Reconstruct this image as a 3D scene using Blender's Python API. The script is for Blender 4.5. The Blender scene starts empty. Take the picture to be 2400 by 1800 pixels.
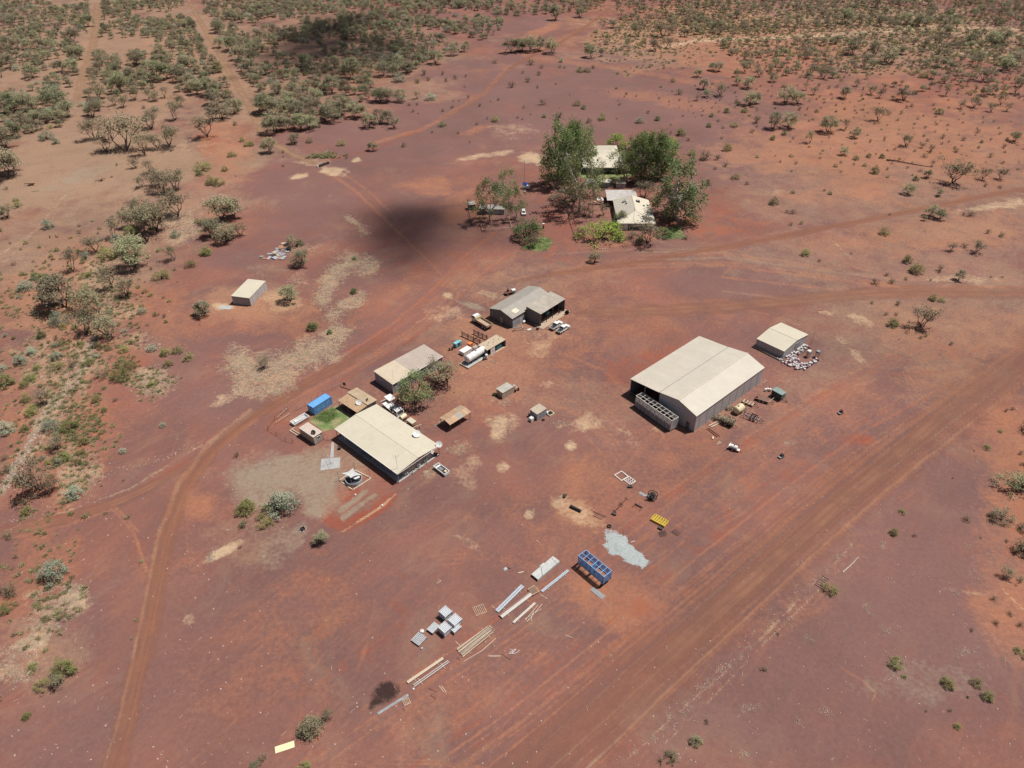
import bpy, math, random
import numpy as np
from math import radians as rad, pi, sin, cos

S = bpy.context.scene
COL = S.collection
# ------------------------------------------------------------ camera, sky, sun
F, TH, RO, H = 1664.0, rad(37.0), rad(0.5), 118.0
cam = bpy.data.cameras.new("camera")
cam.sensor_width = 36.0
cam.lens = 36.0 * F / 2400.0
cam.clip_start = 1.0
cam.clip_end = 20000.0
co = bpy.data.objects.new("camera", cam)
COL.objects.link(co)
co.location = (0, 0, H)
from mathutils import Matrix, Vector
co.rotation_euler = (Matrix.Rotation(rad(90) - TH, 3, 'X') @ Matrix.Rotation(-RO, 3, 'Z')).to_euler()
S.camera = co

SUN_EL = rad(66.0)
SUN_AZ = math.atan2(0.96, 0.27)          # clockwise from +Y
SUNV = Vector((sin(SUN_AZ) * cos(SUN_EL), cos(SUN_AZ) * cos(SUN_EL), sin(SUN_EL)))
w = bpy.data.worlds.new("World")
S.world = w
w.use_nodes = True
nt = w.node_tree
bg = nt.nodes["Background"]
sky = nt.nodes.new("ShaderNodeTexSky")
sky.sky_type = 'NISHITA'
sky.sun_disc = False
sky.sun_elevation = SUN_EL
sky.sun_rotation = SUN_AZ
sky.dust_density = 2.0
nt.links.new(sky.outputs[0], bg.inputs[0])
bg.inputs[1].default_value = 0.05
sl = bpy.data.lights.new("sun", 'SUN')
sl.energy = 4.9
sl.angle = rad(0.53)
sl.color = (1.0, 0.955, 0.90)
so = bpy.data.objects.new("sun", sl)
COL.objects.link(so)
so.rotation_euler = SUNV.to_track_quat('Z', 'Y').to_euler()
so.location = (100, 100, 300)
S.view_settings.view_transform = 'Standard'
S.view_settings.look = 'None'
S.view_settings.exposure = 0.08
S.view_settings.gamma = 1.0
S.view_settings.use_curve_mapping = False
S.cycles.max_bounces = 5
S.cycles.diffuse_bounces = 2
S.cycles.glossy_bounces = 2
S.cycles.transmission_bounces = 2
S.cycles.transparent_max_bounces = 6
S.cycles.use_adaptive_sampling = True
S.cycles.adaptive_threshold = 0.02
S.cycles.sample_clamp_indirect = 4.0

# ------------------------------------------------------------ survey helpers
# positions were measured on the photograph (2400 x 1800) and cast to the ground
def _ray(px, py):
    x = (px - 1200) / F
    y = -(py - 900) / F
    c, s = cos(RO), sin(RO)
    x, y = c * x - s * y, s * x + c * y
    return (x, cos(TH) + y * sin(TH), -sin(TH) + y * cos(TH))

def at(px, py, z=0.0):
    d = _ray(px, py)
    t = (H - z) / -d[2]
    return Vector((d[0] * t, d[1] * t, z))

def proj(x, y, z=0.0):
    z = z - H
    Y = y * sin(TH) + z * cos(TH)
    Z = y * cos(TH) - z * sin(TH)
    Z = np.where(Z < 1e-3, 1e-3, Z) if isinstance(Z, np.ndarray) else Z
    X, Y = x / Z, Y / Z
    c, s = cos(RO), sin(RO)
    X, Y = c * X + s * Y, -s * X + c * Y
    return 1200 + F * X, 900 - F * Y

CR = {1: (600, 760, .2411), 2: (840, 620, .2532), 3: (1400, 700, .2712), 4: (1060, 260, .2893),
      5: (1200, 1060, .217), 6: (820, 1260, .2532), 7: (480, 480, .2893), 8: (500, 1080, .1899),
      10: (0, 0, .2712), 11: (600, 0, .2712), 12: (1200, 0, .2712), 13: (1800, 0, .2712),
      14: (0, 450, .2712), 15: (1800, 450, .2712), 16: (0, 900, .2712), 17: (0, 1350, .2712),
      18: (600, 1350, .2712), 19: (1200, 1350, .2712), 20: (1800, 900, .2712), 21: (1800, 1350, .2712)}

def px(c, x, y):
    a = CR[c]
    return a[0] + a[2] * x, a[1] + a[2] * y

def P(c, x, y, z=0.0):
    return at(*px(c, x, y), z)

def pxm(v):
    """photo pixels per metre (vertical) for an upright thing standing at photo row v"""
    ph = TH - math.atan((900 - v) / F)
    z = H / sin(ph) * cos(math.atan((900 - v) / F))
    return F / z * cos(ph)

def rect(c, pts, z):
    W, N, E, So = [P(c, *p, z) for p in pts]
    u = ((N - W) + (E - So)) / 2
    v = ((So - W) + (E - N)) / 2
    a1 = math.atan2(u.y, u.x)
    a2 = math.atan2(v.y, v.x) + pi / 2
    ct = (W + N + E + So) / 4
    return ct.x, ct.y, u.length, v.length, (a1 + a2) / 2

# ------------------------------------------------------------ materials
MATS = {}
def _n(nt, t, **kw):
    n = nt.nodes.new(t)
    for k_, v_ in kw.items():
        setattr(n, k_, v_)
    return n

def _mix(nt, a, b, fac, blend='MIX'):
    m = _n(nt, 'ShaderNodeMix', data_type='RGBA', blend_type=blend)
    for sock, val in ((m.inputs[0], fac), (m.inputs[6], a), (m.inputs[7], b)):
        if isinstance(val, (int, float)):
            sock.default_value = val
        elif isinstance(val, tuple):
            sock.default_value = (*val[:3], 1)
        else:
            nt.links.new(val, sock)
    return m.outputs[2]

def _ramp(nt, val, lo, hi, a=0.0, b=1.0):
    m = _n(nt, 'ShaderNodeMapRange')
    nt.links.new(val, m.inputs[0])
    m.inputs[1].default_value, m.inputs[2].default_value = lo, hi
    m.inputs[3].default_value, m.inputs[4].default_value = a, b
    return m.outputs[0]

def _noise(nt, vec, scale, detail=4.0, rough=0.6, dist=0.0):
    n = _n(nt, 'ShaderNodeTexNoise')
    if vec is not None:
        nt.links.new(vec, n.inputs['Vector'])
    n.inputs['Scale'].default_value = scale
    n.inputs['Detail'].default_value = detail
    n.inputs['Roughness'].default_value = rough
    n.inputs['Distortion'].default_value = dist
    return n.outputs[0]

DUST = (.30, .125, .085)
def mat(name, col, rough=.6, metal=0.0, dust=.18, var=.18, scale=1.2, rib=None, dustcol=DUST, sheet=None):
    """painted / weathered surface: tone mottling, drifts of red dust, optional ribbed relief along an axis"""
    if name in MATS:
        return MATS[name]
    m = bpy.data.materials.new(name)
    m.use_nodes = True
    t = m.node_tree
    p = t.nodes["Principled BSDF"]
    tc = _n(t, 'ShaderNodeTexCoord').outputs['Object']
    oi = _n(t, 'ShaderNodeObjectInfo').outputs['Random']
    n1 = _noise(t, tc, scale, 5, .65)
    n2 = _noise(t, tc, scale * 3.7, 3, .6)
    dark = tuple(c * (1 - var * 1.6) for c in col)
    lite = tuple(min(.9, c * (1 + var * .7)) for c in col)
    c0 = _mix(t, dark, lite, _ramp(t, n1, .3, .7))
    c1 = _mix(t, c0, dustcol, _ramp(t, n2, .45, .8, 0, dust))
    if sheet:             # lapped roofing sheets: each run of iron a little different, red dust drawn out down the fall
        mp = _n(t, 'ShaderNodeMapping')
        mp.inputs['Scale'].default_value = (1.25, .05, .05) if sheet == 'X' else (.05, 1.25, .05)
        t.links.new(tc, mp.inputs['Vector'])
        ns = _noise(t, mp.outputs[0], 1.0, 2, .7)
        nb = _noise(t, tc, .35, 4, .6)
        m4 = _n(t, 'ShaderNodeMath', operation='MULTIPLY')
        t.links.new(_ramp(t, ns, .5, .72, 0, 1), m4.inputs[0]); t.links.new(_ramp(t, nb, .4, .65, 0, .34), m4.inputs[1])
        c1 = _mix(t, c1, tuple(v * .88 for v in col), _ramp(t, ns, .35, .6, .55, 0))
        c1 = _mix(t, c1, tuple(.5 * v + .5 * d for v, d in zip(col, (.36, .22, .15))), m4.outputs[0])
    hv = _n(t, 'ShaderNodeHueSaturation')
    t.links.new(c1, hv.inputs['Color'])
    t.links.new(_ramp(t, oi, 0, 1, 1 - var * .5, 1 + var * .5), hv.inputs['Value'])
    t.links.new(hv.outputs[0], p.inputs['Base Color'])
    p.inputs['Roughness'].default_value = rough
    p.inputs['Metallic'].default_value = metal
    p.inputs['Specular IOR Level'].default_value = .3
    bmp = _n(t, 'ShaderNodeBump')
    bmp.inputs['Strength'].default_value = .25
    bmp.inputs['Distance'].default_value = .03
    if rib is not None:
        wv = _n(t, 'ShaderNodeTexWave', bands_direction=rib[0])
        t.links.new(tc, wv.inputs['Vector'])
        wv.inputs['Scale'].default_value = rib[1]
        t.links.new(wv.outputs['Fac'], bmp.inputs['Height'])
        bmp.inputs['Strength'].default_value = .5
    else:
        t.links.new(n2, bmp.inputs['Height'])
    t.links.new(bmp.outputs[0], p.inputs['Normal'])
    MATS[name] = m
    return m

def leafmat(name, col, hue=.03, tr=.22):
    m = bpy.data.materials.new(name)
    m.use_nodes = True
    t = m.node_tree
    p = t.nodes["Principled BSDF"]
    out = t.nodes["Material Output"]
    tc = _n(t, 'ShaderNodeTexCoord').outputs['Object']
    oi = _n(t, 'ShaderNodeObjectInfo').outputs['Random']
    n1 = _noise(t, tc, 7.0, 3, .6)
    c0 = _mix(t, tuple(c * .72 for c in col), tuple(c * 1.30 for c in col), _ramp(t, n1, .3, .7))
    hv = _n(t, 'ShaderNodeHueSaturation')
    t.links.new(c0, hv.inputs['Color'])
    t.links.new(_ramp(t, oi, 0, 1, .5 - hue, .5 + hue), hv.inputs['Hue'])
    m2 = _n(t, 'ShaderNodeMath', operation='FRACT')
    m3 = _n(t, 'ShaderNodeMath', operation='MULTIPLY')
    t.links.new(oi, m3.inputs[0]); m3.inputs[1].default_value = 7.31
    t.links.new(m3.outputs[0], m2.inputs[0])
    t.links.new(_ramp(t, m2.outputs[0], 0, 1, .72, 1.32), hv.inputs['Value'])
    t.links.new(hv.outputs[0], p.inputs['Base Color'])
    p.inputs['Roughness'].default_value = .65
    p.inputs['Specular IOR Level'].default_value = .25
    tb = _n(t, 'ShaderNodeBsdfTranslucent')
    t.links.new(hv.outputs[0], tb.inputs['Color'])
    ms = _n(t, 'ShaderNodeMixShader')
    ms.inputs[0].default_value = tr
    t.links.new(p.outputs[0], ms.inputs[1])
    t.links.new(tb.outputs[0], ms.inputs[2])
    t.links.new(ms.outputs[0], out.inputs[0])
    MATS[name] = m
    return m

def glass(name='window_glass', col=(.03, .035, .04)):
    if name in MATS:
        return MATS[name]
    m = mat(name, col, rough=.12, dust=.05, var=.1)
    m.node_tree.nodes["Principled BSDF"].inputs['Specular IOR Level'].default_value = .6
    return m

CREAM = mat('cream_roof_steel', (.545, .495, .388), .45, dust=.13, var=.05, scale=.25, sheet='Y')
PALE = mat('pale_grey_roof_steel', (.52, .478, .395), .45, dust=.10, var=.06, scale=.25, sheet='X')
ZINC = mat('weathered_zinc_roof', (.335, .31, .268), .5, dust=.18, var=.12, scale=.4, sheet='X')
PINKROOF = mat('pinkish_old_roof', (.44, .375, .315), .55, dust=.22, var=.1, scale=.4, sheet='X')
RUSTROOF = mat('rusting_tan_roof', (.43, .29, .18), .6, dust=.40, var=.14, scale=.7, dustcol=(.38, .19, .10))
GREYROOF = mat('grey_green_roof', (.40, .385, .33), .55, dust=.12, var=.12, scale=.6)
SHEETGREY = mat('grey_wall_sheet', (.30, .29, .30), .55, dust=.15, var=.10, scale=.5, rib=('X', 3.0))
SHEETPALE = mat('pale_wall_sheet', (.42, .405, .40), .5, dust=.15, var=.07, scale=.5)
SHEETBLUE = mat('bluish_grey_wall_sheet', (.30, .315, .345), .55, dust=.18, var=.12, scale=.8)
SHEETTAN = mat('tan_wall_panel', (.42, .345, .26), .6, dust=.2, var=.1, scale=.8)
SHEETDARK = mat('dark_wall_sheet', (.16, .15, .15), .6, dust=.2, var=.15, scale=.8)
WHITE = mat('white_paint', (.72, .71, .68), .4, dust=.15, var=.06)
CREAMP = mat('cream_paint', (.66, .56, .36), .45, dust=.15, var=.08)
TANP = mat('tan_paint', (.48, .37, .24), .55, dust=.2, var=.12)
BLACK = mat('black_rubber', (.022, .022, .022), .8, dust=.08, var=.2)
DARK = mat('dark_steel', (.05, .045, .045), .6, dust=.2, var=.3)
RUST = mat('rusty_steel', (.17, .075, .05), .75, dust=.3, var=.3)
STEEL = mat('galvanised_steel', (.46, .48, .51), .42, metal=.25, dust=.12, var=.14, scale=2)
STEELD = mat('dull_grey_steel', (.26, .27, .28), .55, dust=.2, var=.2, scale=2)
BLUE = mat('blue_container_paint', (.14, .37, .68), .5, dust=.15, var=.10)
BLUED = mat('deep_blue_paint', (.085, .20, .42), .5, dust=.10, var=.14)
BLUEL = mat('light_blue_paint', (.20, .38, .62), .5, dust=.08, var=.12)
TEAL = mat('teal_paint', (.07, .36, .42), .45, dust=.1, var=.1)
GREEN = mat('dark_green_paint', (.05, .12, .10), .5, dust=.15, var=.2)
GREENP = mat('grey_green_paint', (.20, .27, .25), .5, dust=.15, var=.15)
ORANGE = mat('orange_paint', (.62, .20, .06), .55, dust=.2, var=.12)
YELLOW = mat('yellow_paint', (.66, .47, .06), .5, dust=.12, var=.10)
WOOD = mat('weathered_timber', (.40, .29, .205), .8, dust=.2, var=.2, scale=3)
WOODP = mat('pale_timber', (.56, .46, .35), .8, dust=.15, var=.15, scale=3)
CONC = mat('concrete', (.40, .40, .39), .85, dust=.2, var=.12, scale=1.0)
CONCT = mat('tan_concrete', (.44, .33, .24), .85, dust=.3, var=.15, scale=1.0)
PURPLE = mat('faded_purple_plastic', (.26, .11, .16), .5, dust=.15, var=.2)
TARP = mat('grey_tarpaulin', (.50, .51, .49), .6, dust=.12, var=.12, scale=1.5)
PVC = mat('white_plastic', (.70, .69, .66), .4, dust=.12, var=.1)
BARK = mat('grey_brown_bark', (.115, .085, .068), .9, dust=.2, var=.3, scale=6)
BARKW = mat('white_gum_bark', (.50, .46, .40), .8, dust=.1, var=.2, scale=4)
DEAD = mat('dead_twigs', (.17, .115, .09), .9, dust=.2, var=.3, scale=6)

# ------------------------------------------------------------ mesh builder
class MB:
    def __init__(s):
        s.v, s.f = [], []
    def add(s, vs, fs):
        o = len(s.v)
        s.v += [tuple(map(float, q)) for q in vs]
        s.f += [tuple(i + o for i in q) for q in fs]
        return s
    def hexa(s, b, t):
        return s.add(list(b) + list(t), [(3, 2, 1, 0), (4, 5, 6, 7), (0, 1, 5, 4), (1, 2, 6, 5), (2, 3, 7, 6), (3, 0, 4, 7)])
    def box(s, cx, cy, cz, sx, sy, sz, rz=0.0, tp=1.0):
        c, n = cos(rz), sin(rz)
        def q(x, y, z):
            return (cx + c * x - n * y, cy + n * x + c * y, cz + z)
        a, b, h = sx / 2, sy / 2, sz / 2
        return s.hexa([q(-a, -b, -h), q(a, -b, -h), q(a, b, -h), q(-a, b, -h)],
                      [q(-a * tp, -b * tp, h), q(a * tp, -b * tp, h), q(a * tp, b * tp, h), q(-a * tp, b * tp, h)])
    def fr(s, x0, x1, y, z0, X0, X1, Y, z1):
        return s.hexa([(x0, -y, z0), (x1, -y, z0), (x1, y, z0), (x0, y, z0)], [(X0, -Y, z1), (X1, -Y, z1), (X1, Y, z1), (X0, Y, z1)])
    def beam(s, p, q, wd, ht=None):
        p, q = Vector(p), Vector(q)
        ht = wd if ht is None else ht
        d = (q - p)
        if d.length < 1e-6:
            return s
        d.normalize()
        up = Vector((0, 0, 1)) if abs(d.z) < .95 else Vector((0, 1, 0))
        r = d.cross(up).normalized()
        u = r.cross(d).normalized()
        r, u = r * wd / 2, u * ht / 2
        return s.hexa([p - r - u, p + r - u, q + r - u, q - r - u], [p - r + u, p + r + u, q + r + u, q - r + u])
    def tube(s, p, q, r, n=6, r2=None):
        p, q = Vector(p), Vector(q)
        r2 = r if r2 is None else r2
        d = (q - p)
        if d.length < 1e-6:
            return s
        d.normalize()
        up = Vector((0, 0, 1)) if abs(d.z) < .95 else Vector((0, 1, 0))
        a = d.cross(up).normalized()
        b = a.cross(d).normalized()
        vs = []
        for k in range(n):
            t = 2 * pi * k / n
            vs.append(p + a * r * cos(t) + b * r * sin(t))
        for k in range(n):
            t = 2 * pi * k / n
            vs.append(q + a * r2 * cos(t) + b * r2 * sin(t))
        fs = [(k, (k + 1) % n, n + (k + 1) % n, n + k) for k in range(n)]
        fs += [tuple(range(n))[::-1], tuple(range(n, 2 * n))]
        return s.add(vs, fs)
    def path(s, pts, r, n=5, r2=None):
        r2 = r if r2 is None else r2
        m = len(pts) - 1
        for k in range(m):
            s.tube(pts[k], pts[k + 1], r + (r2 - r) * k / m, n, r + (r2 - r) * (k + 1) / m)
        return s
    def lathe(s, prof, n=16, c=(0, 0, 0), axis='z'):
        vs = []
        for r, z in prof:
            for k in range(n):
                t = 2 * pi * k / n
                q = (r * cos(t), r * sin(t), z)
                if axis == 'x':
                    q = (q[2], q[0], q[1])
                elif axis == 'y':
                    q = (q[0], q[2], q[1])
                vs.append((q[0] + c[0], q[1] + c[1], q[2] + c[2]))
        m = len(prof)
        fs = [(i * n + k, i * n + (k + 1) % n, (i + 1) * n + (k + 1) % n, (i + 1) * n + k) for i in range(m - 1) for k in range(n)]
        fs += [tuple(range(n))[::-1], tuple(range((m - 1) * n, m * n))]
        return s.add(vs, fs)
    def slab(s, a, b, c, d, t):
        dn = Vector((0, 0, -t))
        a, b, c, d = map(Vector, (a, b, c, d))
        return s.hexa([a + dn, b + dn, c + dn, d + dn], [a, b, c, d])
    def extr(s, prof, a0, a1, axis='x'):
        """profile of (across, z) pulled along an axis"""
        n = len(prof)
        if axis == 'x':
            vs = [(a0, y, z) for y, z in prof] + [(a1, y, z) for y, z in prof]
        else:
            vs = [(x, a0, z) for x, z in prof] + [(x, a1, z) for x, z in prof]
        return s.add(vs, [tuple(range(n))[::-1], tuple(range(n, 2 * n))] + [(k, (k + 1) % n, n + (k + 1) % n, n + k) for k in range(n)])
    def mesh(s, name, m):
        me = bpy.data.meshes.new(name)
        me.from_pydata(s.v, [], s.f)
        for q in (m if isinstance(m, (list, tuple)) else [m]):
            me.materials.append(q)
        import bmesh
        bm = bmesh.new()
        bm.from_mesh(me)
        bmesh.ops.recalc_face_normals(bm, faces=bm.faces)
        bm.to_mesh(me)
        bm.free()
        return me
    def to(s, name, m, parent=None, loc=None, rz=0.0):
        o = bpy.data.objects.new(name, s.mesh(name, m))
        COL.objects.link(o)
        if parent is not None:
            o.parent = parent
        if loc is not None:
            o.location = loc
        if rz:
            o.rotation_euler = (0, 0, rz)
        return o

def tag(o, label, cat, group=None):
    o['label'] = label
    o['category'] = cat
    if group:
        o['group'] = group
    return o

def thing(name, label, cat, x, y, rz=0.0, group=None, z=0.0):
    o = bpy.data.objects.new(name, None)
    o.empty_display_size = .3
    COL.objects.link(o)
    o.location = (x, y, z)
    o.rotation_euler = (0, 0, rz)
    return tag(o, label, cat, group)

def single(mb, name, m, label, cat, x, y, rz=0.0, group=None, z=0.0):
    return tag(mb.to(name, m, None, (x, y, z), rz), label, cat, group)

def inst(name, me, parent=None, loc=(0, 0, 0), rz=0.0):
    o = bpy.data.objects.new(name, me)
    COL.objects.link(o)
    if parent is not None:
        o.parent = parent
    o.location = loc
    o.rotation_euler = (0, 0, rz)
    return o

def dup(root, x, y, rz, label, z=0.0, group=None):
    r = root.copy()
    COL.objects.link(r)
    r.location = (x, y, z)
    r.rotation_euler = (0, 0, rz)
    r['label'] = label
    if group:
        r['group'] = group
    for ch in list(root.children):
        c = ch.copy(); COL.objects.link(c); c.parent = r
        for g in ch.children:
            d = g.copy(); COL.objects.link(d); d.parent = c
    return r

# ------------------------------------------------------------ ground sheet
def lin(c):
    return tuple(((v / 255 + .055) / 1.055) ** 2.4 if v > 10 else v / 255 / 12.92 for v in c)
def soil(r, g, b):
    return tuple(v / 1.52 for v in lin((r, g, b)))
SO = dict(base=soil(159, 109, 95), orange=soil(190, 130, 98), purple=soil(139, 106, 101), tan=soil(177, 147, 121),
          pale=soil(216, 187, 152), red=soil(166, 91, 69), grey=soil(166, 151, 130), black=soil(60, 47, 45), straw=soil(198, 168, 136))

ang_f = np.radians(np.linspace(-54, 54, 720))
ang_b = np.radians(np.linspace(54, 306, 64)[1:-1])
angs = np.concatenate([ang_f, ang_b])
rad_ = np.concatenate([np.linspace(4, 44, 8)[:-1], 44 * np.exp(np.linspace(0, math.log(1100 / 44), 820)), [1400, 1900, 2700, 4000, 6500]])
AA, RR = np.meshgrid(angs, rad_)
GX, GY = (RR * np.sin(AA)).ravel(), (RR * np.cos(AA)).ravel()
na, nr = len(angs), len(rad_)
U, V = proj(GX, GY)
front = (GY > 20) & (np.abs(U - 1200) < 1700) & (V > -320) & (V < 2100)
U = np.where(front, U, -9999.); V = np.where(front, V, -9999.)
M = np.zeros((8, GX.size), np.float32)
CH = dict(orange=0, purple=1, tan=2, pale=3, red=4, grey=5, black=6, straw=7)

def vnoise(wl, seed):
    rs = np.random.RandomState(seed)
    T = rs.uniform(-1, 1, (256, 256)).astype(np.float32)
    a, c = GX / wl + 1000, GY / wl + 1000
    i, j = np.floor(a).astype(int), np.floor(c).astype(int)
    fa, fc = a - i, c - j
    fa, fc = fa * fa * (3 - 2 * fa), fc * fc * (3 - 2 * fc)
    g = lambda p, q: T[p % 256, q % 256]
    return (g(i, j) * (1 - fa) + g(i + 1, j) * fa) * (1 - fc) + (g(i, j + 1) * (1 - fa) + g(i + 1, j + 1) * fa) * fc
# wandering of patch outlines, coarse and fine
W1 = vnoise(26, 1) * .5 + vnoise(11, 2) * .35 + vnoise(4.5, 3) * .25 + vnoise(1.8, 13) * .15
W2 = vnoise(26, 4) * .5 + vnoise(11, 5) * .35 + vnoise(4.5, 6) * .25 + vnoise(1.8, 14) * .15
W3 = vnoise(3.2, 7) * .6 + vnoise(1.2, 8) * .5
W4 = vnoise(3.2, 9) * .6 + vnoise(1.2, 10) * .5

def E(ch, x, y, rx, ry, rot=0, st=1.0):
    R = 2.1 * max(rx, ry)
    ix = np.nonzero((np.abs(U - x) < R) & (np.abs(V - y) < R))[0]
    c, s = cos(rad(rot)), sin(rad(rot))
    dx, dy = U[ix] - x, V[ix] - y
    big = min(1.0, max(rx, ry) / 60)
    wx = W1[ix] * big + W3[ix] * (1 - big)
    wy = W2[ix] * big + W4[ix] * (1 - big)
    d = np.hypot((c * dx + s * dy) / rx + wx * .75, (-s * dx + c * dy) / ry + wy * .75)
    f = np.clip((1.45 - d) / 1.0, 0, 1)
    f = f * f * (3 - 2 * f) * st
    M[CH[ch], ix] = np.maximum(M[CH[ch], ix], f)

def L(ch, wd, pts, st=1.0, soft=.8):
    pts = [np.array(p, float) for p in pts]
    for a, b in zip(pts[:-1], pts[1:]):
        R = wd * 1.6 + 2
        ix = np.nonzero((U > min(a[0], b[0]) - R) & (U < max(a[0], b[0]) + R) & (V > min(a[1], b[1]) - R) & (V < max(a[1], b[1]) + R))[0]
        d = b - a
        q = np.stack([U[ix] - a[0], V[ix] - a[1]])
        q = q + np.stack([W3[ix], W4[ix]]) * wd * .28
        t = np.clip((q[0] * d[0] + q[1] * d[1]) / max(1e-6, d @ d), 0, 1)
        ds = np.hypot(q[0] - t * d[0], q[1] - t * d[1]) / (wd / 2)
        f = np.clip((1 + soft - ds) / (2 * soft), 0, 1)
        f = f * f * (3 - 2 * f) * st
        M[CH[ch], ix] = np.maximum(M[CH[ch], ix], f)

def Lc(ch, wd, c, pts, st=1.0, soft=.8):
    L(ch, wd, [px(c, *p) for p in pts], st, soft)

for a in [(1300, 225, 330, 95, 0, 1), (1600, 260, 220, 70, 8, .95), (1010, 265, 130, 45, 0, .8), (930, 330, 260, 55, 0, .8),
          (1350, 330, 240, 60, 0, .5), (1760, 370, 170, 110, 20, .85), (700, 470, 190, 80, 0, .75), (830, 425, 220, 60, 0, .55),
          (1750, 640, 200, 50, 0, .9), (2080, 530, 190, 40, 0, .5), (1500, 615, 220, 36, 0, .5), (2120, 1520, 360, 290, 0, .85),
          (2130, 1250, 230, 120, -35, .75), (1900, 1720, 330, 120, 0, .6), (170, 1450, 150, 90, 0, .4), (420, 1500, 150, 260, 10, .5),
          (250, 1130, 150, 50, -15, .45), (400, 830, 80, 110, 30, .6), (520, 950, 140, 60, 0, .55), (1950, 870, 180, 90, 0, .55),
          (2120, 960, 200, 110, -30, .5), (1320, 980, 170, 110, 0, .35), (1000, 1250, 260, 110, 0, .25), (650, 360, 110, 36, 0, .7),
          (570, 590, 70, 24, 0, .8), (1250, 60, 120, 26, 0, .8), (120, 1700, 260, 90, -20, .5), (1100, 540, 300, 90, 0, .35),
          (1900, 1300, 250, 40, -40, .6), (2260, 640, 180, 40, 0, .4), (840, 640, 140, 60, -40, .4), (1200, 560, 160, 60, 0, .3),
          (1750, 800, 300, 60, 10, .3), (90, 1130, 120, 30, 0, .4), (1480, 1000, 260, 40, 0, .25)]:
    E('purple', *a)
for a in [(2110, 330, 380, 140, 0, .75), (1720, 110, 330, 80, 8, .7), (2200, 570, 260, 60, 0, .55), (2370, 1090, 110, 190, 0, .85),
          (2400, 1400, 130, 240, 0, .85), (140, 760, 210, 220, 0, .65), (80, 1000, 150, 150, 0, .75), (60, 1300, 90, 190, 0, .55),
          (330, 690, 150, 100, 0, .6), (600, 720, 150, 60, 0, .7), (450, 1170, 60, 36, 0, .9), (1000, 432, 70, 20, 0, .8),
          (1300, 900, 120, 50, 0, .35), (1370, 1120, 110, 70, 0, .65), (1352, 1212, 95, 36, 34, .95), (1440, 1410, 150, 60, 15, .85), (1290, 72, 50, 12, -20, .9),
          (1560, 1090, 70, 30, 0, .4), (1940, 960, 120, 40, -20, .5), (830, 1060, 110, 50, 0, .5), (700, 960, 90, 30, -30, .5),
          (1680, 880, 80, 30, -20, .3), (1250, 620, 200, 30, 0, .35), (1100, 470, 60, 50, 0, .6), (400, 1320, 120, 40, 0, .3),
          (1560, 240, 200, 16, 12, .6), (1500, 560, 300, 26, -6, .5), (540, 320, 70, 60, 60, .75), (560, 480, 90, 40, 0, .4),
          (2150, 790, 130, 70, 0, .45), (2250, 860, 160, 60, -30, .5), (1130, 650, 110, 36, -25, .35), (880, 700, 180, 40, -30, .35),
          (1880, 1400, 180, 60, -35, .3), (620, 1560, 260, 50, -30, .3), (1560, 1560, 300, 40, -38, .35), (960, 1700, 320, 60, -30, .3),
          (1130, 300, 46, 9, -18, .8), (860, 180, 80, 30, 0, .5), (420, 150, 260, 110, 0, .3)]:
    E('orange', *a)
for a in [(2150, 420, 420, 170, 0, .5), (2150, 760, 330, 120, 0, .55), (2250, 600, 330, 160, 0, .42), (1950, 880, 260, 80, -20, .4), (2000, 620, 330, 60, 0, .4), (1180, 830, 260, 110, -20, .4), (1230, 660, 230, 50, 0, .4), (2250, 900, 200, 80, -35, .4), (1500, 950, 260, 60, 0, .35)]:
    E('tan', *a)
for a in [(1250, 800, 330, 140, -15, .5), (1150, 900, 240, 90, -20, .45), (1450, 1160, 330, 140, -30, .35), (1760, 1050, 260, 90, -20, .35), (700, 1450, 330, 160, -20, .25)]:
    E('orange', *a)
for a in [(300, 150, 480, 270, 0, .85), (250, 340, 330, 80, 0, 1), (110, 430, 260, 70, 0, 1), (330, 500, 220, 60, -10, .7),
          (60, 570, 140, 90, 0, .8), (1760, 60, 380, 70, 0, .55), (2120, 120, 320, 70, 0, .6), (780, 120, 330, 110, 0, .6),
          (1520, 120, 160, 50, 0, .6), (590, 700, 120, 50, 0, .7), (2060, 800, 150, 40, 20, .4), (2260, 560, 140, 26, 0, .7),
          (2330, 680, 130, 24, 0, .6), (560, 1250, 110, 60, 0, .4), (1180, 780, 120, 60, 0, .4), (2150, 300, 260, 40, 0, .4),
          (1330, 640, 140, 20, 0, .3), (60, 860, 130, 120, 0, .4), (90, 1500, 110, 90, 0, .6), (250, 600, 240, 60, -20, .7), (120, 720, 180, 110, -30, .6), (380, 420, 160, 90, -20, .5)]:
    E('tan', *a)
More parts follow.
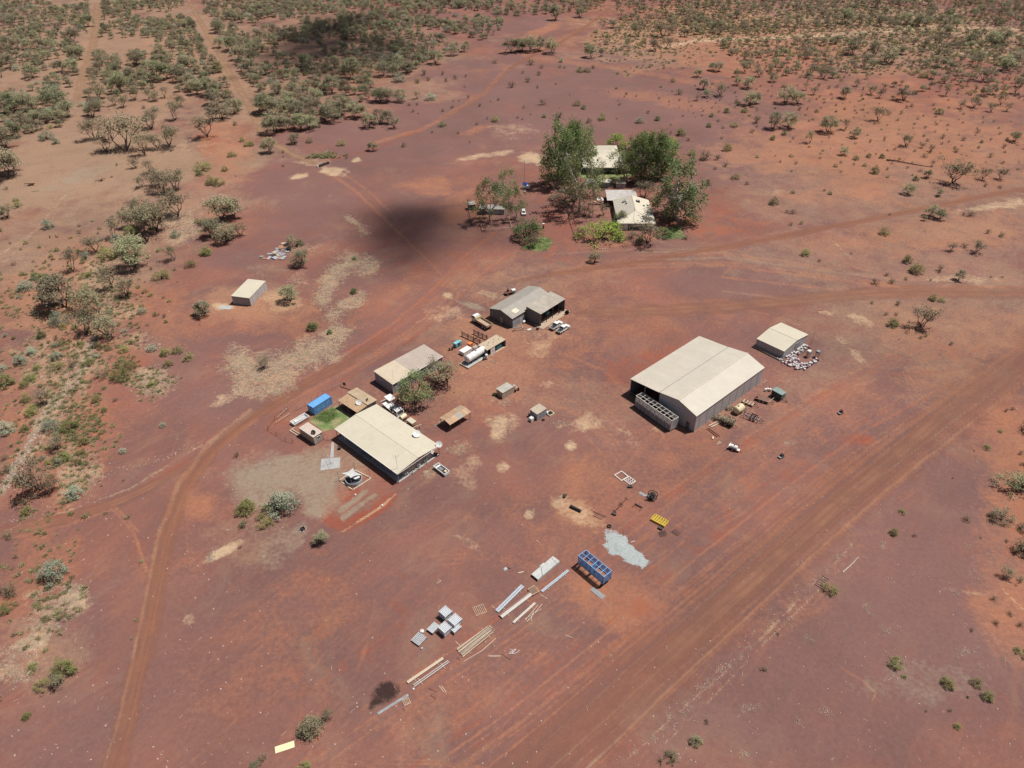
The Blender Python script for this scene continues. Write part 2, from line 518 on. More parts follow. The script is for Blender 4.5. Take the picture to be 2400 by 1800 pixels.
for a in [(790, 393, 32, 13, 5, .95), (711, 405, 24, 7, -5, 1), (845, 369, 11, 5, 0, 1), (1160, 361, 66, 7, -6, .7), (1254, 371, 30, 15, 5, 1),
          (1230, 300, 66, 22, -5, .4), (750, 372, 46, 9, 0, .6), (526, 707, 26, 8, 0, .95), (1167, 1003, 26, 26, 20, .8), (1055, 690, 15, 9, 0, .8),
          (1372, 990, 44, 20, -20, .65), (1336, 1046, 14, 11, 0, .8), (1170, 1096, 18, 14, 0, .8), (1240, 1204, 15, 10, -30, .8),
          (1352, 1212, 84, 30, 34, .62), (1305, 1178, 26, 16, 0, .8), (512, 1282, 52, 11, -30, .95), (1075, 1120, 36, 40, 0, .35),
          (1780, 905, 20, 9, 0, .4), (1050, 730, 60, 20, 0, .45), (2020, 765, 40, 12, 25, .6), (1935, 745, 20, 7, 20, .6), (1975, 810, 20, 9, 40, .5),
          (2010, 845, 26, 10, 50, .5), (1285, 800, 60, 40, 0, .35), (60, 1480, 50, 24, -20, .8), (160, 1370, 36, 30, 0, .6), (1090, 1085, 40, 20, 0, .4),
          (700, 640, 30, 40, 20, .3), (530, 925, 40, 14, -20, .6), (430, 1435, 26, 14, 0, .5), (1095, 1275, 46, 14, 30, .35), (1480, 1040, 30, 20, 0, .3),
          (650, 690, 60, 30, 0, .5), (1160, 690, 30, 8, 10, .5), (2330, 505, 70, 9, -8, .7), (2250, 668, 80, 14, 0, .5), (1280, 905, 16, 10, 0, .5),
          (1200, 990, 20, 24, 0, .4), (1820, 460, 30, 10, 0, .3), (1545, 1010, 20, 10, 0, .4), (1460, 1020, 20, 8, 10, .4), (320, 870, 46, 30, 0, .4)]:
    E('pale', *a)
for a in [(1500, 862, 80, 50, -25, .75), (1690, 480, 70, 50, 0, .6), (2005, 1042, 36, 20, 10, .9), (1500, 1435, 70, 22, 20, .6), (1290, 540, 70, 70, 0, .6),
          (560, 390, 130, 20, 0, .3), (130, 1080, 70, 50, 0, .5), (310, 850, 60, 60, 30, .5), (160, 1000, 70, 60, 0, .5), (1680, 540, 140, 20, 0, .6),
          (1000, 600, 200, 40, 0, .4), (1240, 430, 60, 50, 0, .4), (900, 1140, 50, 40, 0, .5), (640, 990, 40, 60, 0, .5), (1500, 30, 200, 30, 0, .5),
          (2250, 200, 160, 50, 0, .5), (980, 870, 60, 40, 0, .4), (2380, 1270, 60, 130, 0, .4), (420, 560, 60, 30, 0, .5), (110, 650, 60, 40, 0, .3),
          (1130, 1000, 80, 30, 0, .3), (2200, 840, 80, 22, 0, .45), (1700, 1240, 200, 60, -30, .3), (850, 1500, 260, 80, -30, .28), (500, 320, 30, 40, 30, .7)]:
    E('red', *a[:5], a[5] * .85)
for a in [(645, 1085, 125, 54, -8, 1), (590, 1130, 64, 60, 0, .95), (725, 1120, 75, 75, 0, .95), (800, 1060, 60, 40, 0, .6), (1116, 716, 42, 8, 16, .95), (690, 1250, 26, 60, 15, .55),
          (650, 1260, 40, 60, 30, .4), (640, 620, 70, 26, 0, .35), (2150, 1620, 160, 60, 0, .35), (180, 400, 90, 16, -15, .6), (790, 930, 50, 20, 0, .4),
          (2160, 760, 90, 40, 20, .3), (1845, 1050, 16, 6, 0, .6), (770, 570, 50, 30, 0, .3), (60, 1440, 70, 20, 0, .5), (1390, 60, 40, 20, 0, .3)]:
    E('grey', *a)
for a in [(895, 1622, 40, 25, -25, 1), (870, 1641, 22, 11, -35, 1), (858, 1655, 11, 6, -35, .8)]:
    E('black', *a)
for a in [(790, 770, 34, 24, 0, 1), (610, 905, 60, 20, 0, .9), (350, 880, 60, 34, 0, .75), (180, 830, 80, 60, 0, .5), (1165, 985, 36, 8, 0, .5), (1316, 998, 24, 7, 0, .8),
          (1250, 1185, 20, 10, 0, .3), (1060, 1050, 40, 18, 0, .5), (1780, 80, 300, 36, 5, .5), (2100, 60, 200, 50, 10, .7), (1500, 90, 90, 40, 0, .5),
          (480, 330, 60, 16, 0, .4), (430, 520, 60, 40, 0, .7), (240, 640, 60, 60, 0, .5), (100, 900, 90, 100, 0, .45), (250, 720, 60, 60, 0, .45),
          (160, 1080, 70, 60, 0, .6), (110, 1400, 60, 60, 0, .65), (140, 1380, 60, 40, 0, .6), (2230, 1400, 60, 10, 10, .35), (2340, 130, 70, 40, 0, .8),
          (130, 1040, 60, 40, 0, .5), (700, 575, 50, 14, 0, .5), (1440, 560, 60, 20, 0, .3), (1175, 940, 26, 8, 0, .7), (1045, 980, 36, 6, -30, .6), (20, 1530, 60, 60, 0, .5),
          (650, 830, 60, 20, 0, .5), (1900, 70, 120, 30, 0, .5), (330, 780, 60, 30, 0, .4), (60, 800, 60, 40, 0, .4), (1010, 1105, 30, 14, -20, .5)]:
    E('straw', *a)
Lc('straw', 62, 7, [(270, 1230), (330, 1300), (450, 1350), (640, 1280), (820, 1190), (980, 1130)], 1)
Lc('straw', 40, 7, [(330, 1420), (500, 1450), (700, 1400)], .8)
Lc('straw', 40, 7, [(960, 740), (1030, 600), (1080, 510), (1190, 440), (1360, 470)], .9)
Lc('straw', 26, 7, [(1040, 870), (1150, 790), (1290, 730)], .9)
Lc('straw', 12, 7, [(1180, 80), (1250, 130), (1330, 210)], .9)
Lc('red', 9, 7, [(350, 1400), (520, 1415), (560, 1370), (700, 1390)], 1)
Lc('red', 26, 8, [(1720, 340), (1430, 470), (1340, 580), (1420, 720), (1580, 790), (1780, 690), (2010, 560), (2200, 420)], 1, .5)
Lc('grey', 13, 8, [(1540, 590), (1700, 470), (1850, 350)], 1, .5)
Lc('grey', 12, 8, [(1560, 680), (1780, 520), (1980, 390)], 1, .5)
Lc('pale', 5, 8, [(1560, 840), (1740, 730), (2010, 560), (2230, 390)], .8)
# gully on the left with pale gravel
L('grey', 20, [(226, 770), (180, 880), (120, 930), (88, 975), (50, 1050), (0, 1130)], .9, .5)
L('pale', 6, [(150, 905), (112, 985), (66, 1056), (30, 1110)], .9)
# faint wheel ruts, scars and windrows
for ch, wd, pts, st in [
        ('orange', 7, [(770, 390), (840, 440), (900, 500), (960, 560), (1040, 640)], .7), ('orange', 5, [(790, 385), (870, 440), (930, 500)], .6),
        ('pale', 5, [(0, 1225), (150, 1180), (300, 1130), (420, 1060), (470, 1030)], .5), ('red', 20, [(0, 1215), (160, 1195), (310, 1145), (440, 1065)], .6),
        ('orange', 8, [(1200, 160), (1150, 215), (1090, 250), (1000, 300), (880, 330)], .8), ('orange', 6, [(1435, 35), (1330, 100), (1240, 130)], .8),
        ('red', 10, [(1000, 300), (880, 345), (760, 372)], .5),
        ('pale', 9, [(1560, 120), (1640, 104), (1800, 100), (2000, 94), (2200, 84), (2400, 90)], .7), ('orange', 12, [(1250, 135), (1480, 165), (1700, 215)], .6),
        ('straw', 5, [(1460, 1780), (1560, 1690), (1680, 1590), (1790, 1490), (1880, 1400), (1990, 1290)], .6), ('pale', 3, [(1500, 1790), (1640, 1660), (1800, 1500), (1960, 1350)], .5),
        ('orange', 4, [(1960, 1580), (2010, 1610), (2040, 1640), (2030, 1655)], .9), ('pale', 4, [(2310, 1370), (2390, 1450)], .5),
        ('orange', 9, [(690, 1800), (740, 1700), (820, 1580), (850, 1500), (870, 1400)], .4), ('orange', 6, [(400, 1800), (560, 1660), (720, 1560), (800, 1460)], .4),
        ('orange', 5, [(440, 1230), (445, 1290), (455, 1350)], .5), ('orange', 5, [(432, 1180), (432, 1260), (440, 1320)], .5),
        ('purple', 16, [(320, 1450), (365, 1290), (400, 1180), (450, 1080)], .6), ('grey', 7, [(320, 1480), (345, 1320), (370, 1220), (420, 1120)], .45),
        ('red', 14, [(340, 1390), (400, 1330), (470, 1240)], .2), ('orange', 8, [(1590, 640), (1660, 610), (1720, 590)], .5),
        ('pale', 3, [(160, 440), (90, 520), (0, 610)], .6), ('pale', 3, [(180, 440), (120, 500), (0, 580)], .5), ('grey', 4, [(170, 395), (162, 430), (158, 460)], .8),
        ('orange', 5, [(1690, 660), (1740, 620), (1770, 590)], .5), ('orange', 5, [(1940, 595), (2010, 640), (2040, 650)], .5), ('pale', 4, [(1950, 570), (2000, 620)], .5)]:
    L(ch, wd, pts, st)
rng = random.Random(4)
def ruts(pts, w0, w1, n, chs, st, seed, lw=(3.5, 6)):
    """thin wheel lines running with a track, drifting across its width"""
    r_ = random.Random(seed)
    for q in range(n):
        o0 = r_.uniform(-1, 1); o1 = o0 + r_.uniform(-.35, .35)
        i0 = r_.uniform(0, .5); i1 = r_.uniform(i0 + .3, 1.2)
        o = []
        m = len(pts)
        for i in range(m):
            t = i / (m - 1)
            if t < i0 - .12 or t > i1 + .12:
                continue
            a_, b_ = pts[max(0, i - 1)], pts[min(m - 1, i + 1)]
            dx, dy = b_[0] - a_[0], b_[1] - a_[1]
            l = math.hypot(dx, dy)
            f = (o0 + (o1 - o0) * t) * (w0 + (w1 - w0) * t)
            o.append((pts[i][0] - dy / l * f, pts[i][1] + dx / l * f))
        if len(o) > 1:
            L(r_.choice(chs), r_.uniform(*lw), o, r_.uniform(*st))
ROADP = [(1130, 1900), (1290, 1770), (1390, 1683), (1480, 1600), (1585, 1510), (1690, 1420), (1785, 1337), (1880, 1255), (1970, 1182), (2060, 1110), (2145, 1047), (2230, 985), (2325, 918), (2420, 850), (2520, 780)]
ruts(ROADP, 95, 55, 34, ['orange', 'orange', 'orange', 'tan', 'purple', 'purple'], (.5, 1.0), 21, (3.5, 7))
ruts([(700, 1900), (900, 1760), (1150, 1600), (1400, 1420), (1600, 1270), (1800, 1130), (2000, 1000), (2200, 900)], 150, 90, 40, ['orange', 'orange', 'purple', 'red'], (.35, .75), 22)
ruts([(1300, 650), (1500, 640), (1700, 640), (1900, 670), (2100, 700), (2400, 705)], 60, 40, 16, ['orange', 'purple', 'tan'], (.4, .75), 23, (4, 6))
ruts([(620, 950), (720, 890), (830, 830), (930, 770), (1020, 700), (1100, 620), (1180, 560)], 30, 60, 18, ['orange', 'purple', 'red'], (.4, .7), 24, (4, 7))
ruts([(1100, 820), (1250, 830), (1400, 900), (1500, 1000), (1560, 1120), (1500, 1250)], 110, 90, 22, ['orange', 'purple', 'orange'], (.35, .65), 25, (3.5, 6))
ruts([(235, 1820), (275, 1700), (312, 1560), (348, 1400), (385, 1240), (430, 1130), (500, 1040), (600, 965)], 22, 22, 8, ['orange', 'tan'], (.6, 1.0), 26, (4, 7))
ruts([(0, 1230), (150, 1200), (260, 1165), (320, 1230), (350, 1330)], 16, 14, 7, ['purple', 'orange', 'red'], (.5, .9), 27, (3, 6))
for i in range(40):                                   # bundles of parallel wheel marks about the yard
    x0, y0 = rng.uniform(560, 2300), rng.uniform(580, 1790)
    if (y0 < 900 and x0 < 900) or (x0 > 1900 and y0 > 1250):
        continue
    k = .4 + y0 / 1400
    a0 = rng.choice([-42, -38, -38, -34, -22, 0, -60]) + rng.uniform(-8, 8)
    cv = rng.uniform(-26, 26)
    ln = rng.uniform(60, 170) * k
    st0, ch = rng.uniform(.22, .5), rng.choice(['orange', 'orange', 'orange', 'purple', 'red'])
    for m in range(rng.randint(2, 7)):
        a, x, y, pts = a0 + rng.uniform(-2, 2), x0 + rng.uniform(-10, 10) * k, y0 + m * rng.uniform(5, 9) * k, []
        for q in range(8):
            pts.append((x, y))
            x += ln / 7 * 1.6 * cos(rad(a)); y += ln / 7 * 1.6 * sin(rad(a)) * .75
            a += cv / 7
        L(ch, rng.uniform(2.4, 4.5) * k, pts, st0 * rng.uniform(.6, 1.2))
for q in range(9):                                    # turning circle on the right
    R = 60 + q * 22
    pts = [(2120 + R * 1.5 * cos(rad(t)), 700 + R * .62 * sin(rad(t)) + 60) for t in range(-10, 130, 12)]
    L(rng.choice(['orange', 'purple', 'red']), 6, pts, .4)
for q in range(8):
    R = 70 + q * 16
    pts = [(1600 + R * 1.9 * cos(rad(t)), 800 + R * .5 * sin(rad(t))) for t in range(180, 330, 12)]
    L(rng.choice(['orange', 'orange', 'purple']), 5, pts, .35)

lawnpix = []
gv = np.zeros((nr * na + 1, 3), np.float32)
gv[:-1, 0], gv[:-1, 1] = GX, GY
ii, jj = np.meshgrid(np.arange(nr - 1), np.arange(na), indexing='ij')
j2 = (jj + 1) % na
quads = np.stack([ii * na + jj, ii * na + j2, (ii + 1) * na + j2, (ii + 1) * na + jj], -1).reshape(-1, 4)[:, ::-1]
tris = np.stack([np.full(na, nr * na), (np.arange(na) + 1) % na, np.arange(na)], -1)[:, ::-1]

def np_mesh(name, v, quads=None, tris=None, mats=(), smooth=False, mi=None):
    me = bpy.data.meshes.new(name)
    nq = 0 if quads is None else len(quads)
    ntr = 0 if tris is None else len(tris)
    me.vertices.add(len(v))
    me.vertices.foreach_set('co', np.asarray(v, np.float32).ravel())
    lp = []
    if nq: lp.append(np.asarray(quads, np.int32).ravel())
    if ntr: lp.append(np.asarray(tris, np.int32).ravel())
    lp = np.concatenate(lp)
    me.loops.add(len(lp))
    me.loops.foreach_set('vertex_index', lp)
    me.polygons.add(nq + ntr)
    st = np.concatenate([np.arange(nq) * 4, nq * 4 + np.arange(ntr) * 3]).astype(np.int32)
    me.polygons.foreach_set('loop_start', st)
    if mi is not None:
        me.polygons.foreach_set('material_index', np.asarray(mi, np.int32))
    if smooth:
        me.polygons.foreach_set('use_smooth', np.ones(nq + ntr, bool))
    for q in mats:
        me.materials.append(q)
    me.update(calc_edges=True)
    return me

gm = np_mesh('ground', gv, quads, tris)
for nm, o in (('soil_a', 0), ('soil_b', 4)):
    at_ = gm.color_attributes.new(nm, 'FLOAT_COLOR', 'POINT')
    d = np.zeros((len(gv), 4), np.float32)
    d[:-1] = M[o:o + 4].T
    at_.data.foreach_set('color', d.ravel())

def ground_material():
    m = bpy.data.materials.new('red_earth')
    m.use_nodes = True
    t = m.node_tree
    p = t.nodes["Principled BSDF"]
    p.inputs['Roughness'].default_value = .95
    p.inputs['Specular IOR Level'].default_value = .1
    tc = _n(t, 'ShaderNodeTexCoord').outputs['Object']
    nL = _noise(t, tc, .035, 6, .62, .4)
    nM = _noise(t, tc, .16, 6, .65, .6)
    nS = _noise(t, tc, 1.1, 5, .7)
    nF = _noise(t, tc, 5.0, 3, .6)
    # streaks drawn out along the yard's traffic direction
    mp = _n(t, 'ShaderNodeMapping', vector_type='TEXTURE')
    mp.inputs['Rotation'].default_value = (0, 0, rad(50))
    mp.inputs['Scale'].default_value = (6.0, 1.0, 1.0)
    t.links.new(tc, mp.inputs['Vector'])
    nK = _noise(t, mp.outputs[0], .5, 5, .65, .9)
    c = _mix(t, SO['base'], tuple(v * .86 for v in SO['purple']), _ramp(t, nL, .36, .60, 0, .85))
    c = _mix(t, c, SO['red'], _ramp(t, nM, .5, .75, 0, .3))
    c = _mix(t, c, SO['orange'], _ramp(t, nK, .50, .76, 0, .30))
    nT = _noise(t, tc, .052, 7, .68, 1.2)
    c = _mix(t, c, SO['tan'], _ramp(t, nT, .52, .74, 0, .42))
    nD = _noise(t, tc, .021, 5, .6, .5)
    jit = _n(t, 'ShaderNodeMath', operation='ADD')
    t.links.new(_ramp(t, nM, .25, .75, -.36, .36), jit.inputs[0])
    t.links.new(_ramp(t, nS, .25, .75, -.24, .24), jit.inputs[1])
    def chan(att, idx):
        a = _n(t, 'ShaderNodeAttribute', attribute_name=att)
        if idx == 3:
            return a.outputs['Alpha']
        s = _n(t, 'ShaderNodeSeparateColor')
        t.links.new(a.outputs['Color'], s.inputs[0])
        return s.outputs[idx]
    def put(c, key, att, idx, k=1.0, lo=.22, hi=.95, mx=.92):
        v = chan(att, idx)
        # noise only eats into a patch where the patch exists
        g = _n(t, 'ShaderNodeMath', operation='MULTIPLY')
        t.links.new(jit.outputs[0], g.inputs[0]); g.inputs[1].default_value = k
        ad = _n(t, 'ShaderNodeMath', operation='ADD')
        t.links.new(v, ad.inputs[0]); t.links.new(g.outputs[0], ad.inputs[1])
        f = _ramp(t, ad.outputs[0], lo, hi, 0, mx)
        gate = _n(t, 'ShaderNodeMath', operation='MULTIPLY')
        t.links.new(f, gate.inputs[0]); t.links.new(_ramp(t, v, 0, .18), gate.inputs[1])
        return _mix(t, c, SO[key], gate.outputs[0])
    c = put(c, 'purple', 'soil_a', 1, .8, .1, 1.0, .85)
    c = put(c, 'tan', 'soil_a', 2, .8, .15, 1.0, .85)
    c = put(c, 'orange', 'soil_a', 0, 1.1, .15, 1.05, .72)
    c = put(c, 'red', 'soil_b', 0, 1.1, .25, 1.1, .82)
    c = put(c, 'grey', 'soil_b', 1, 1.0, .25, .95, .8)
    c = put(c, 'straw', 'soil_b', 3, 2.2, .35, 1.0, .72)
    c = put(c, 'pale', 'soil_a', 3, 1.1, .25, 1.0, .85)
    c = put(c, 'black', 'soil_b', 2, 1.9, .25, .95, .92)
    # tone grain
    hv = _n(t, 'ShaderNodeHueSaturation')
    t.links.new(c, hv.inputs['Color'])
    gr = _n(t, 'ShaderNodeMath', operation='MULTIPLY')
    t.links.new(_ramp(t, nS, .25, .75, .86, 1.14), gr.inputs[0]); t.links.new(_ramp(t, nF, .25, .75, .86, 1.14), gr.inputs[1])
    g2 = _n(t, 'ShaderNodeMath', operation='MULTIPLY')
    t.links.new(gr.outputs[0], g2.inputs[0]); t.links.new(_ramp(t, nD, .3, .7, .90, 1.10), g2.inputs[1])
    t.links.new(g2.outputs[0], hv.inputs['Value'])
    c = hv.outputs[0]
    # scattered pale stones
    vo = _n(t, 'ShaderNodeTexVoronoi')
    t.links.new(tc, vo.inputs['Vector'])
    vo.inputs['Scale'].default_value = .75
    sc_ = _n(t, 'ShaderNodeSeparateColor')
    t.links.new(vo.outputs['Color'], sc_.inputs[0])
    a1 = _ramp(t, vo.outputs['Distance'], .10, .22, 1, 0)
    a2 = _ramp(t, sc_.outputs[0], .80, .86)
    a3 = _ramp(t, nM, .54, .68)
    q1 = _n(t, 'ShaderNodeMath', operation='MULTIPLY'); t.links.new(a1, q1.inputs[0]); t.links.new(a2, q1.inputs[1])
    q2 = _n(t, 'ShaderNodeMath', operation='MULTIPLY'); t.links.new(q1.outputs[0], q2.inputs[0]); t.links.new(a3, q2.inputs[1])
    q3 = _n(t, 'ShaderNodeMath', operation='MULTIPLY'); t.links.new(q2.outputs[0], q3.inputs[0]); q3.inputs[1].default_value = .45
    c = _mix(t, c, SO['pale'], q3.outputs[0])
    t.links.new(c, p.inputs['Base Color'])
    b1 = _n(t, 'ShaderNodeBump')
    b1.inputs['Strength'].default_value = .35
    b1.inputs['Distance'].default_value = .12
    t.links.new(nS, b1.inputs['Height'])
    t.links.new(b1.outputs[0], p.inputs['Normal'])
    return m
gm.materials.append(ground_material())
go = bpy.data.objects.new('ground', gm)
COL.objects.link(go)
go['kind'] = 'structure'

# ------------------------------------------------------------ dirt tracks: strips just above the ground, feathered
def track_material(name, col, rut, nruts, AMAX=.78):
    m = bpy.data.materials.new(name)
    m.use_nodes = True
    t = m.node_tree
    p = t.nodes["Principled BSDF"]
    p.inputs['Roughness'].default_value = .95
    p.inputs['Specular IOR Level'].default_value = .1
    tc = _n(t, 'ShaderNodeTexCoord').outputs['Object']
    uv = _n(t, 'ShaderNodeUVMap')
    sp = _n(t, 'ShaderNodeSeparateXYZ')
    t.links.new(uv.outputs[0], sp.inputs[0])
    n1 = _noise(t, tc, .07, 3, .5)
    n2 = _noise(t, tc, 1.0, 5, .7)
    n3 = _noise(t, tc, .14, 4, .6)
    # across coordinate, wandering a little
    ac = _n(t, 'ShaderNodeMath', operation='ADD')
    t.links.new(sp.outputs[0], ac.inputs[0]); t.links.new(_ramp(t, n1, .2, .8, -.05, .05), ac.inputs[1])
    ab = _n(t, 'ShaderNodeMath', operation='ABSOLUTE')
    t.links.new(ac.outputs[0], ab.inputs[0])
    cc = ab.outputs[0]
    if nruts:
        mm = _n(t, 'ShaderNodeMath', operation='MULTIPLY'); t.links.new(ac.outputs[0], mm.inputs[0]); mm.inputs[1].default_value = nruts
        cs = _n(t, 'ShaderNodeMath', operation='COSINE'); t.links.new(mm.outputs[0], cs.inputs[0])
        rutf = _ramp(t, cs.outputs[0], -.2, .7, .95, 0)
    else:
        rutf = _ramp(t, n1, .4, .6, .2, .8)
    rm = _n(t, 'ShaderNodeMath', operation='MULTIPLY'); t.links.new(rutf, rm.inputs[0]) if not isinstance(rutf, float) else None; t.links.new(_ramp(t, n3, .35, .65, .25, 1), rm.inputs[1])
    c = _mix(t, col, rut, rm.outputs[0])
    hv = _n(t, 'ShaderNodeHueSaturation')
    t.links.new(c, hv.inputs['Color']); t.links.new(_ramp(t, n2, .25, .75, .94, 1.06), hv.inputs['Value'])
    t.links.new(hv.outputs[0], p.inputs['Base Color'])
    ed = _ramp(t, cc, .15, .95, 1, 0)
    e1 = _n(t, 'ShaderNodeMath', operation='ADD'); t.links.new(ed, e1.inputs[0]); t.links.new(_ramp(t, n3, .3, .7, -.35, .35), e1.inputs[1])
    e2 = _n(t, 'ShaderNodeMath', operation='MULTIPLY'); t.links.new(_ramp(t, e1.outputs[0], .15, 1.1, 0, AMAX), e2.inputs[0]); t.links.new(_ramp(t, cc, .8, 1.0, 1, 0), e2.inputs[1])
    e3 = _n(t, 'ShaderNodeMath', operation='MULTIPLY'); t.links.new(e2.outputs[0], e3.inputs[0])
    sy = _n(t, 'ShaderNodeMath', operation='ABSOLUTE'); t.links.new(sp.outputs[1], sy.inputs[0])
    t.links.new(_ramp(t, sy.outputs[0], .8, 1.0, 1, 0), e3.inputs[1])
    t.links.new(e3.outputs[0], p.inputs['Alpha'])
    return m

def smooth_pts(pts, n=8):
    o = []
    q = [pts[0]] + list(pts) + [pts[-1]]
    for i in range(1, len(q) - 2):
        for k in range(n):
            t = k / n
            o.append(tuple(.5 * ((2 * q[i][d]) + (-q[i - 1][d] + q[i + 1][d]) * t + (2 * q[i - 1][d] - 5 * q[i][d] + 4 * q[i + 1][d] - q[i + 2][d]) * t * t
                     + (-q[i - 1][d] + 3 * q[i][d] - 3 * q[i + 1][d] + q[i + 2][d]) * t ** 3) for d in (0, 1)))
    o.append(tuple(pts[-1]))
    return o

def strip(name, pts, width, m, z, fade=(1, 1)):
    g = [at(*p) for p in pts]
    g = smooth_pts([(q.x, q.y) for q in g])
    vs, fs, uvs = [], [], []
    n = len(g)
    for i, q in enumerate(g):
        a, b = g[max(0, i - 1)], g[min(n - 1, i + 1)]
        dx, dy = b[0] - a[0], b[1] - a[1]
        l = math.hypot(dx, dy)
        nx, ny = -dy / l, dx / l
        wd = width if isinstance(width, (int, float)) else width[0] + (width[1] - width[0]) * i / (n - 1)
        vv = i / (n - 1) * 2 - 1
        vv = vv if (vv < 0 and fade[0]) or (vv > 0 and fade[1]) else 0
        for k in range(7):
            u = k / 3 - 1
            vs.append((q[0] + nx * wd / 2 * u, q[1] + ny * wd / 2 * u, z))
            uvs.append((u, vv))
    for i in range(n - 1):
        for k in range(6):
            fs.append((i * 7 + k, i * 7 + k + 1, (i + 1) * 7 + k + 1, (i + 1) * 7 + k))
    me = bpy.data.meshes.new(name)
    me.from_pydata(vs, [], fs)
    ul = me.uv_layers.new(name='UVMap')
    for lp in me.loops:
        ul.data[lp.index].uv = uvs[lp.vertex_index]
    me.materials.append(m)
    o = bpy.data.objects.new(name, me)
    COL.objects.link(o)
    o['kind'] = 'structure'
    return o
TRK_O = track_material('orange_track', soil(172, 119, 98), soil(190, 132, 104), 7.0, .62)
TRK_T = track_material('tan_track', soil(182, 144, 114), soil(194, 155, 124), 8.0)
TRK_W = track_material('graded_track', soil(165, 116, 100), soil(178, 124, 102), 21.0, .45)
TRK_R = track_material('red_track', soil(176, 126, 105), soil(188, 138, 112), 11.0, .6)
strip('dirt_track', [(225, 1860), (262, 1760), (300, 1610), (335, 1470), (365, 1330), (393, 1215), (425, 1140), (480, 1060), (545, 1000), (620, 950), (720, 890), (830, 830), (930, 770)], (5.6, 6.6), TRK_O, .004, (0, 1))
strip('dirt_track', [(-60, 1232), (70, 1214), (180, 1188), (300, 1148), (400, 1098), (480, 1046)], (6, 4), TRK_R, .006, (0, 1))
strip('dirt_track', [(455, -20), (480, 30), (520, 100), (560, 175), (600, 245), (630, 305), (690, 350), (770, 384)], 6.4, TRK_T, .008, (0, 1))
strip('dirt_track', [(244, -10), (238, 60), (226, 110), (205, 170), (195, 225)], 9, TRK_T, .004, (0, 1))
strip('dirt_track', [(2480, 455), (2330, 476), (2150, 510), (1980, 540), (1800, 572), (1620, 600), (1480, 622), (1330, 640), (1180, 665)], (7, 5), TRK_O, .008, (0, 1))
strip('dirt_track', [(2500, 712), (2300, 704), (2100, 700), (1900, 712), (1700, 728), (1500, 735), (1350, 735)], (13, 9), TRK_R, .012, (0, 1))
strip('dirt_track', [(1130, 1900), (1290, 1770), (1480, 1600), (1690, 1420), (1880, 1255), (2060, 1110), (2230, 985), (2420, 850), (2520, 780)], (18, 20), TRK_W, .004, (0, 0))
strip('dirt_track', [(1500, 1595), (1690, 1425), (1850, 1290), (1970, 1185), (2090, 1090), (2230, 975)], 6, TRK_R, .012, (1, 1))
strip('dirt_track', [(1200, 165), (1160, 205), (1105, 245), (1030, 280)], 6, TRK_R, .004, (1, 1))
strip('dirt_track', [(1445, 25), (1380, 70), (1320, 105), (1255, 135), (1200, 165)], 7, TRK_O, .008, (0, 1))

# ------------------------------------------------------------ vegetation prototypes (height 1, base at origin)
LM = [leafmat('mulga_leaves', (.285, .265, .16), .04), leafmat('dry_brown_leaves', (.24, .205, .13), .025, .2),
      leafmat('yellow_green_leaves', (.26, .255, .095), .03), leafmat('saltbush_leaves', (.33, .36, .255), .02, .18),
      leafmat('dark_green_leaves', (.13, .185, .065), .025), leafmat('gum_leaves', (.185, .255, .095), .035, .3),
      leafmat('bright_green_leaves', (.235, .315, .06), .015, .3), leafmat('olive_gum_leaves', (.235, .27, .12), .025, .3)]

def leaf_cloud(rs, centres, sig, per, size, up=.5, droop=0.0):
    cs = np.repeat(np.asarray(centres, float), per, axis=0)
    n = len(cs)
    p = cs + rs.normal(size=(n, 3)) * np.asarray(sig)
    if droop:
        p[:, 2] -= np.abs(rs.normal(size=n)) * droop
    p[:, 2] = np.maximum(p[:, 2], size * .4)
    nr_ = rs.normal(size=(n, 3)); nr_[:, 2] = np.abs(nr_[:, 2]) + up
    nr_ /= np.linalg.norm(nr_, axis=1)[:, None]
    a = np.cross(nr_, rs.normal(size=(n, 3))); a /= np.linalg.norm(a, axis=1)[:, None]
    b = np.cross(nr_, a)
    s1 = size * rs.uniform(.55, 1.3, (n, 1)); s2 = s1 * rs.uniform(.4, .8, (n, 1))
    v = np.stack([p - a * s1, p - b * s2, p + a * s1, p + b * s2], 1).reshape(-1, 3)
    f = np.arange(n * 4).reshape(-1, 4)
    return v, f

def limb(mb, a, b, r0, r1, rs, n=4, seg=3, wob=.04):
    a, b = np.array(a, float), np.array(b, float)
    pts = [a + (b - a) * k / seg + (rs.normal(size=3) * wob * np.array([1, 1, .4]) if 0 < k < seg else 0) for k in range(seg + 1)]
    mb.path([tuple(q) for q in pts], r0, n, r1)

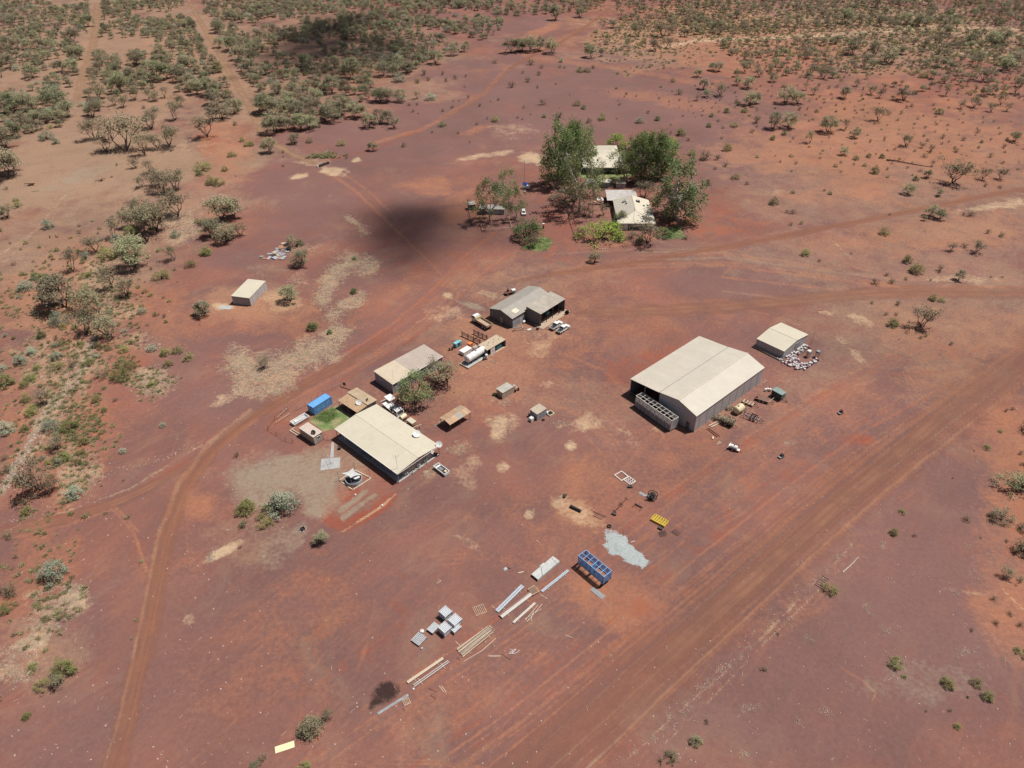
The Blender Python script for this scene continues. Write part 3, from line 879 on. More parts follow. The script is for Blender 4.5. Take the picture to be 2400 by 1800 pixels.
def proto(kind, seed):
    rs = np.random.RandomState(seed)
    mb = MB()
    bark = BARK
    if kind == 'M':          # mulga: several leaning stems under an uneven umbrella
        nst, R = rs.randint(2, 5), rs.uniform(.40, .62)
        cl = []
        for k in range(rs.randint(17, 25)):
            t = rs.uniform(0, 2 * pi); r = R * math.sqrt(rs.uniform(.02, 1))
            cl.append((r * cos(t), r * sin(t), .92 - .50 * (r / R) ** 2 * rs.uniform(.5, 1.3) + rs.normal() * .05))
        for k in range(7):
            t = rs.uniform(0, 2 * pi); r = R * rs.uniform(.3, .85)
            cl.append((r * cos(t), r * sin(t), rs.uniform(.34, .58)))
        tops = []
        for k in range(nst):
            t = 2 * pi * k / nst + rs.uniform(-.5, .5)
            f = (R * .42 * cos(t), R * .42 * sin(t), rs.uniform(.40, .55))
            limb(mb, (rs.normal() * .015, rs.normal() * .015, 0), f, .020, .013, rs, 5)
            tops.append(f)
        for c in cl:
            f = min(tops, key=lambda q: math.dist(q, c))
            limb(mb, f, c, .010, .003, rs, 3, 2)
        v, fc = leaf_cloud(rs, cl, (.09, .09, .06), 90, .029, .9)
        lm = 0
    elif kind == 'D':        # half-bare thin tree, brownish
        nst, R = rs.randint(3, 6), rs.uniform(.35, .6)
        cl = []
        for k in range(nst):
            t = 2 * pi * k / nst + rs.uniform(-.6, .6)
            f = (R * .45 * cos(t), R * .45 * sin(t), rs.uniform(.3, .5))
            limb(mb, (0, 0, 0), f, .022, .012, rs, 4)
            for j in range(rs.randint(4, 7)):
                c = (f[0] + rs.normal() * .18, f[1] + rs.normal() * .16, f[2] + rs.uniform(.12, .5))
                limb(mb, f, c, .010, .003, rs, 3, 2)
                if rs.uniform() < .95:
                    cl.append(c)
        v, fc = leaf_cloud(rs, cl, (.09, .09, .07), 66, .028, .6)
        lm = 1
    elif kind in ('G', 'S', 'B'):   # bushes leafy to the ground
        wd = {'G': .62, 'S': .62, 'B': .62}[kind] * rs.uniform(.85, 1.25)
        cl = []
        for k in range(38 if kind == 'G' else 46):
            t = rs.uniform(0, 2 * pi); q = rs.uniform(0, 1) ** .6 * pi / 2
            r = rs.uniform(.62, 1.0)
            cl.append((wd * r * sin(q) * cos(t), wd * r * sin(q) * sin(t), .1 + .80 * r * cos(q) * rs.uniform(.8, 1.08)))
        for c in cl[::3]:
            limb(mb, (0, 0, 0), c, .016, .004, rs, 3, 2)
        v, fc = leaf_cloud(rs, cl, (.085, .085, .07) if kind == 'G' else (.08, .08, .065), 44, .032, .6)
        lm = {'G': 2, 'S': 3, 'B': 4}[kind]
    elif kind == 'T':        # twiggy, nearly bare shrub
        bark = DEAD
        cl = []
        for k in range(13):
            t = rs.uniform(0, 2 * pi); e = rs.uniform(.35, 1.35)
            c = (.75 * cos(e) * cos(t), .75 * cos(e) * sin(t), .9 * sin(e))
            limb(mb, (0, 0, 0), c, .020, .005, rs, 3, 2, .05)
            for j in range(3):
                d = tuple(np.array(c) * rs.uniform(.6, .9) + rs.normal(size=3) * .14)
                limb(mb, tuple(np.array(c) * .55), (d[0], d[1], abs(d[2])), .008, .003, rs, 3, 1)
                cl.append((d[0], d[1], abs(d[2])))
        v, fc = leaf_cloud(rs, cl, (.07, .07, .06), 20, .028, .3)
        lm = 1
    else:                    # gums: K leafy, O open olive
        bark = BARKW
        R = rs.uniform(.26, .34) if kind == 'K' else rs.uniform(.34, .42)
        cl, tops = [], []
        limb(mb, (0, 0, 0), (.02, .01, .3), .022, .017, rs, 7, 3, .01)
        for k in range(6):
            t = 2 * pi * k / 6 + rs.uniform(-.5, .5)
            f = (R * .5 * cos(t), R * .5 * sin(t), rs.uniform(.42, .68))
            limb(mb, (.02, .01, rs.uniform(.2, .3)), f, .013, .007, rs, 5)
            tops.append(f)
        for k in range(42 if kind == 'K' else 34):
            t = rs.uniform(0, 2 * pi); z = rs.uniform(.18 if kind == 'K' else .3, .97)
            env = R * math.sqrt(max(.03, 1 - ((z - .52) / .5) ** 2))
            r = env * rs.uniform(.35, 1.15)
            c = (r * cos(t), r * sin(t), z)
            f = min(tops, key=lambda q: math.dist(q, c))
            limb(mb, f, c, .004, .0015, rs, 3, 2, .02)
            cl.append(c)
        v, fc = leaf_cloud(rs, cl, (.040, .040, .050), 150 if kind == 'K' else 110, .0145, .2, .05)
        lm = 5 if kind == 'K' else 7
    tm = mb.mesh(kind + '_wood', bark)
    cm = np_mesh(kind + '_leaves', v, fc, None, [LM[lm]])
    # merged copy for the uncounted distance
    return tm, cm

PRO = {}
for kd, n in (('M', 7), ('D', 5), ('G', 4), ('S', 3), ('B', 3), ('T', 4), ('K', 5), ('O', 4)):
    PRO[kd] = [proto(kd, 100 + ord(kd) * 10 + q) for q in range(n)]
NAME = dict(M='mulga_tree', D='dry_tree', G='green_shrub', S='saltbush', B='round_bush', T='twiggy_shrub', K='gum_tree', O='open_gum_tree')
CAT = dict(M='tree', D='tree', G='shrub', S='shrub', B='bush', T='shrub', K='tree', O='tree')
DESC = dict(M='olive mulga tree', D='sparse dry tree', G='yellow-green shrub', S='grey-green saltbush', B='dark green bush',
            T='twiggy brown shrub', K='leafy green gum', O='open olive gum', o='olive bush', n='brown bush')
PLANTS = []       # (object, kind, px, py, height)
prs = random.Random(11)

def plant(kd, x, y, hpx, label=None, wide=1.0, var=None, leaf=None, group=None, hm=None):
    """x, y: photo position of the foot; hpx: height there in photo pixels"""
    KD0 = None
    if kd in 'on':            # leafy bush with olive or brown foliage
        KD0, leaf, kd = kd, (0 if kd == 'o' else 1), 'G'
    ph = TH - math.atan((900 - y) / F)
    sc = pxm(y) / cos(ph)
    if hm:
        h = hm
    else:                 # the picture height of a thing seen from above holds some of its spread too
        q = dict(M=.9, D=.8, G=1.25, S=1.25, B=1.25, T=1.3, K=.5, O=.6)[kd] * wide
        if kd in 'MDKO':
            R_, zc = {'M': (.58, .72), 'D': (.52, .62), 'K': (.33, .55), 'O': (.40, .60)}[kd]
            R_ *= wide
            up = max(zc * cos(ph) + R_ * sin(ph), .97 * cos(ph))
            dn = min(0, (zc - .12) * cos(ph) - R_ * sin(ph))
            h = hpx / (sc * .96 * (up - dn))
            y += dn * h * sc * .9
        else:
          h = hpx / (sc * .93 * (math.hypot(cos(ph), .5 * q * sin(ph)) + (.5 * q * sin(ph) if kd in 'GSBT' else 0)))
        if kd in 'GSBT':
            y -= .46 * q * h * sin(ph) * sc
    g = at(x, y)
    tm, cm = PRO[kd][prs.randrange(len(PRO[kd])) if var is None else var]
    r = bpy.data.objects.new(NAME[kd], None)
    r.empty_display_size = .3
    COL.objects.link(r)
    r.location = (g.x, g.y, 0)
    r.rotation_euler = (0, 0, prs.uniform(0, 6.28))
    s = h * wide
    r.scale = (s * prs.uniform(.9, 1.12), s * prs.uniform(.9, 1.12), h)
    r['category'] = CAT[kd]
    if label:
        r['label'] = label
    if group:
        r['group'] = group
    a = bpy.data.objects.new('trunk' if kd in 'MDKO' else 'stems', tm)
    b = bpy.data.objects.new('crown' if kd in 'MDKO' else 'foliage', cm)
    for o in (a, b):
        COL.objects.link(o)
        o.parent = r
    if leaf is not None:
        me = cm.copy(); me.materials.clear(); me.materials.append(LM[leaf]); b.data = me
    PLANTS.append((r, KD0 or kd, x, y, h))
    return r

VEG = {
 10: "M820,170,90;690,300,110;130,340,90;210,345,80;310,350,80;390,350,80;490,345,70;700,450,100;740,450,80;140,520,110;580,560,90;680,560,100;330,600,100;180,890,150;290,880,130;520,860,150;640,940,120;590,980,100;250,1030,110;350,1000,90;440,990,80;170,1110,120;90,1200,150;100,1470,230;150,1420,140;900,790,120;1090,740,150;1000,640,90;1060,520,90;1270,510,100;1420,640,150;1490,630,110;1610,660,110;1290,660,100;1180,650,90;1700,720,110;1750,770,110;1870,780,130;1890,860,110;1960,990,140;1900,1000,120;2070,940,110;1930,580,80;1690,560,110;1440,450,100;1950,370,80;2060,400,110;2130,480,110;2200,590,110;1940,210,80;2080,260,90;1950,240,90;1640,560,90;1230,500,110|D845,950,130;860,1150,160;960,1250,120;1130,1250,270;1350,1060,140;1290,1280,160;1210,810,100;1340,805,80;1470,790,80;1110,870,90;1040,850,80;1550,990,140;1830,1140,170;1500,1220,170;1400,1230,120;1210,1395,70;1260,1560,90;1330,1440,100;1410,1560,140;1600,870,90;1200,640,100;1540,400,80;930,510,80;40,840,80;20,720,90;1530,1250,40;60,590,70;1440,1620,160;1550,1600,150|S450,1150,95;520,1185,65;745,860,50;1385,910,45|G1930,590,90;170,1670,40;1790,1440,105;1760,1480,70;2040,1320,60;1980,1440,50;1920,1570,90;1860,1560,90;2130,1190,50;2190,1230,60|T2060,1050,55;90,1570,40;1290,890,40;1045,1375,30;1000,1480,25;700,1170,30;2070,1490,20",
 11: "M210,1110,160;310,1090,100;130,940,150;180,950,120;230,780,90;400,1000,130;430,1090,130;500,1090,110;640,1020,130;710,1030,110;780,970,150;700,780,130;820,800,120;480,560,110;560,640,90;880,650,150;980,740,100;1290,590,110;1120,860,110;1180,860,110;1300,860,90;890,990,110;1020,1080,110;1110,1040,100;1180,1050,100;1600,540,100;1750,470,90;370,1210,80;160,1280,110;1050,1280,70;80,640,80;20,520,120;330,870,100;560,860,110;330,930,110;250,1090,90;1000,690,90;1150,640,110;1350,620,90;1240,640,90;1440,540,80;1540,500,70;860,590,100;960,1000,100;740,560,90;640,600,70|D1230,1090,80;550,1000,90;600,950,100;520,930,90;1440,840,60;1080,850,90;1020,830,80|S1550,860,75;1280,700,90;240,770,60;1100,830,35|G500,1210,55;775,1240,65;2110,1055,60;1650,1090,60;100,1240,50;0,1230,50|T1300,1260,55;1430,900,30;1370,900,32;1400,960,32;1440,975,20;1660,960,32;1740,930,32;1880,845,32;1980,920,35;1560,1140,26;1785,1155,28;2045,1030,28;1940,1080,32;1885,1230,22;1690,700,40;1770,680,40;1860,660,26;1530,690,42;1440,710,50;1500,640,60;2110,550,42;1660,640,40;1850,750,20;2140,870,30;2070,880,20;1750,870,20;1800,870,20;820,1350,35;270,1410,25;265,1330,20;270,1290,30;590,1080,40;930,740,30",
 12: "G640,640,60;700,640,48;815,1060,72;315,1025,42;1500,1210,88;1590,1380,72;1960,1140,60;1600,1410,40;960,660,26;950,785,26;1890,1350,85;1960,1590,65;600,930,55;1680,1420,40;1330,780,26|S1145,1090,62;480,550,45|B660,960,42;1765,1045,42;1740,1135,46;1895,1015,54;2050,1015,50;1295,1070,48;500,600,20;2000,950,40;820,470,42;950,465,32|M930,255,62;430,180,100;640,160,75;1650,695,58;1830,650,75;1780,640,60;1700,800,85;1990,770,66;2090,950,100;2150,930,90;2080,800,90;1730,870,60;1990,700,60;40,460,110;110,450,100;210,450,120;280,440,100;140,440,90;400,470,110;730,510,95|D1840,860,100;1290,460,90;1380,440,85;1130,330,92;1350,340,115;1410,330,80;1050,420,60;1640,900,50;2050,560,80;2060,660,90;1150,230,60;2180,700,70;1800,310,80;1600,240,80;1680,260,60|T210,570,60;300,600,42;280,660,42;460,600,36;740,610,42;180,720,52;40,765,62;140,640,30;310,920,62;450,1030,62;1215,1005,32;2110,1190,42;1490,850,62;1700,1430,105;1810,1420,60;1875,1480,52;1790,1500,36;1735,1640,62;1980,930,42;2150,1115,80;1150,490,35;970,930,26;145,940,26;130,1040,22;430,740,24;265,770,30;1120,855,22;1010,860,20;1030,840,30;960,890,16;540,835,18;880,815,14;770,800,14;1430,820,20;1570,880,16;690,1080,60;2060,1640,40;945,1050,22;1410,1180,26;1410,1110,24;1240,610,40;1350,620,30;1560,1250,40;1440,740,50;90,1030,26;200,1000,18;1270,1170,20",
 13: "M190,930,125;290,940,95;705,900,88;1210,930,108;80,1150,125;210,1150,115;550,1190,125;780,1240,78;690,1390,62;1400,1600,66;2165,1300,80;1130,810,45;1380,850,50;1510,640,80;960,540,120;1070,600,120;1800,460,90;1980,470,110;2060,440,110;2120,690,110;2190,640,110;770,520,120;590,630,60;720,250,110;1020,280,80;1350,290,90;1240,270,90;1680,310,70;1580,300,60;1440,270,55;220,270,80;990,120,80;1440,110,70;1490,170,50|B1520,1060,60;75,1255,48;175,1215,46;790,1440,46;900,1420,42;1015,1430,48;955,1565,72;1305,1630,52;460,1020,30;1310,880,40;2100,1290,30;1880,1310,30|D990,1100,105;1820,1000,90;2050,980,85;710,1170,80;400,1280,90;1225,1320,92;1620,1650,180;1880,1620,90;2030,1620,88;930,870,75;1580,890,92;1360,1340,40;530,200,70;740,240,70;840,270,80;920,270,60;620,250,70;1600,390,90;1500,450,80;1900,770,100;1850,650,100;2180,880,120;870,640,100;410,690,90;520,730,90;380,770,60;1040,830,50|T1720,1290,45;1545,1270,50;1955,1440,52;1440,1390,80;1390,1430,50;310,1000,42;380,1000,32;1160,1110,36;1060,1530,32;1280,990,42;1240,1000,32;1190,1050,42;1080,1060,50;920,1290,36;1650,1390,52;2070,1360,50;1590,1300,26;1850,1225,45;1130,1360,30;1060,1365,24;1470,1480,40;680,1310,20;1210,920,20;850,890,30;1040,1280,24;2030,1190,24;1710,1410,16;1750,1420,14;1600,940,20;1430,910,14;235,1530,22;1680,910,12;570,820,36;640,810,34;480,800,40",
 14: "D90,150,95;850,450,130;1010,340,150;1290,380,260;1380,290,220;1570,160,200;650,620,165;2100,330,110;1530,540,110;1110,840,145;990,770,180;760,1170,180;950,1190,185;870,980,190;1240,150,150|M1960,220,200;1185,590,235;1090,490,120;1860,340,140;1770,1000,100;570,930,260;1330,270,180;2050,180,150;1160,250,130;40,110,60|G180,70,70;1160,340,120;960,540,150;1740,230,55;1990,390,135;1805,510,90;1670,615,90;1415,720,110;770,690,70;740,830,85;560,1120,60;660,1130,62;550,1270,70;700,1280,62;860,1300,64;780,1450,92;520,1480,92;1080,1340,82;1440,1380,92;1540,1360,85;1630,1420,85;1460,1470,80;1050,1600,150;330,1480,72;270,1600,110;1120,1500,100;1320,1640,60;60,1640,150;210,1640,90;900,1650,40|S440,260,95;1030,380,80;1540,350,70;240,800,115;520,1100,140;320,1000,50;60,1185,45;490,1280,60;280,1350,82;180,1440,110;500,1400,95;1320,1330,70;1240,1010,70;20,1480,70;770,530,80;310,700,50|B340,700,80;420,700,72;370,1210,85;435,720,30|T30,270,60;610,1480,95;900,1560,125;960,800,62;370,1370,62;500,1210,40;410,600,25;1270,730,20;1550,735,16;1260,1250,22;520,330,26;450,330,24;1740,1110,16",
 15: "M1230,80,80;1510,100,52;1510,300,80;1370,310,40;1660,830,88;1440,280,90|G80,160,82;240,60,40;560,75,40;1020,440,85;340,610,80;1220,690,95;1300,790,125;1430,1015,72;1510,1025,55;1080,1240,95|D1320,1230,165;1820,590,95;1600,570,65|T240,240,52;190,230,40;310,330,42;1075,262,26;450,655,36;1500,770,80;940,870,70;1080,860,62;1210,830,42;1420,840,32;1720,555,62;1920,440,50;2020,470,62;1130,1050,60;900,1030,42;1030,1130,42;1330,1340,42;1370,1325,42;1580,1395,46;1770,290,70;1715,275,35;1040,790,40;1120,1130,40;1940,820,30;2040,820,24;1140,1340,14;740,590,20;1380,405,14;520,45,30;1900,30,40;220,340,40",
 16: "G230,100,100;280,220,125;610,370,135;720,480,92;400,640,60;580,610,85;670,650,80;690,560,62;220,1080,110;2100,1100,140;550,580,70;480,630,70;210,350,70;840,110,90;370,1240,40;590,960,50|S50,380,140;440,370,135;500,640,70;650,940,135;1050,550,58;1400,330,50;440,1680,225;360,600,60|D500,500,110;320,840,240;440,850,120;400,110,110|T60,720,120;130,1000,82;560,990,70;1060,790,30;2040,605,62;2090,1215,82;40,1290,90;110,1450,52;290,1340,30;30,600,80;1000,100,50;410,1050,40;280,940,60;2050,1385,34",
 17: "T40,160,180;490,460,50;100,460,60;520,340,30|G30,260,110;320,930,112;190,1180,80;520,860,220|D460,890,120|M2150,1660,100",
 21: "T2150,150,72;1930,510,62;2140,530,62;2060,430,52;1715,555,42;1915,300,60;40,560,40;1310,1240,30;1520,1250,40|G1060,870,112;1500,1060,115;1750,1040,90;1840,1170,112;500,220,110;1580,1400,62;1130,950,42;2110,750,62;2190,820,62;2190,750,40;1480,1000,60;1680,1130,30|D2040,100,90",
 20: "o2110,1060,250;2190,1010,110|n1990,1310,170;2210,1400,150|o2170,1600,190|T2180,520,140;2170,700,52;1700,1275,72;1810,1415,32;1580,890,26;2190,790,60;2110,310,42;2050,325,42;1770,655,20;1230,1385,42;2030,1450,40|G1880,650,62;1140,1190,50;1060,1380,80;2000,500,40",
 19: "T1640,1310,52;2130,880,60;1230,1659,62|o1530,1520,120|n1320,1640,100",
 18: "o440,1400,230|D560,1230,110|T10,1600,90|G360,1670,95",
 7: "M200,260,130;710,750,125;800,465,115;10,850,110|D90,220,125;480,1290,80;730,310,90|B790,315,70;1230,430,38;1220,705,58;1020,1030,48;880,1010,90|G30,375,82;900,980,70",
 8: "S850,670,340;830,560,200|G390,620,190;640,610,120;560,690,100;620,800,150|T350,790,130;280,1035,32;545,520,30|M1300,975,170",
}
for c, s in VEG.items():
    for grp in s.split('|'):
        kd = grp[0]
        for q in grp[1:].split(';'):
            x, y, h = map(float, q.split(','))
            X, Y = px(c, x, y)
            plant(kd, X, Y, h * CR[c][2])
MANUAL_N = len(PLANTS)

# woodland and scrub filled in at random inside the areas the photograph shows wooded
def inside(poly, x, y):
    r = False
    n = len(poly)
    for i in range(n):
        (x1, y1), (x2, y2) = poly[i], poly[(i + 1) % n]
        if (y1 > y) != (y2 > y) and x < (x2 - x1) * (y - y1) / (y2 - y1) + x1:
            r = not r
    return r
def near_line(pts, x, y, d):
    for a, b in zip(pts[:-1], pts[1:]):
        dx, dy = b[0] - a[0], b[1] - a[1]
        t = max(0, min(1, ((x - a[0]) * dx + (y - a[1]) * dy) / (dx * dx + dy * dy)))
        if math.hypot(x - a[0] - t * dx, y - a[1] - t * dy) < d:
            return True
    return False
ROADS = [([(455, -40), (480, 30), (520, 100), (560, 175), (600, 245), (640, 320), (760, 384)], 21), ([(244, -40), (238, 60), (226, 110), (205, 170), (190, 240), (175, 330)], 17),
         ([(1445, 20), (1320, 105), (1200, 165)], 15), ([(1560, 120), (1640, 104), (1800, 100), (2000, 94), (2200, 84), (2400, 90)], 7)]
AREAS = [  # polygon, spacing in metres, kinds
    ([(-120, -60), (1190, -60), (1190, 70), (1110, 120), (1020, 130), (960, 190), (900, 200), (880, 240), (760, 290), (650, 310), (600, 235), (570, 250), (420, 250), (300, 210), (215, 265), (-60, 330)], 6.8, 'MMMMMMGMMDSM'),
    ([(640, -60), (1130, -60), (1130, 60), (1000, 120), (700, 130), (600, 60)], 6.4, 'MMMMMGS'),
    ([(1180, -60), (1480, -60), (1420, 30), (1180, 40)], 8, 'MMG'),
    ([(1440, -60), (2460, -60), (2460, 60), (2200, 75), (1900, 55), (1700, 90), (1560, 80), (1420, 60)], 6.6, 'DDMDGT'),
    ([(1560, 70), (2460, 60), (2460, 260), (2250, 240), (2100, 170), (1980, 200), (1800, 190), (1650, 90)], 6.3, 'DDGMTT'),
    ([(2130, -60), (2460, -60), (2460, 130), (2320, 130), (2220, 40)], 7.5, 'MBMG'),
    ([(1420, 60), (1640, 70), (1700, 100), (1420, 140), (1380, 110)], 11, 'GDTM'),
    ([(1800, 200), (2000, 190), (2350, 250), (2420, 300), (2000, 240), (1830, 230)], 10, 'DDTTM'),
    ([(-40, 560), (300, 470), (430, 560), (400, 720), (330, 900), (230, 1010), (150, 1160), (-40, 1190)], 6.2, 'gggst'),
    ([(-40, 1230), (60, 1240), (110, 1380), (90, 1560), (-40, 1640)], 6.5, 'gggtt'),
    ([(2330, 960), (2440, 940), (2440, 1560), (2330, 1400), (2300, 1150)], 9, 'ttt'),
    ([(1500, 200), (1900, 210), (2400, 300), (2440, 480), (2100, 440), (1750, 380)], 8.5, 'ttgtt'),
]
EXTRA = []
taken = {}
def free(x, y, d):
    k0, k1 = int(x // 12), int(y // 12)
    for a in (-1, 0, 1):
        for b in (-1, 0, 1):
            for q in taken.get((k0 + a, k1 + b), ()):
                if math.hypot(q[0] - x, q[1] - y) < d:
                    return False
    return True
def take(x, y):
    taken.setdefault((int(x // 12), int(y // 12)), []).append((x, y))
for r, kd, X, Y, h in PLANTS:
    take(r.location.x, r.location.y)
vr = random.Random(5)
for poly, spc, kinds in AREAS:
    g = [at(*q) for q in poly]
    x0, x1 = min(q.x for q in g), max(q.x for q in g)
    y0, y1 = min(q.y for q in g), max(q.y for q in g)
    n = int((x1 - x0) * (y1 - y0) / (spc * spc) * 3.0)
    for _ in range(n):
        x, y = vr.uniform(x0, x1), vr.uniform(y0, y1)
        u, v = proj(x, y)
        if not inside(poly, u, v) or any(near_line(l, u, v, d) for l, d in ROADS):
            continue
        cl_ = sin(x * .045 + 1.3 * sin(y * .031)) + sin(y * .052 + 1.7 * sin(x * .027 + 1)) + .7 * sin(x * .13 + y * .11)
        if cl_ < (vr.uniform(-1.4, 1.2) if u < 1300 else vr.uniform(-2.4, .3)):
            continue
        if free(x, y, spc * vr.uniform(.45, .95)):
            take(x, y)
            kd = vr.choice(kinds)
            small = kd in 'gst'
            kd = kd.upper()
            EXTRA.append((kd, u, v, x, y, vr.uniform(.7, 1.7) if small else {'M': vr.uniform(3.0, 6.2), 'D': vr.uniform(2.4, 5.2), 'G': vr.uniform(1.6, 3.8), 'B': vr.uniform(3, 5.5), 'S': vr.uniform(2.5, 5), 'T': vr.uniform(1.5, 2.6)}[kd]))
cnt = {}
for q in PLANTS:
    _k = 'G' if q[1] in 'on' else q[1]
    cnt[_k] = cnt.get(_k, 0) + 1
EXTRA.sort(key=lambda q: -q[2])
REST = []
for kd, u, v, x, y, h in EXTRA:
    if cnt.get(kd, 0) < 295:
        cnt[kd] = cnt.get(kd, 0) + 1
        plant(kd, u, v, 0, hm=h)
    else:
        REST.append((kd, x, y, h))

# everything farther off reads as one mass: one object of points carrying instances
def scatter_stuff(name, label_pts, protos, smin=.9):
    """label_pts: (x, y, z, scale, which); protos: meshes; GN instances, one object"""
    me = bpy.data.meshes.new(name)
    me.from_pydata([(q[0], q[1], q[2]) for q in label_pts], [], [])
    a = me.attributes.new('sc', 'FLOAT', 'POINT'); a.data.foreach_set('value', [q[3] for q in label_pts])
    b = me.attributes.new('pick', 'INT', 'POINT'); b.data.foreach_set('value', [q[4] for q in label_pts])
    o = bpy.data.objects.new(name, me)
    COL.objects.link(o)
    o['kind'] = 'stuff'
    coll = bpy.data.collections.new(name + '_source')
    for i, pm in enumerate(protos):
        po = bpy.data.objects.new('%s_source_%03d' % (name, i), pm)
        coll.objects.link(po)
    ng = bpy.data.node_groups.new(name, 'GeometryNodeTree')
    ng.interface.new_socket('Geometry', in_out='INPUT', socket_type='NodeSocketGeometry')
    ng.interface.new_socket('Geometry', in_out='OUTPUT', socket_type='NodeSocketGeometry')
    gi, go_ = ng.nodes.new('NodeGroupInput'), ng.nodes.new('NodeGroupOutput')
    ci = ng.nodes.new('GeometryNodeCollectionInfo')
    ci.inputs['Collection'].default_value = coll
    ci.inputs['Separate Children'].default_value = True
    ip = ng.nodes.new('GeometryNodeInstanceOnPoints')
    ip.inputs['Pick Instance'].default_value = True
    s1 = ng.nodes.new('GeometryNodeInputNamedAttribute'); s1.data_type = 'FLOAT'; s1.inputs[0].default_value = 'sc'
    s2 = ng.nodes.new('GeometryNodeInputNamedAttribute'); s2.data_type = 'INT'; s2.inputs[0].default_value = 'pick'
    rv = ng.nodes.new('FunctionNodeRandomValue'); rv.data_type = 'FLOAT_VECTOR'
    rv.inputs[0].default_value = (0, 0, 0); rv.inputs[1].default_value = (0, 0, 6.283)
    ng.links.new(gi.outputs[0], ip.inputs['Points'])
    ng.links.new(ci.outputs[0], ip.inputs['Instance'])
    ng.links.new(s2.outputs[0], ip.inputs['Instance Index'])
    ng.links.new(s1.outputs[0], ip.inputs['Scale'])
    ng.links.new(rv.outputs[0], ip.inputs['Rotation'])
    ng.links.new(ip.outputs[0], go_.inputs[0])
    md = o.modifiers.new('scatter', 'NODES')
    md.node_group = ng
    return o

def merged(tm, cm, name):
    va, vb = np.empty(len(tm.vertices) * 3, np.float32), np.empty(len(cm.vertices) * 3, np.float32)
    tm.vertices.foreach_get('co', va); cm.vertices.foreach_get('co', vb)
    me = bpy.data.meshes.new(name)
    fa = [tuple(p.vertices) for p in tm.polygons]
    n = len(tm.vertices)
    fb = [tuple(i + n for i in p.vertices) for p in cm.polygons]
    me.from_pydata(np.concatenate([va.reshape(-1, 3), vb.reshape(-1, 3)]).tolist(), [], fa + fb)
    me.materials.append(tm.materials[0]); me.materials.append(cm.materials[0])
    me.polygons.foreach_set('material_index', [0] * len(fa) + [1] * len(fb))
    return me
mp_, idx = [], {}
for kd in 'MDGBTS':
    for i, (tm, cm) in enumerate(PRO[kd]):
        idx.setdefault(kd, []).append(len(mp_))
        mp_.append(merged(tm, cm, 'far_%s_%d' % (kd, i)))
if REST:
    scatter_stuff('far_woodland', [(x, y, 0, h, vr.choice(idx[kd])) for kd, x, y, h in REST], mp_)

# ------------------------------------------------------------ grass, stones and litter nobody could count
def tuft_mesh(name, n, spread, hgt, wd, m, seed, flat=.5):
    rs = np.random.RandomState(seed)
    v, f = [], []
    for k in range(n):
        x, y = rs.normal(size=2) * spread * .4
        t = rs.uniform(0, 2 * pi); l = rs.uniform(.6, 1.2)
        dx, dy = cos(t), sin(t)
        ox, oy = -dy * wd / 2, dx * wd / 2
        tip = (x + dx * hgt * l * flat, y + dy * hgt * l * flat, hgt * l)
        b = len(v)
        v += [(x - ox, y - oy, 0), (x + ox, y + oy, 0), tip]
        f.append((b, b + 1, b + 2))
    me = bpy.data.meshes.new(name)
    me.from_pydata(v, [], f)
    me.materials.append(m)
    return me
STRAW = leafmat('straw_blades', (.50, .415, .31), .012, .25)
SPIN = leafmat('spinifex_blades', (.27, .245, .125), .02, .2)
LAWN = leafmat('lawn_blades', (.105, .185, .045), .02, .25)
HAY = leafmat('hay_blades', (.34, .27, .19), .015, .15)
straw_m = [tuft_mesh('straw_%d' % i, 16, .9, .30, .07, STRAW, 50 + i, 1.6) for i in range(3)]
spin_m = [tuft_mesh('spinifex_%d' % i, 40, .5, .42, .10, SPIN, 60 + i, .7) for i in range(3)]
lawn_m = [tuft_mesh('lawn_%d' % i, 40, 1.0, .10, .05, LAWN, 70 + i, .8) for i in range(2)]

def sample(ch, n, seed, thr=.35, vmin=-100, vmax=1900, umin=-50, umax=2450):
    """ground points where the soil map of a channel is strong (area weighted)"""
    rs = np.random.RandomState(seed)
    ok = np.nonzero((M[CH[ch]] > thr) & (V > vmin) & (V < vmax) & (U > umin) & (U < umax))[0]
    if len(ok) == 0:
        return []
    r = np.hypot(GX[ok], GY[ok])
    wt = r * r * M[CH[ch]][ok]
    pk = ok[rs.choice(len(ok), n, p=wt / wt.sum())]
    rr = np.hypot(GX[pk], GY[pk])
    return np.stack([GX[pk] + rs.normal(size=n) * rr * .004, GY[pk] + rs.normal(size=n) * rr * .006], 1)
rs_ = np.random.RandomState(8)
pts = np.concatenate([sample('straw', 9500, 1, .32, 440), sample('pale', 300, 2, .5, 900, 1800, 0, 500)])
_x = []
for _ in range(20):
    u, v = vr.uniform(1700, 2380), vr.uniform(1230, 1790)
    if u + v * .9 < 3050:
        continue
    for _k in range(vr.randint(2, 7)):
        q = at(u + vr.gauss(0, 9), v + vr.gauss(0, 6)); _x.append((q.x, q.y))
pts = np.concatenate([pts, np.array(_x)])
scatter_stuff('dry_grass', [(x, y, 0, rs_.uniform(.35, .95), rs_.randint(3)) for x, y in pts], straw_m)
pts = np.concatenate([sample('orange', 900, 3, .3, 560, 1500, -40, 330), sample('straw', 2600, 4, .4, -60, 330, 1350, 2450), sample('straw', 500, 5, .4, 600, 1500, -40, 420),
                      sample('tan', 3200, 6, .4, -60, 260, 1400, 2450), sample('red', 260, 9, .3, 560, 1020, 0, 300)])
scatter_stuff('spinifex_clumps', [(x, y, 0, rs_.uniform(.6, 1.7) * (1.6 if y > 400 else 1), rs_.randint(3)) for x, y in pts], spin_m)
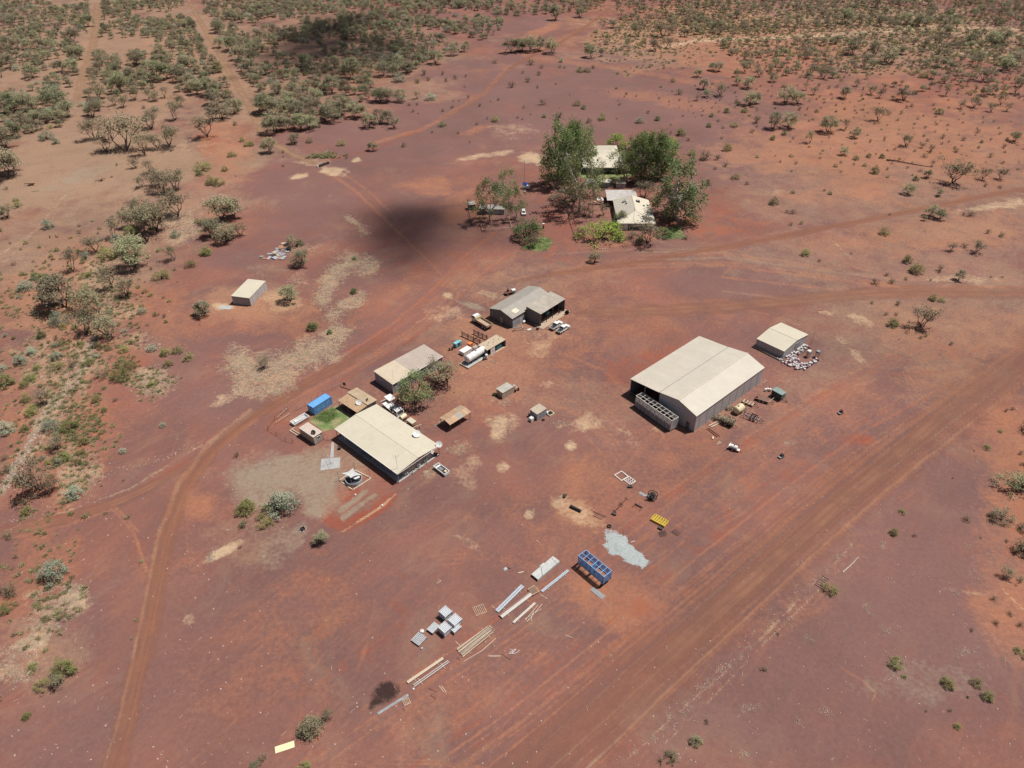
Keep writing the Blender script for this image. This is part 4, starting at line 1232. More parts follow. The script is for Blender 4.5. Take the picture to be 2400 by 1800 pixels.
# little stones and sticks
st = []
for q in range(2):
    mb = MB(); mb.box(0, 0, .06, .3, .22, .12, .4, .6); st.append(mb.mesh('stone_%d' % q, mat('pale_stone', (.50, .42, .35), .8)))
for q in range(2):
    mb = MB(); mb.beam((-.4, 0, .03), (.4, .1, .05), .05); st.append(mb.mesh('stick_%d' % q, mat('bleached_stick', (.50, .38, .29), .8)))
sp = []
for _ in range(1500):
    u, v = vr.uniform(-20, 2420), vr.uniform(560, 1800)
    if v < 1500 and 600 < u < 1700 and vr.random() < .7:
        continue
    g = at(u, v)
    sp.append((g.x, g.y, 0, vr.uniform(.35, 1.1), vr.choice([0, 0, 1, 1, 2, 3])))
for _ in range(170):                                     # windrows of stones along the road edge
    t = vr.random()
    u = 1450 + t * 540 + vr.gauss(0, 16); v = 1800 - t * 500 + vr.gauss(0, 14)
    g = at(u, v); sp.append((g.x, g.y, 0, vr.uniform(.3, .9), vr.choice([0, 1, 2])))
for _ in range(120):
    t = vr.random()
    u = 0 + t * 470 + vr.gauss(0, 5); v = 1225 - t * 190 - 25 * sin(t * 3.1) + vr.gauss(0, 5)
    g = at(u, v); sp.append((g.x, g.y, 0, vr.uniform(.4, 1.0), vr.choice([0, 1, 2])))
for _ in range(500):
    t = vr.random()
    u = 226 - t * 226 + vr.gauss(0, 9); v = 770 + t * 360 + vr.gauss(0, 9)
    g = at(u, v); sp.append((g.x, g.y, 0, vr.uniform(.5, 1.5), vr.choice([0, 1])))
scatter_stuff('stones_and_sticks', sp, st)

# ------------------------------------------------------------ buildings
def win(t, side, a, z, w_, h_, off, sill=False, name='window'):
    """window in a wall of a building: side 'x' faces local -x, 'y' faces local -y; off = wall plane"""
    b = MB()
    d = .05
    def bx(mb, u, v, su, sv, dep, o):
        if side == 'x':
            mb.box(off - o, u, v, dep, su, sv)
        else:
            mb.box(u, off - o, v, su, dep, sv)
    for u, v, su, sv in ((a, z + h_ / 2, w_ + .12, .08), (a, z - h_ / 2, w_ + .12, .08), (a - w_ / 2, z, .08, h_ - .08), (a + w_ / 2, z, .08, h_ - .08), (a, z, .05, h_ - .08)):
        bx(b, u, v, su, sv, .07, .03)
    f = b.to(name, WHITE, t)
    g = MB(); bx(g, a, z, w_ - .02, h_ - .02, .02, .012)
    g.to('pane', glass(), f)

def door(t, side, a, off, w_=.9, h_=2.05, m=None, z0=0.0, name='door'):
    b = MB()
    if side == 'x':
        b.box(off - .03, a, z0 + h_ / 2, .06, w_, h_)
    else:
        b.box(a, off - .03, z0 + h_ / 2, w_, .06, h_)
    d = b.to(name, m or SHEETDARK, t)
    h = MB()
    if side == 'x':
        h.box(off - .09, a + w_ * .38, z0 + 1.0, .06, .12, .05)
    else:
        h.box(a + w_ * .38, off - .09, z0 + 1.0, .12, .06, .05)
    h.to('handle', STEEL, d)

def posts(t, pts, z1, r=.06, m=None):
    base = None
    for x, y in pts:
        if base is None:
            base = MB().box(0, 0, z1 / 2, r * 2, r * 2, z1).mesh('post', m or STEELD)
        inst('post', base, t, (x, y, 0))

def aircon(t, x, y, z, side='y'):
    b = MB().box(x, y, z, .8 if side == 'y' else .35, .35 if side == 'y' else .8, .6)
    o = b.to('air_conditioner', WHITE, t)
    g = MB()
    if side == 'y':
        g.lathe([(.22, y - .19), (.22, y - .176)], 12, (x - .08, 0, z), 'y')
    else:
        g.lathe([(.22, x - .19), (.22, x - .176)], 12, (0, y, z), 'x')
    g.to('fan_grille', DARK, o)

def dish(name, label, x, y, z, r, az, el, m, mast=.5, back=DARK, group=None):
    """satellite dish: shallow bowl on a mast, feed arm in front"""
    t = thing(name, label, 'satellite dish', x, y, 0, group, z)
    MB().tube((0, 0, 0), (0, 0, mast), .04, 6).to('mast', STEELD, t)
    n = 18
    prof = [(r * k / 5, .22 * r * (k / 5) ** 2) for k in range(6)]
    b = MB()
    vs = []
    for rr, zz in prof:
        for k in range(n):
            a = 2 * pi * k / n
            vs.append(Vector((rr * cos(a) + 1e-4 * cos(a), rr * sin(a) + 1e-4 * sin(a), zz)))
    rim = list(vs)
    back_ = [v + Vector((0, 0, -.04)) for v in vs]
    R_ = Matrix.Rotation(az, 3, 'Z') @ Matrix.Rotation(pi / 2 - el, 3, 'Y')
    up = Vector((0, 0, mast + .05))
    m_ = len(prof)
    q1 = [(i * n + k, i * n + (k + 1) % n, (i + 1) * n + (k + 1) % n, (i + 1) * n + k) for i in range(m_ - 1) for k in range(n)]
    N = len(vs)
    b.add([R_ @ v + up for v in rim + back_], q1 + [tuple(N + i for i in f[::-1]) for f in q1] +
          [((m_ - 1) * n + k, (m_ - 1) * n + (k + 1) % n, N + (m_ - 1) * n + (k + 1) % n, N + (m_ - 1) * n + k) for k in range(n)])
    b.to('reflector', m, t)
    tip = R_ @ Vector((0, 0, r * .9)) + up
    MB().tube(R_ @ Vector((r * .9, 0, .18 * r)) + up, tip, .025, 5).box(tip.x, tip.y, tip.z, .12, .12, .12).to('feed_arm', STEELD, t)
    return t

def gable(t, x0, x1, yl, yr, e0, e1, rx, rz_, m, axis='x', th=.07, cap=True, m2=None):
    """two roof slopes meeting at a ridge along the axis; rx = ridge position across"""
    def p(a, c, z):
        return (a, c, z) if axis == 'x' else (c, a, z)
    MB().slab(p(x0, yl, e0), p(x1, yl, e0), p(x1, rx, rz_), p(x0, rx, rz_), th).to('roof_slope', m, t)
    MB().slab(p(x0, rx, rz_), p(x1, rx, rz_), p(x1, yr, e1), p(x0, yr, e1), th).to('roof_slope', m2 or m, t)
    if cap:
        MB().beam(p(x0 - .02, rx, rz_ + .012), p(x1 + .02, rx, rz_ + .012), .34, .05).to('ridge_cap', m, t)

# --- bunkhouse with the big cream roof
c = rect(1, [(760, 985), (1165, 748), (1778, 1165), (1355, 1430)], 3.3)
BX, BY, BA, BB, BR = c
t = thing('bunkhouse', 'long bunkhouse with a broad cream roof, shady verandah and air conditioners on its end wall', 'building', BX, BY, BR)
ax, ay = BA / 2, BB / 2
gable(t, -ay, ay, ax, -ax, 3.22, 3.22, 0, 3.85, CREAM, 'y')
MB().box(0, 0, .08, BA - .4, BB - .5, .16).to('floor_slab', CONC, t)
wy = -ay + 1.0
MB().extr([(-ax + 2.4, .16), (ax - 2.0, .16), (ax - 2.0, 3.2), (0, 3.68), (-ax + 2.4, 3.25)], wy, ay - .6, 'y').to('wall', SHEETTAN, t)
posts(t, [(-ax + .2, -ay + .15 + k * (BB - .3) / 5) for k in range(6)] + [(ax - .2, -ay + .15 + k * (BB - .3) / 5) for k in range(6)] + [(-ax + 4.4, -ay + .15), (-.2, -ay + .15), (ax - 4.3, -ay + .15)], 3.15, .06)
for k, a in enumerate((-9.6, -6.0, -2.3, 1.4, 5.1, 8.8)):
    door(t, 'x', a, -ax + 2.4, .85, 2.0, SHEETDARK, .16)
    win(t, 'x', a + 1.7, 1.6, 1.1, .9, -ax + 2.4)
for a in (-3.3, .2, 2.9, 4.0):
    win(t, 'y', a, 1.75, .9, .8, wy)
for a in (-2.6, 1.2, 3.4):
    aircon(t, a - .9, wy - .24, .75)
MB().box(-ax - .06, 0, 3.2, .12, BB, .14).to('gutter', WHITE, t)
MB().box(0, -ay - .06, 3.1, BA, .05, .2).to('barge_board', WHITE, t)
def loc(lx, ly):
    return BX + cos(BR) * lx - sin(BR) * ly, BY + sin(BR) * lx + cos(BR) * ly
q = P(1, 1345, 1400, 3.3)
a_ = thing('antenna_mast', 'tall thin antenna mast with a branched head on the near corner of the bunkhouse roof', 'antenna', q.x + .3, q.y + .6, 0, None, 3.3)
MB().tube((0, 0, 0), (0, 0, 4.2), .035, 5).to('mast', STEEL, a_)
MB().beam((-.7, 0, 3.9), (.7, 0, 3.9), .03).beam((-.5, .1, 3.4), (.5, .1, 3.4), .03).beam((-.7, 0, 3.9), (-.7, 0, 4.4), .03).beam((.7, 0, 3.9), (.7, 0, 4.4), .03).to('antenna_arms', STEEL, a_)
q = P(1, 1555, 1060, 3.6)
dish('satellite_dish', 'grey-white satellite dish standing on the bunkhouse roof', q.x, q.y, 3.35, .95, rad(-70), rad(58), WHITE, .55)
q = P(1, 1760, 1165, 3.2)
dish('satellite_dish', 'round white satellite dish at the far right corner of the bunkhouse', q.x + .2, q.y + .1, 2.9, .85, rad(-70), rad(35), WHITE, .6)
q = P(1, 1737, 1262)
t = thing('cable_drum', 'dark wooden cable drum on its side beside the bunkhouse corner post', 'drum', q.x, q.y)
MB().lathe([(.62, 0), (.62, .08)], 16).to('flange', DARK, t); MB().lathe([(.62, .7), (.62, .78)], 16).to('flange', RUST, t); MB().lathe([(.3, .08), (.3, .7)], 12).to('barrel', RUST, t)
for (lx, ly, lab, m) in ((-ax + 1.2, 2.6, 'pale blue table standing on the shady verandah', BLUEL), (-ax + 1.3, -4.9, 'dark table farther along the verandah near the roof corner', STEELD)):
    x, y = loc(lx, ly)
    t = thing('table', lab, 'table', x, y, BR, None, .16)
    MB().box(0, 0, .74, .8, 1.7, .05).to('table_top', m, t)
    for sx in (-.33, .33):
        for sy in (-.75, .75):
            MB().box(sx, sy, .36, .05, .05, .71).to('leg', STEEL, t)
for (lx, ly, lab) in ((-ax + 1.1, 9.5, 'white chair at the far end of the verandah'), (-ax + 1.2, -.6, 'dark chair in the middle of the verandah')):
    x, y = loc(lx, ly)
    t = thing('chair', lab, 'chair', x, y, BR + 1.6, None, .16)
    MB().box(0, 0, .45, .5, .5, .05).to('seat', WHITE if 'white' in lab else DARK, t)
    MB().box(0, .24, .75, .5, .05, .55).to('backrest', WHITE if 'white' in lab else DARK, t)
    for sx in (-.22, .22):
        for sy in (-.22, .22):
            MB().box(sx, sy, .21, .04, .04, .42).to('leg', STEEL, t)
q = P(1, 805, 1182)
t = thing('fire_bowl', 'small round dark fire bowl on the ground beside the verandah', 'fire bowl', q.x, q.y)
MB().lathe([(.15, .3), (.42, .42), (.48, .62), (.44, .62), (.36, .45), (.02, .36)], 14).to('bowl', DARK, t)
for k in range(3):
    a = 2.1 * k
    MB().tube((.2 * cos(a), .2 * sin(a), .32), (.4 * cos(a), .4 * sin(a), 0), .025, 5).to('leg', RUST, t)

# --- kitchen hut: two rusty skillion roofs
c = rect(1, [(795, 708), (992, 588), (1172, 715), (978, 830)], 2.6)
t = thing('kitchen_hut', 'low kitchen hut under two rusty tan skillion roofs split by a dark gutter', 'building', c[0], c[1], c[4])
a2, b2 = c[2] / 2, c[3] / 2
MB().slab((-a2, b2, 2.45), (-.1, b2, 2.75), (-.1, -b2, 2.75), (-a2, -b2, 2.45), .07).to('roof_slope', RUSTROOF, t)
MB().slab((.12, b2 + .4, 2.85), (a2, b2 + .4, 2.6), (a2, -b2, 2.6), (.12, -b2, 2.85), .07).to('roof_slope', mat('tan_faded_roof', (.42, .325, .215), .6, dust=.25, var=.12, scale=.6), t)
MB().box(0.01, 0, 2.68, .14, b2 * 2, .06).to('gutter', DARK, t)
MB().extr([(-a2 + 1.7, 0), (a2 - .2, 0), (a2 - .2, 2.5), (.1, 2.72), (0.0, 2.64), (-a2 + 1.7, 2.42)], -b2 + .3, b2 - .2, 'y').to('wall', SHEETPALE, t)
posts(t, [(-a2 + .15, b2 - .2), (-a2 + .15, 0), (-a2 + .15, -b2 + .2)], 2.4, .05)
win(t, 'y', a2 - 1.2, 1.6, 1.0, .8, -b2 + .3)
q = P(1, 998, 745, 2.7)
dish('satellite_dish', 'round white satellite dish on the rusty kitchen roof', q.x, q.y, 2.62, .78, rad(-80), rad(42), WHITE, .5)
q = P(1, 1080, 720, 2.75)
dish('satellite_dish', 'small dark satellite dish on the tan half of the kitchen roof', q.x, q.y, 2.72, .45, rad(200), rad(40), DARK, .35)

# --- blue shipping container
c = rect(1, [(497, 742), (660, 638), (730, 678), (557, 778)], 2.5)
t = thing('shipping_container', 'blue corrugated shipping container beside the small lawn', 'container', c[0], c[1], c[4])
L2, W2, HC = 3.03, 1.22, 2.5
def corr_panel(mb, side, u0, u1, off, z0, z1, n, dep):
    st_ = (u1 - u0) / n
    for k in range(n):
        u = u0 + st_ * (k + .5)
        if side == 'y':
            mb.box(u, off, (z0 + z1) / 2, st_ * .5, dep, z1 - z0)
        else:
            mb.box(off, u, (z0 + z1) / 2, dep, st_ * .5, z1 - z0)
MB().box(0, 0, HC / 2 + .1, L2 * 2 - .1, W2 * 2 - .1, HC - .2).to('shell', BLUE, t)
b = MB()
for s in (-1, 1):
    corr_panel(b, 'y', -L2 + .15, L2 - .15, s * (W2 - .03), .22, HC - .14, 20, .07)
b.to('corrugated_side', BLUE, t)
b = MB()
corr_panel(b, 'x', -W2 + .12, W2 - .12, L2 - .03, .22, HC - .14, 8, .07)
b.to('corrugated_end', BLUE, t)
b = MB()
for sy in (-1, 1):
    b.box(0, sy * (W2 - .05), HC - .05, L2 * 2 - .22, .12, .14).box(0, sy * (W2 - .05), .14, L2 * 2 - .22, .12, .16)
    for sx in (-1, 1):
        b.box(sx * (L2 - .06), sy * (W2 - .06), HC / 2 + .03, .15, .15, HC - .02)
for sx in (-1, 1):
    b.box(sx * (L2 - .06), 0, HC - .05, .12, W2 * 2 - .27, .14).box(sx * (L2 - .06), 0, .14, .12, W2 * 2 - .27, .16)
b.to('frame', mat('blue_frame_paint', (.08, .24, .52), .5, dust=.15, var=.1), t)
for s in (-1, 1):
    d_ = MB().box(-L2 + .02, s * .58, HC / 2 + .03, .05, 1.05, HC - .42).to('door', BLUE, t)
    MB().tube((-L2 - .03, s * .25, .3), (-L2 - .03, s * .25, HC - .25), .025, 5).tube((-L2 - .03, s * .8, .3), (-L2 - .03, s * .8, HC - .25), .025, 5).to('lock_rod', STEEL, d_)
b = MB()
for k in range(9):
    b.box(-2.0 + k * .5, -W2 - .008, HC * .52 + .25 * ((k * 7) % 3 - 1), .16, .012, .5 + .35 * ((k * 5) % 3))
b.to('faded_paint_patch', mat('chalky_blue', (.30, .47, .68), .7, dust=.1), t)

# --- small donga with dish
c = rect(1, [(408, 970), (495, 920), (640, 1010), (548, 1065)], 2.65)
t = thing('portable_cabin', 'small cream portable cabin with a dark dish on its flat roof', 'cabin', c[0], c[1], c[4])
a2, b2 = c[2] / 2, c[3] / 2
MB().box(0, 0, 2.6, a2 * 2 + .1, b2 * 2 + .1, .12).to('roof', mat('cream_pink_roof', (.50, .42, .36), .5, dust=.15, var=.08), t)
MB().box(0, 0, 1.35, a2 * 2 - .1, b2 * 2 - .1, 2.36).to('wall', SHEETTAN, t)
MB().box(0, 0, .09, a2 * 2 - .4, b2 * 2 - .4, .17).to('skid', DARK, t)
win(t, 'y', .1, 1.6, .9, .9, -b2 + .05); win(t, 'x', 1.0, 1.6, .8, .7, -a2 + .05); door(t, 'y', -1.0, -b2 + .05, .7, 1.9, SHEETPALE, .2)
q = P(1, 553, 1030, 2.65)
dish('satellite_dish', 'dark mesh satellite dish on the small cream cabin roof', q.x, q.y, 2.66, .62, rad(-100), rad(35), DARK, .4)

# --- quarters shed behind the two acacias
c = rect(2, [(152, 972), (612, 724), (772, 832), (318, 1095)], 3.5)
t = thing('quarters_shed', 'long skillion shed with a dull pinkish roof behind two acacia trees', 'building', c[0], c[1], c[4])
a2, b2 = c[2] / 2, c[3] / 2
xs = -a2 + a2 * 2 * .40
MB().slab((-a2, b2, 3.75), (xs, b2, 3.75), (xs, -b2, 3.4), (-a2, -b2, 3.4), .08).to('roof_sheet', mat('cream_old_roof', (.53, .45, .335), .5, dust=.15, var=.08, scale=.4), t)
MB().slab((xs + .02, b2, 3.76), (a2, b2, 3.76), (a2, -b2, 3.41), (xs + .02, -b2, 3.41), .08).to('roof_sheet', PINKROOF, t)
MB().extr([(-b2 + .15, 0), (b2 - .15, 0), (b2 - .15, 3.64), (-b2 + .15, 3.3)], -a2 + .15, a2 - .15).to('wall', SHEETGREY, t)
for a in (-6.2, -2.0, 1.8, 4.2, 6.6):
    win(t, 'y', a, 1.8, 1.3, 1.0, -b2 + .15)
for a in (-7.8, -.2, 5.4):
    door(t, 'y', a, -b2 + .15, .9, 2.05, SHEETBLUE)
MB().tube((-a2 + .05, -b2 - .02, 0), (-a2 + .05, -b2 - .02, 3.3), .06, 6).to('downpipe', WHITE, t)
MB().box(0, -b2 - .06, 3.34, a2 * 2, .12, .12).to('gutter', WHITE, t)
win(t, 'x', 1.6, 2.3, .7, .6, -a2 + .15)
q = P(2, 315, 1050, 3.4)
a_ = thing('antenna_mast', 'thin whip antenna on the near corner of the quarters shed', 'antenna', q.x + .2, q.y + .4, 0, None, 3.4)
MB().tube((0, 0, 0), (0, 0, 2.2), .03, 5).to('mast', STEEL, a_); MB().tube((0, 0, 2.2), (0, 0, 3.2), .012, 4).to('whip', STEEL, a_)

# --- fuel shed
c = rect(2, [(1113, 742), (1283, 645), (1372, 693), (1198, 793)], 2.5)
FX, FY, FA, FB, FR = c
t = thing('fuel_shed', 'flat roofed open-fronted shed with a teal machine inside beside the white fuel tank', 'shed', FX, FY, FR)
a2, b2 = FA / 2, FB / 2
MB().box(0, 0, 2.5, FA, FB, .1).to('roof', mat('dusty_tan_roof', (.47, .38, .27), .6, dust=.2, var=.1), t)
MB().box(0, b2 - .15, 1.2, FA - .2, .08, 2.4).box(-a2 + .14, -.1, 1.2, .08, FB - .5, 2.4).box(a2 - .14, -.1, 1.2, .08, FB - .5, 2.4).box(-.6, -.1, 1.2, .08, FB - .6, 2.4).to('wall', SHEETDARK, t)
MB().box(0, 0, .05, FA + .3, FB + .2, .1).to('floor_slab', CONCT, t)
for k in range(2):
    d_ = MB().box(-2.0 + k * .95, -b2 + .1, 1.25, .9, .06, 2.2).to('cabinet_door', WHITE, t)
    MB().box(-1.7 + k * .35, -b2 + .05, 1.2, .05, .05, .3).to('handle', DARK, d_)
posts(t, [(-a2 + .14, -b2 + .1), (a2 - .14, -b2 + .1), (-.6, -b2 + .1)], 2.45, .05, DARK)
b = MB()
for k in range(7):
    b.box(-a2 + .8 + k * 1.1, .4 * (-1) ** k, 2.72, .12, .12, .34)
b.to('roof_vent', STEELD, t)
t2 = thing('generator', 'teal generator inside the open fuel shed', 'generator', FX + cos(FR) * 1.6 + sin(FR) * .8, FY + sin(FR) * 1.6 - cos(FR) * .8, FR, None, .1)
MB().box(0, 0, .7, 2.2, 1.1, 1.1).to('housing', TEAL, t2); MB().box(0, 0, .08, 2.3, 1.0, .14).to('skid', DARK, t2); MB().tube((.6, 0, 1.25), (.6, 0, 1.7), .06, 6).to('exhaust', DARK, t2)

# --- workshop with lean-to
pW, pN, pS = P(2, 1228, 400, 3.5), P(2, 1590, 200, 3.5), P(2, 1435, 500, 3.5)
u_ = (pN - pW); LW = u_.length; rzw = math.atan2(u_.y, u_.x)
wd = (pS - pW).length
ctr = (pN + pS) / 2
t = thing('workshop', 'grey zinc gabled workshop with a wide open-fronted lean-to on its right', 'building', ctr.x, ctr.y, rzw)
a2, b2 = LW / 2, wd / 2
gable(t, -a2 - .15, a2 + .15, b2 + .15, -b2 - .15, 3.45, 3.45, 0, 4.75, ZINC)
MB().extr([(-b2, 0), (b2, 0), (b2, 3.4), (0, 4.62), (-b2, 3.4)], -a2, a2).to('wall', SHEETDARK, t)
door(t, 'x', -.2, -a2, .8, 2.1, SHEETTAN)
MB().box(-a2 + 2.9, -b2 - .03, 1.1, 5.4, .06, 2.2).to('wall_panel', SHEETBLUE, t)
MB().box(-a2 + 3.9, -b2 - .08, 1.0, 1.0, .05, 2.0).to('door', SHEETPALE, t)
MB().slab((-a2 + 2.3, -1.3, 4.35), (-a2 + 4.6, -1.3, 4.35), (-a2 + 4.6, -b2 + .9, 3.85), (-a2 + 2.3, -b2 + .9, 3.85), .03).to('roof_light', mat('cream_roof_light', (.62, .56, .43), .5), t)
c = rect(2, [(1565, 400), (1790, 265), (1938, 320), (1700, 460)], 4.6)
pl = Vector((c[0] - ctr.x, c[1] - ctr.y, 0)); cr, sr = cos(rzw), sin(rzw)
lx, ly = cr * pl.x + sr * pl.y, -sr * pl.x + cr * pl.y
l0, l1, m0, m1 = lx - c[2] / 2, lx + c[2] / 2, ly - c[3] / 2, ly + c[3] / 2
MB().slab((l0, m1, 4.95), (l1, m1, 4.95), (l1, m0, 4.45), (l0, m0, 4.45), .07).to('lean_to_roof', mat('streaked_zinc_roof', (.37, .335, .28), .5, dust=.42, var=.18, scale=.35, dustcol=(.42, .30, .22)), t)
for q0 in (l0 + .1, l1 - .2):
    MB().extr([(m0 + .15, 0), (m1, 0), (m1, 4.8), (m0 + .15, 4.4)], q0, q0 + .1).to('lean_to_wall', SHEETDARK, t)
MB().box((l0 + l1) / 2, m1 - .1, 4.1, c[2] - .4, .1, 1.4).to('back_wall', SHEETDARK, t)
posts(t, [(l0 + .3 + k * (c[2] - .6) / 4, m0 + .2) for k in range(5)], 4.4, .07, DARK)
o = MB().box((l0 + l1) / 2, m0 + .2, .04, c[2] + 1.5, 3.4, .08).to('floor_slab', CONCT, t)
MB().beam((l0 + .3, m0 + .2, 3.9), (l0 + 3.4, m0 + .2, 3.9), .1).beam((l0 + .3, m0 + .2, 3.0), (l0 + 2, m0 + .2, 4.3), .08).to('brace', DARK, t)
WSL = (ctr, rzw, l0, l1, m0, m1)
def wsloc(x, y):
    return ctr.x + cr * x - sr * y, ctr.y + sr * x + cr * y
for k, (fx, fy, nm, m, sz, lab) in enumerate(((.25, .6, 'workbench', WOOD, (2.2, .8, .9), 'timber workbench in the dark of the lean-to'), (.55, .5, 'machine', TEAL, (1.2, 1.0, 1.2), 'green machine in the dark of the lean-to'), (.8, .55, 'tool_cabinet', RUST, (1.0, .6, 1.7), 'rust red tool cabinet at the right end of the lean-to'))):
    x, y = wsloc(l0 + (l1 - l0) * fx, m0 + (m1 - m0) * fy)
    o = thing(nm, lab, nm.replace('_', ' '), x, y, rzw)
    MB().box(0, 0, sz[2] * .55, sz[0], sz[1], sz[2] * .9 - .02 if nm != 'workbench' else .08).to('body' if nm != 'workbench' else 'bench_top', m, o)
    for sx in (-.42, .42):
        for sy in (-.4, .4):
            MB().box(sx * sz[0], sy * sz[1], sz[2] * .5 * .5, .07, .07, sz[2] * .5).to('leg', DARK, o)

# --- two little sheds and the open shelter
c = rect(2, [(1275, 1148), (1375, 1090), (1440, 1130), (1333, 1190)], 2.1)
def hutshed(name, label, c, h, rm, wm, wm2=None):
    t = thing(name, label, 'shed', c[0], c[1], c[4])
    a2, b2 = c[2] / 2, c[3] / 2
    MB().slab((-a2, b2, h + .12), (a2, b2, h + .12), (a2, -b2, h - .02), (-a2, -b2, h - .02), .06).to('roof', rm, t)
    MB().extr([(-b2 + .1, 0), (b2 - .1, 0), (b2 - .1, h + .03), (-b2 + .1, h - .08)], -a2 + .1, a2 - .1).to('wall', wm, t)
    for k in range(3):
        MB().box(-a2 + .6 + k * (c[2] - 1.2) / 2, -b2 + .08, h / 2 - .05, (c[2] - 1.2) / 2 - .06, .03, h - .22).to('wall_panel', wm2 or wm, t)
    return t
hutshed('pump_shed', 'little grey-roofed pump shed standing alone left of the water trough shed', c, 2.1, GREYROOF, SHEETTAN)
c2 = rect(2, [(1585, 1345), (1668, 1292), (1742, 1335), (1648, 1395)], 2.15)
t = hutshed('trough_shed', 'little shed with a streaked rusty roof beside a square water trough', c2, 2.15, mat('streaked_small_roof', (.42, .36, .28), .6, dust=.5, var=.16, scale=.9, dustcol=(.42, .24, .14)), SHEETGREY, SHEETBLUE)
c3 = rect(2, [(745, 1408), (940, 1290), (1040, 1360), (840, 1475)], 2.3)
t = thing('open_shelter', 'open shelter on posts with a rusty orange gabled roof and grey patches', 'shelter', c3[0], c3[1], c3[4])
a2, b2 = c3[2] / 2, c3[3] / 2
n = 9
for s in (1, -1):
    for k in range(n):
        x0, x1 = -a2 + c3[2] * k / n, -a2 + c3[2] * (k + 1) / n - .015
        grey = (s == -1 and k in (4, 5)) or (s == 1 and k == 7)
        MB().slab((x0, 0, 2.8 + .004 * k), (x1, 0, 2.8 + .004 * k), (x1, -s * -b2, 2.3 + .004 * k), (x0, -s * -b2, 2.3 + .004 * k), .04).to('roof_sheet', ZINC if grey else RUSTROOF, t)
MB().beam((-a2, 0, 2.84), (a2, 0, 2.84), .25, .05).to('ridge_cap', RUSTROOF, t)
posts(t, [(x, y) for x in (-a2 + .3, 0, a2 - .3) for y in (-b2 + .2, b2 - .2)], 2.28, .05, RUST)
MB().beam((-a2 + .2, -b2 + .2, 2.22), (a2 - .2, -b2 + .2, 2.22), .08).beam((-a2 + .2, b2 - .2, 2.22), (a2 - .2, b2 - .2, 2.22), .08).to('roof_beam', RUST, t)

# --- the big machinery shed
p0, p1, p2, p3, pn = P(3, 293, 708, 5.3), P(3, 540, 830, 6.2), P(3, 712, 895, 7.0), P(3, 876, 1030, 5.3), P(3, 893, 350, 5.3)
u_ = pn - p0; LB = u_.length; rb = math.atan2(u_.y, u_.x)
cb, sb = cos(rb), sin(rb)
def lb(p):
    d = p - p0
    return cb * d.x + sb * d.y, -sb * d.x + cb * d.y
y1, y2_, y3 = lb(p1)[1], lb(p2)[1], lb(p3)[1]
t = thing('machinery_shed', 'huge pale steel machinery shed with a lean-to bay open at the left', 'building', p0.x, p0.y, rb)
PALE2 = mat('pale_shed_lean_roof', (.51, .465, .382), .45, dust=.10, var=.06, scale=.25, sheet='X')
MB().slab((-.2, .2, 5.2), (LB, .2, 5.2), (LB, y1, 6.1), (-.2, y1, 6.1), .08).to('lean_to_roof', PALE2, t)
MB().slab((-.2, y1 - .02, 6.18), (LB, y1 - .02, 6.18), (LB, y2_, 7.1), (-.2, y2_, 7.1), .08).to('roof_slope', PALE, t)
MB().slab((-.2, y2_, 7.1), (LB, y2_, 7.1), (LB, y3, 5.25), (-.2, y3, 5.25), .08).to('roof_slope', PALE, t)
MB().beam((-.25, y2_, 7.12), (LB + .05, y2_, 7.12), .4, .06).to('ridge_cap', CREAM, t)
MB().beam((-.2, y1 + .02, 6.17), (LB, y1 + .02, 6.17), .25, .08).to('box_gutter', ZINC, t)
MB().extr([(y3 + .15, 0), (y1, 0), (y1, 6.05), (y2_, 6.95), (y3 + .15, 5.1)], 0, LB - .15).to('wall', SHEETPALE, t)
MB().box(LB / 2, 0, 2.55, LB - .3, .08, 5.1).to('lean_to_wall', SHEETGREY, t)
MB().box(LB - .2, y1 / 2, 2.6, .08, abs(y1) - .1, 5.3).to('lean_to_wall', SHEETGREY, t)
posts(t, [(.1, -.1), (.1, y1 * .5)], 5.2, .09, STEELD)
MB().beam((0.1, 0, 4.95), (0.1, y1, 5.85), .12, .25).to('portal_beam', STEELD, t)
MB().beam((.05, -.1, .9), (.05, y1 * .9, .9), .07).to('rail', STEELD, t)
MB().box(LB / 2, y3 + .1, 5.12, LB, .14, .16).to('gutter', CREAM, t)
MB().tube((-.06, y3 + .1, 0), (-.06, y3 + .1, 5.1), .07, 6).to('downpipe', CREAM, t)
MB().box(-.04, (y1 + y3) / 2, 2.3, .06, 6.2, 4.6).to('roller_door', SHEETPALE, t)
MB().box(-.05, y3 + 2.2, 1.05, .06, .95, 2.1).to('door', SHEETDARK, t)
for k in range(9):
    MB().box(1.7 + k * 3.3, y3 + .13, 2.5, .08, .05, 5.0).to('wall_rib', SHEETPALE, t)
x, y = p0.x + cb * 8 - sb * (y1 * .5), p0.y + sb * 8 + cb * (y1 * .5)
o = thing('hay_rack', 'dark steel rack standing deep in the open bay of the machinery shed', 'rack', x, y, rb)
for sx in (-1.5, 1.5):
    for sy in (-.5, .5):
        MB().box(sx, sy, 1.1, .1, .1, 2.2).to('upright', RUST, o)
for z in (.4, 1.2, 2.0):
    MB().box(0, 0, z, 3.2, 1.1, .06).to('shelf', RUST, o)

# --- cream shed with feed drums
c = rect(3, [(1385, 380), (1597, 243), (1832, 352), (1622, 497)], 2.9)
t = thing('feed_shed', 'cream gabled shed with white drums piled against its near corner', 'shed', c[0], c[1], c[4])
a2, b2 = c[2] / 2, c[3] / 2
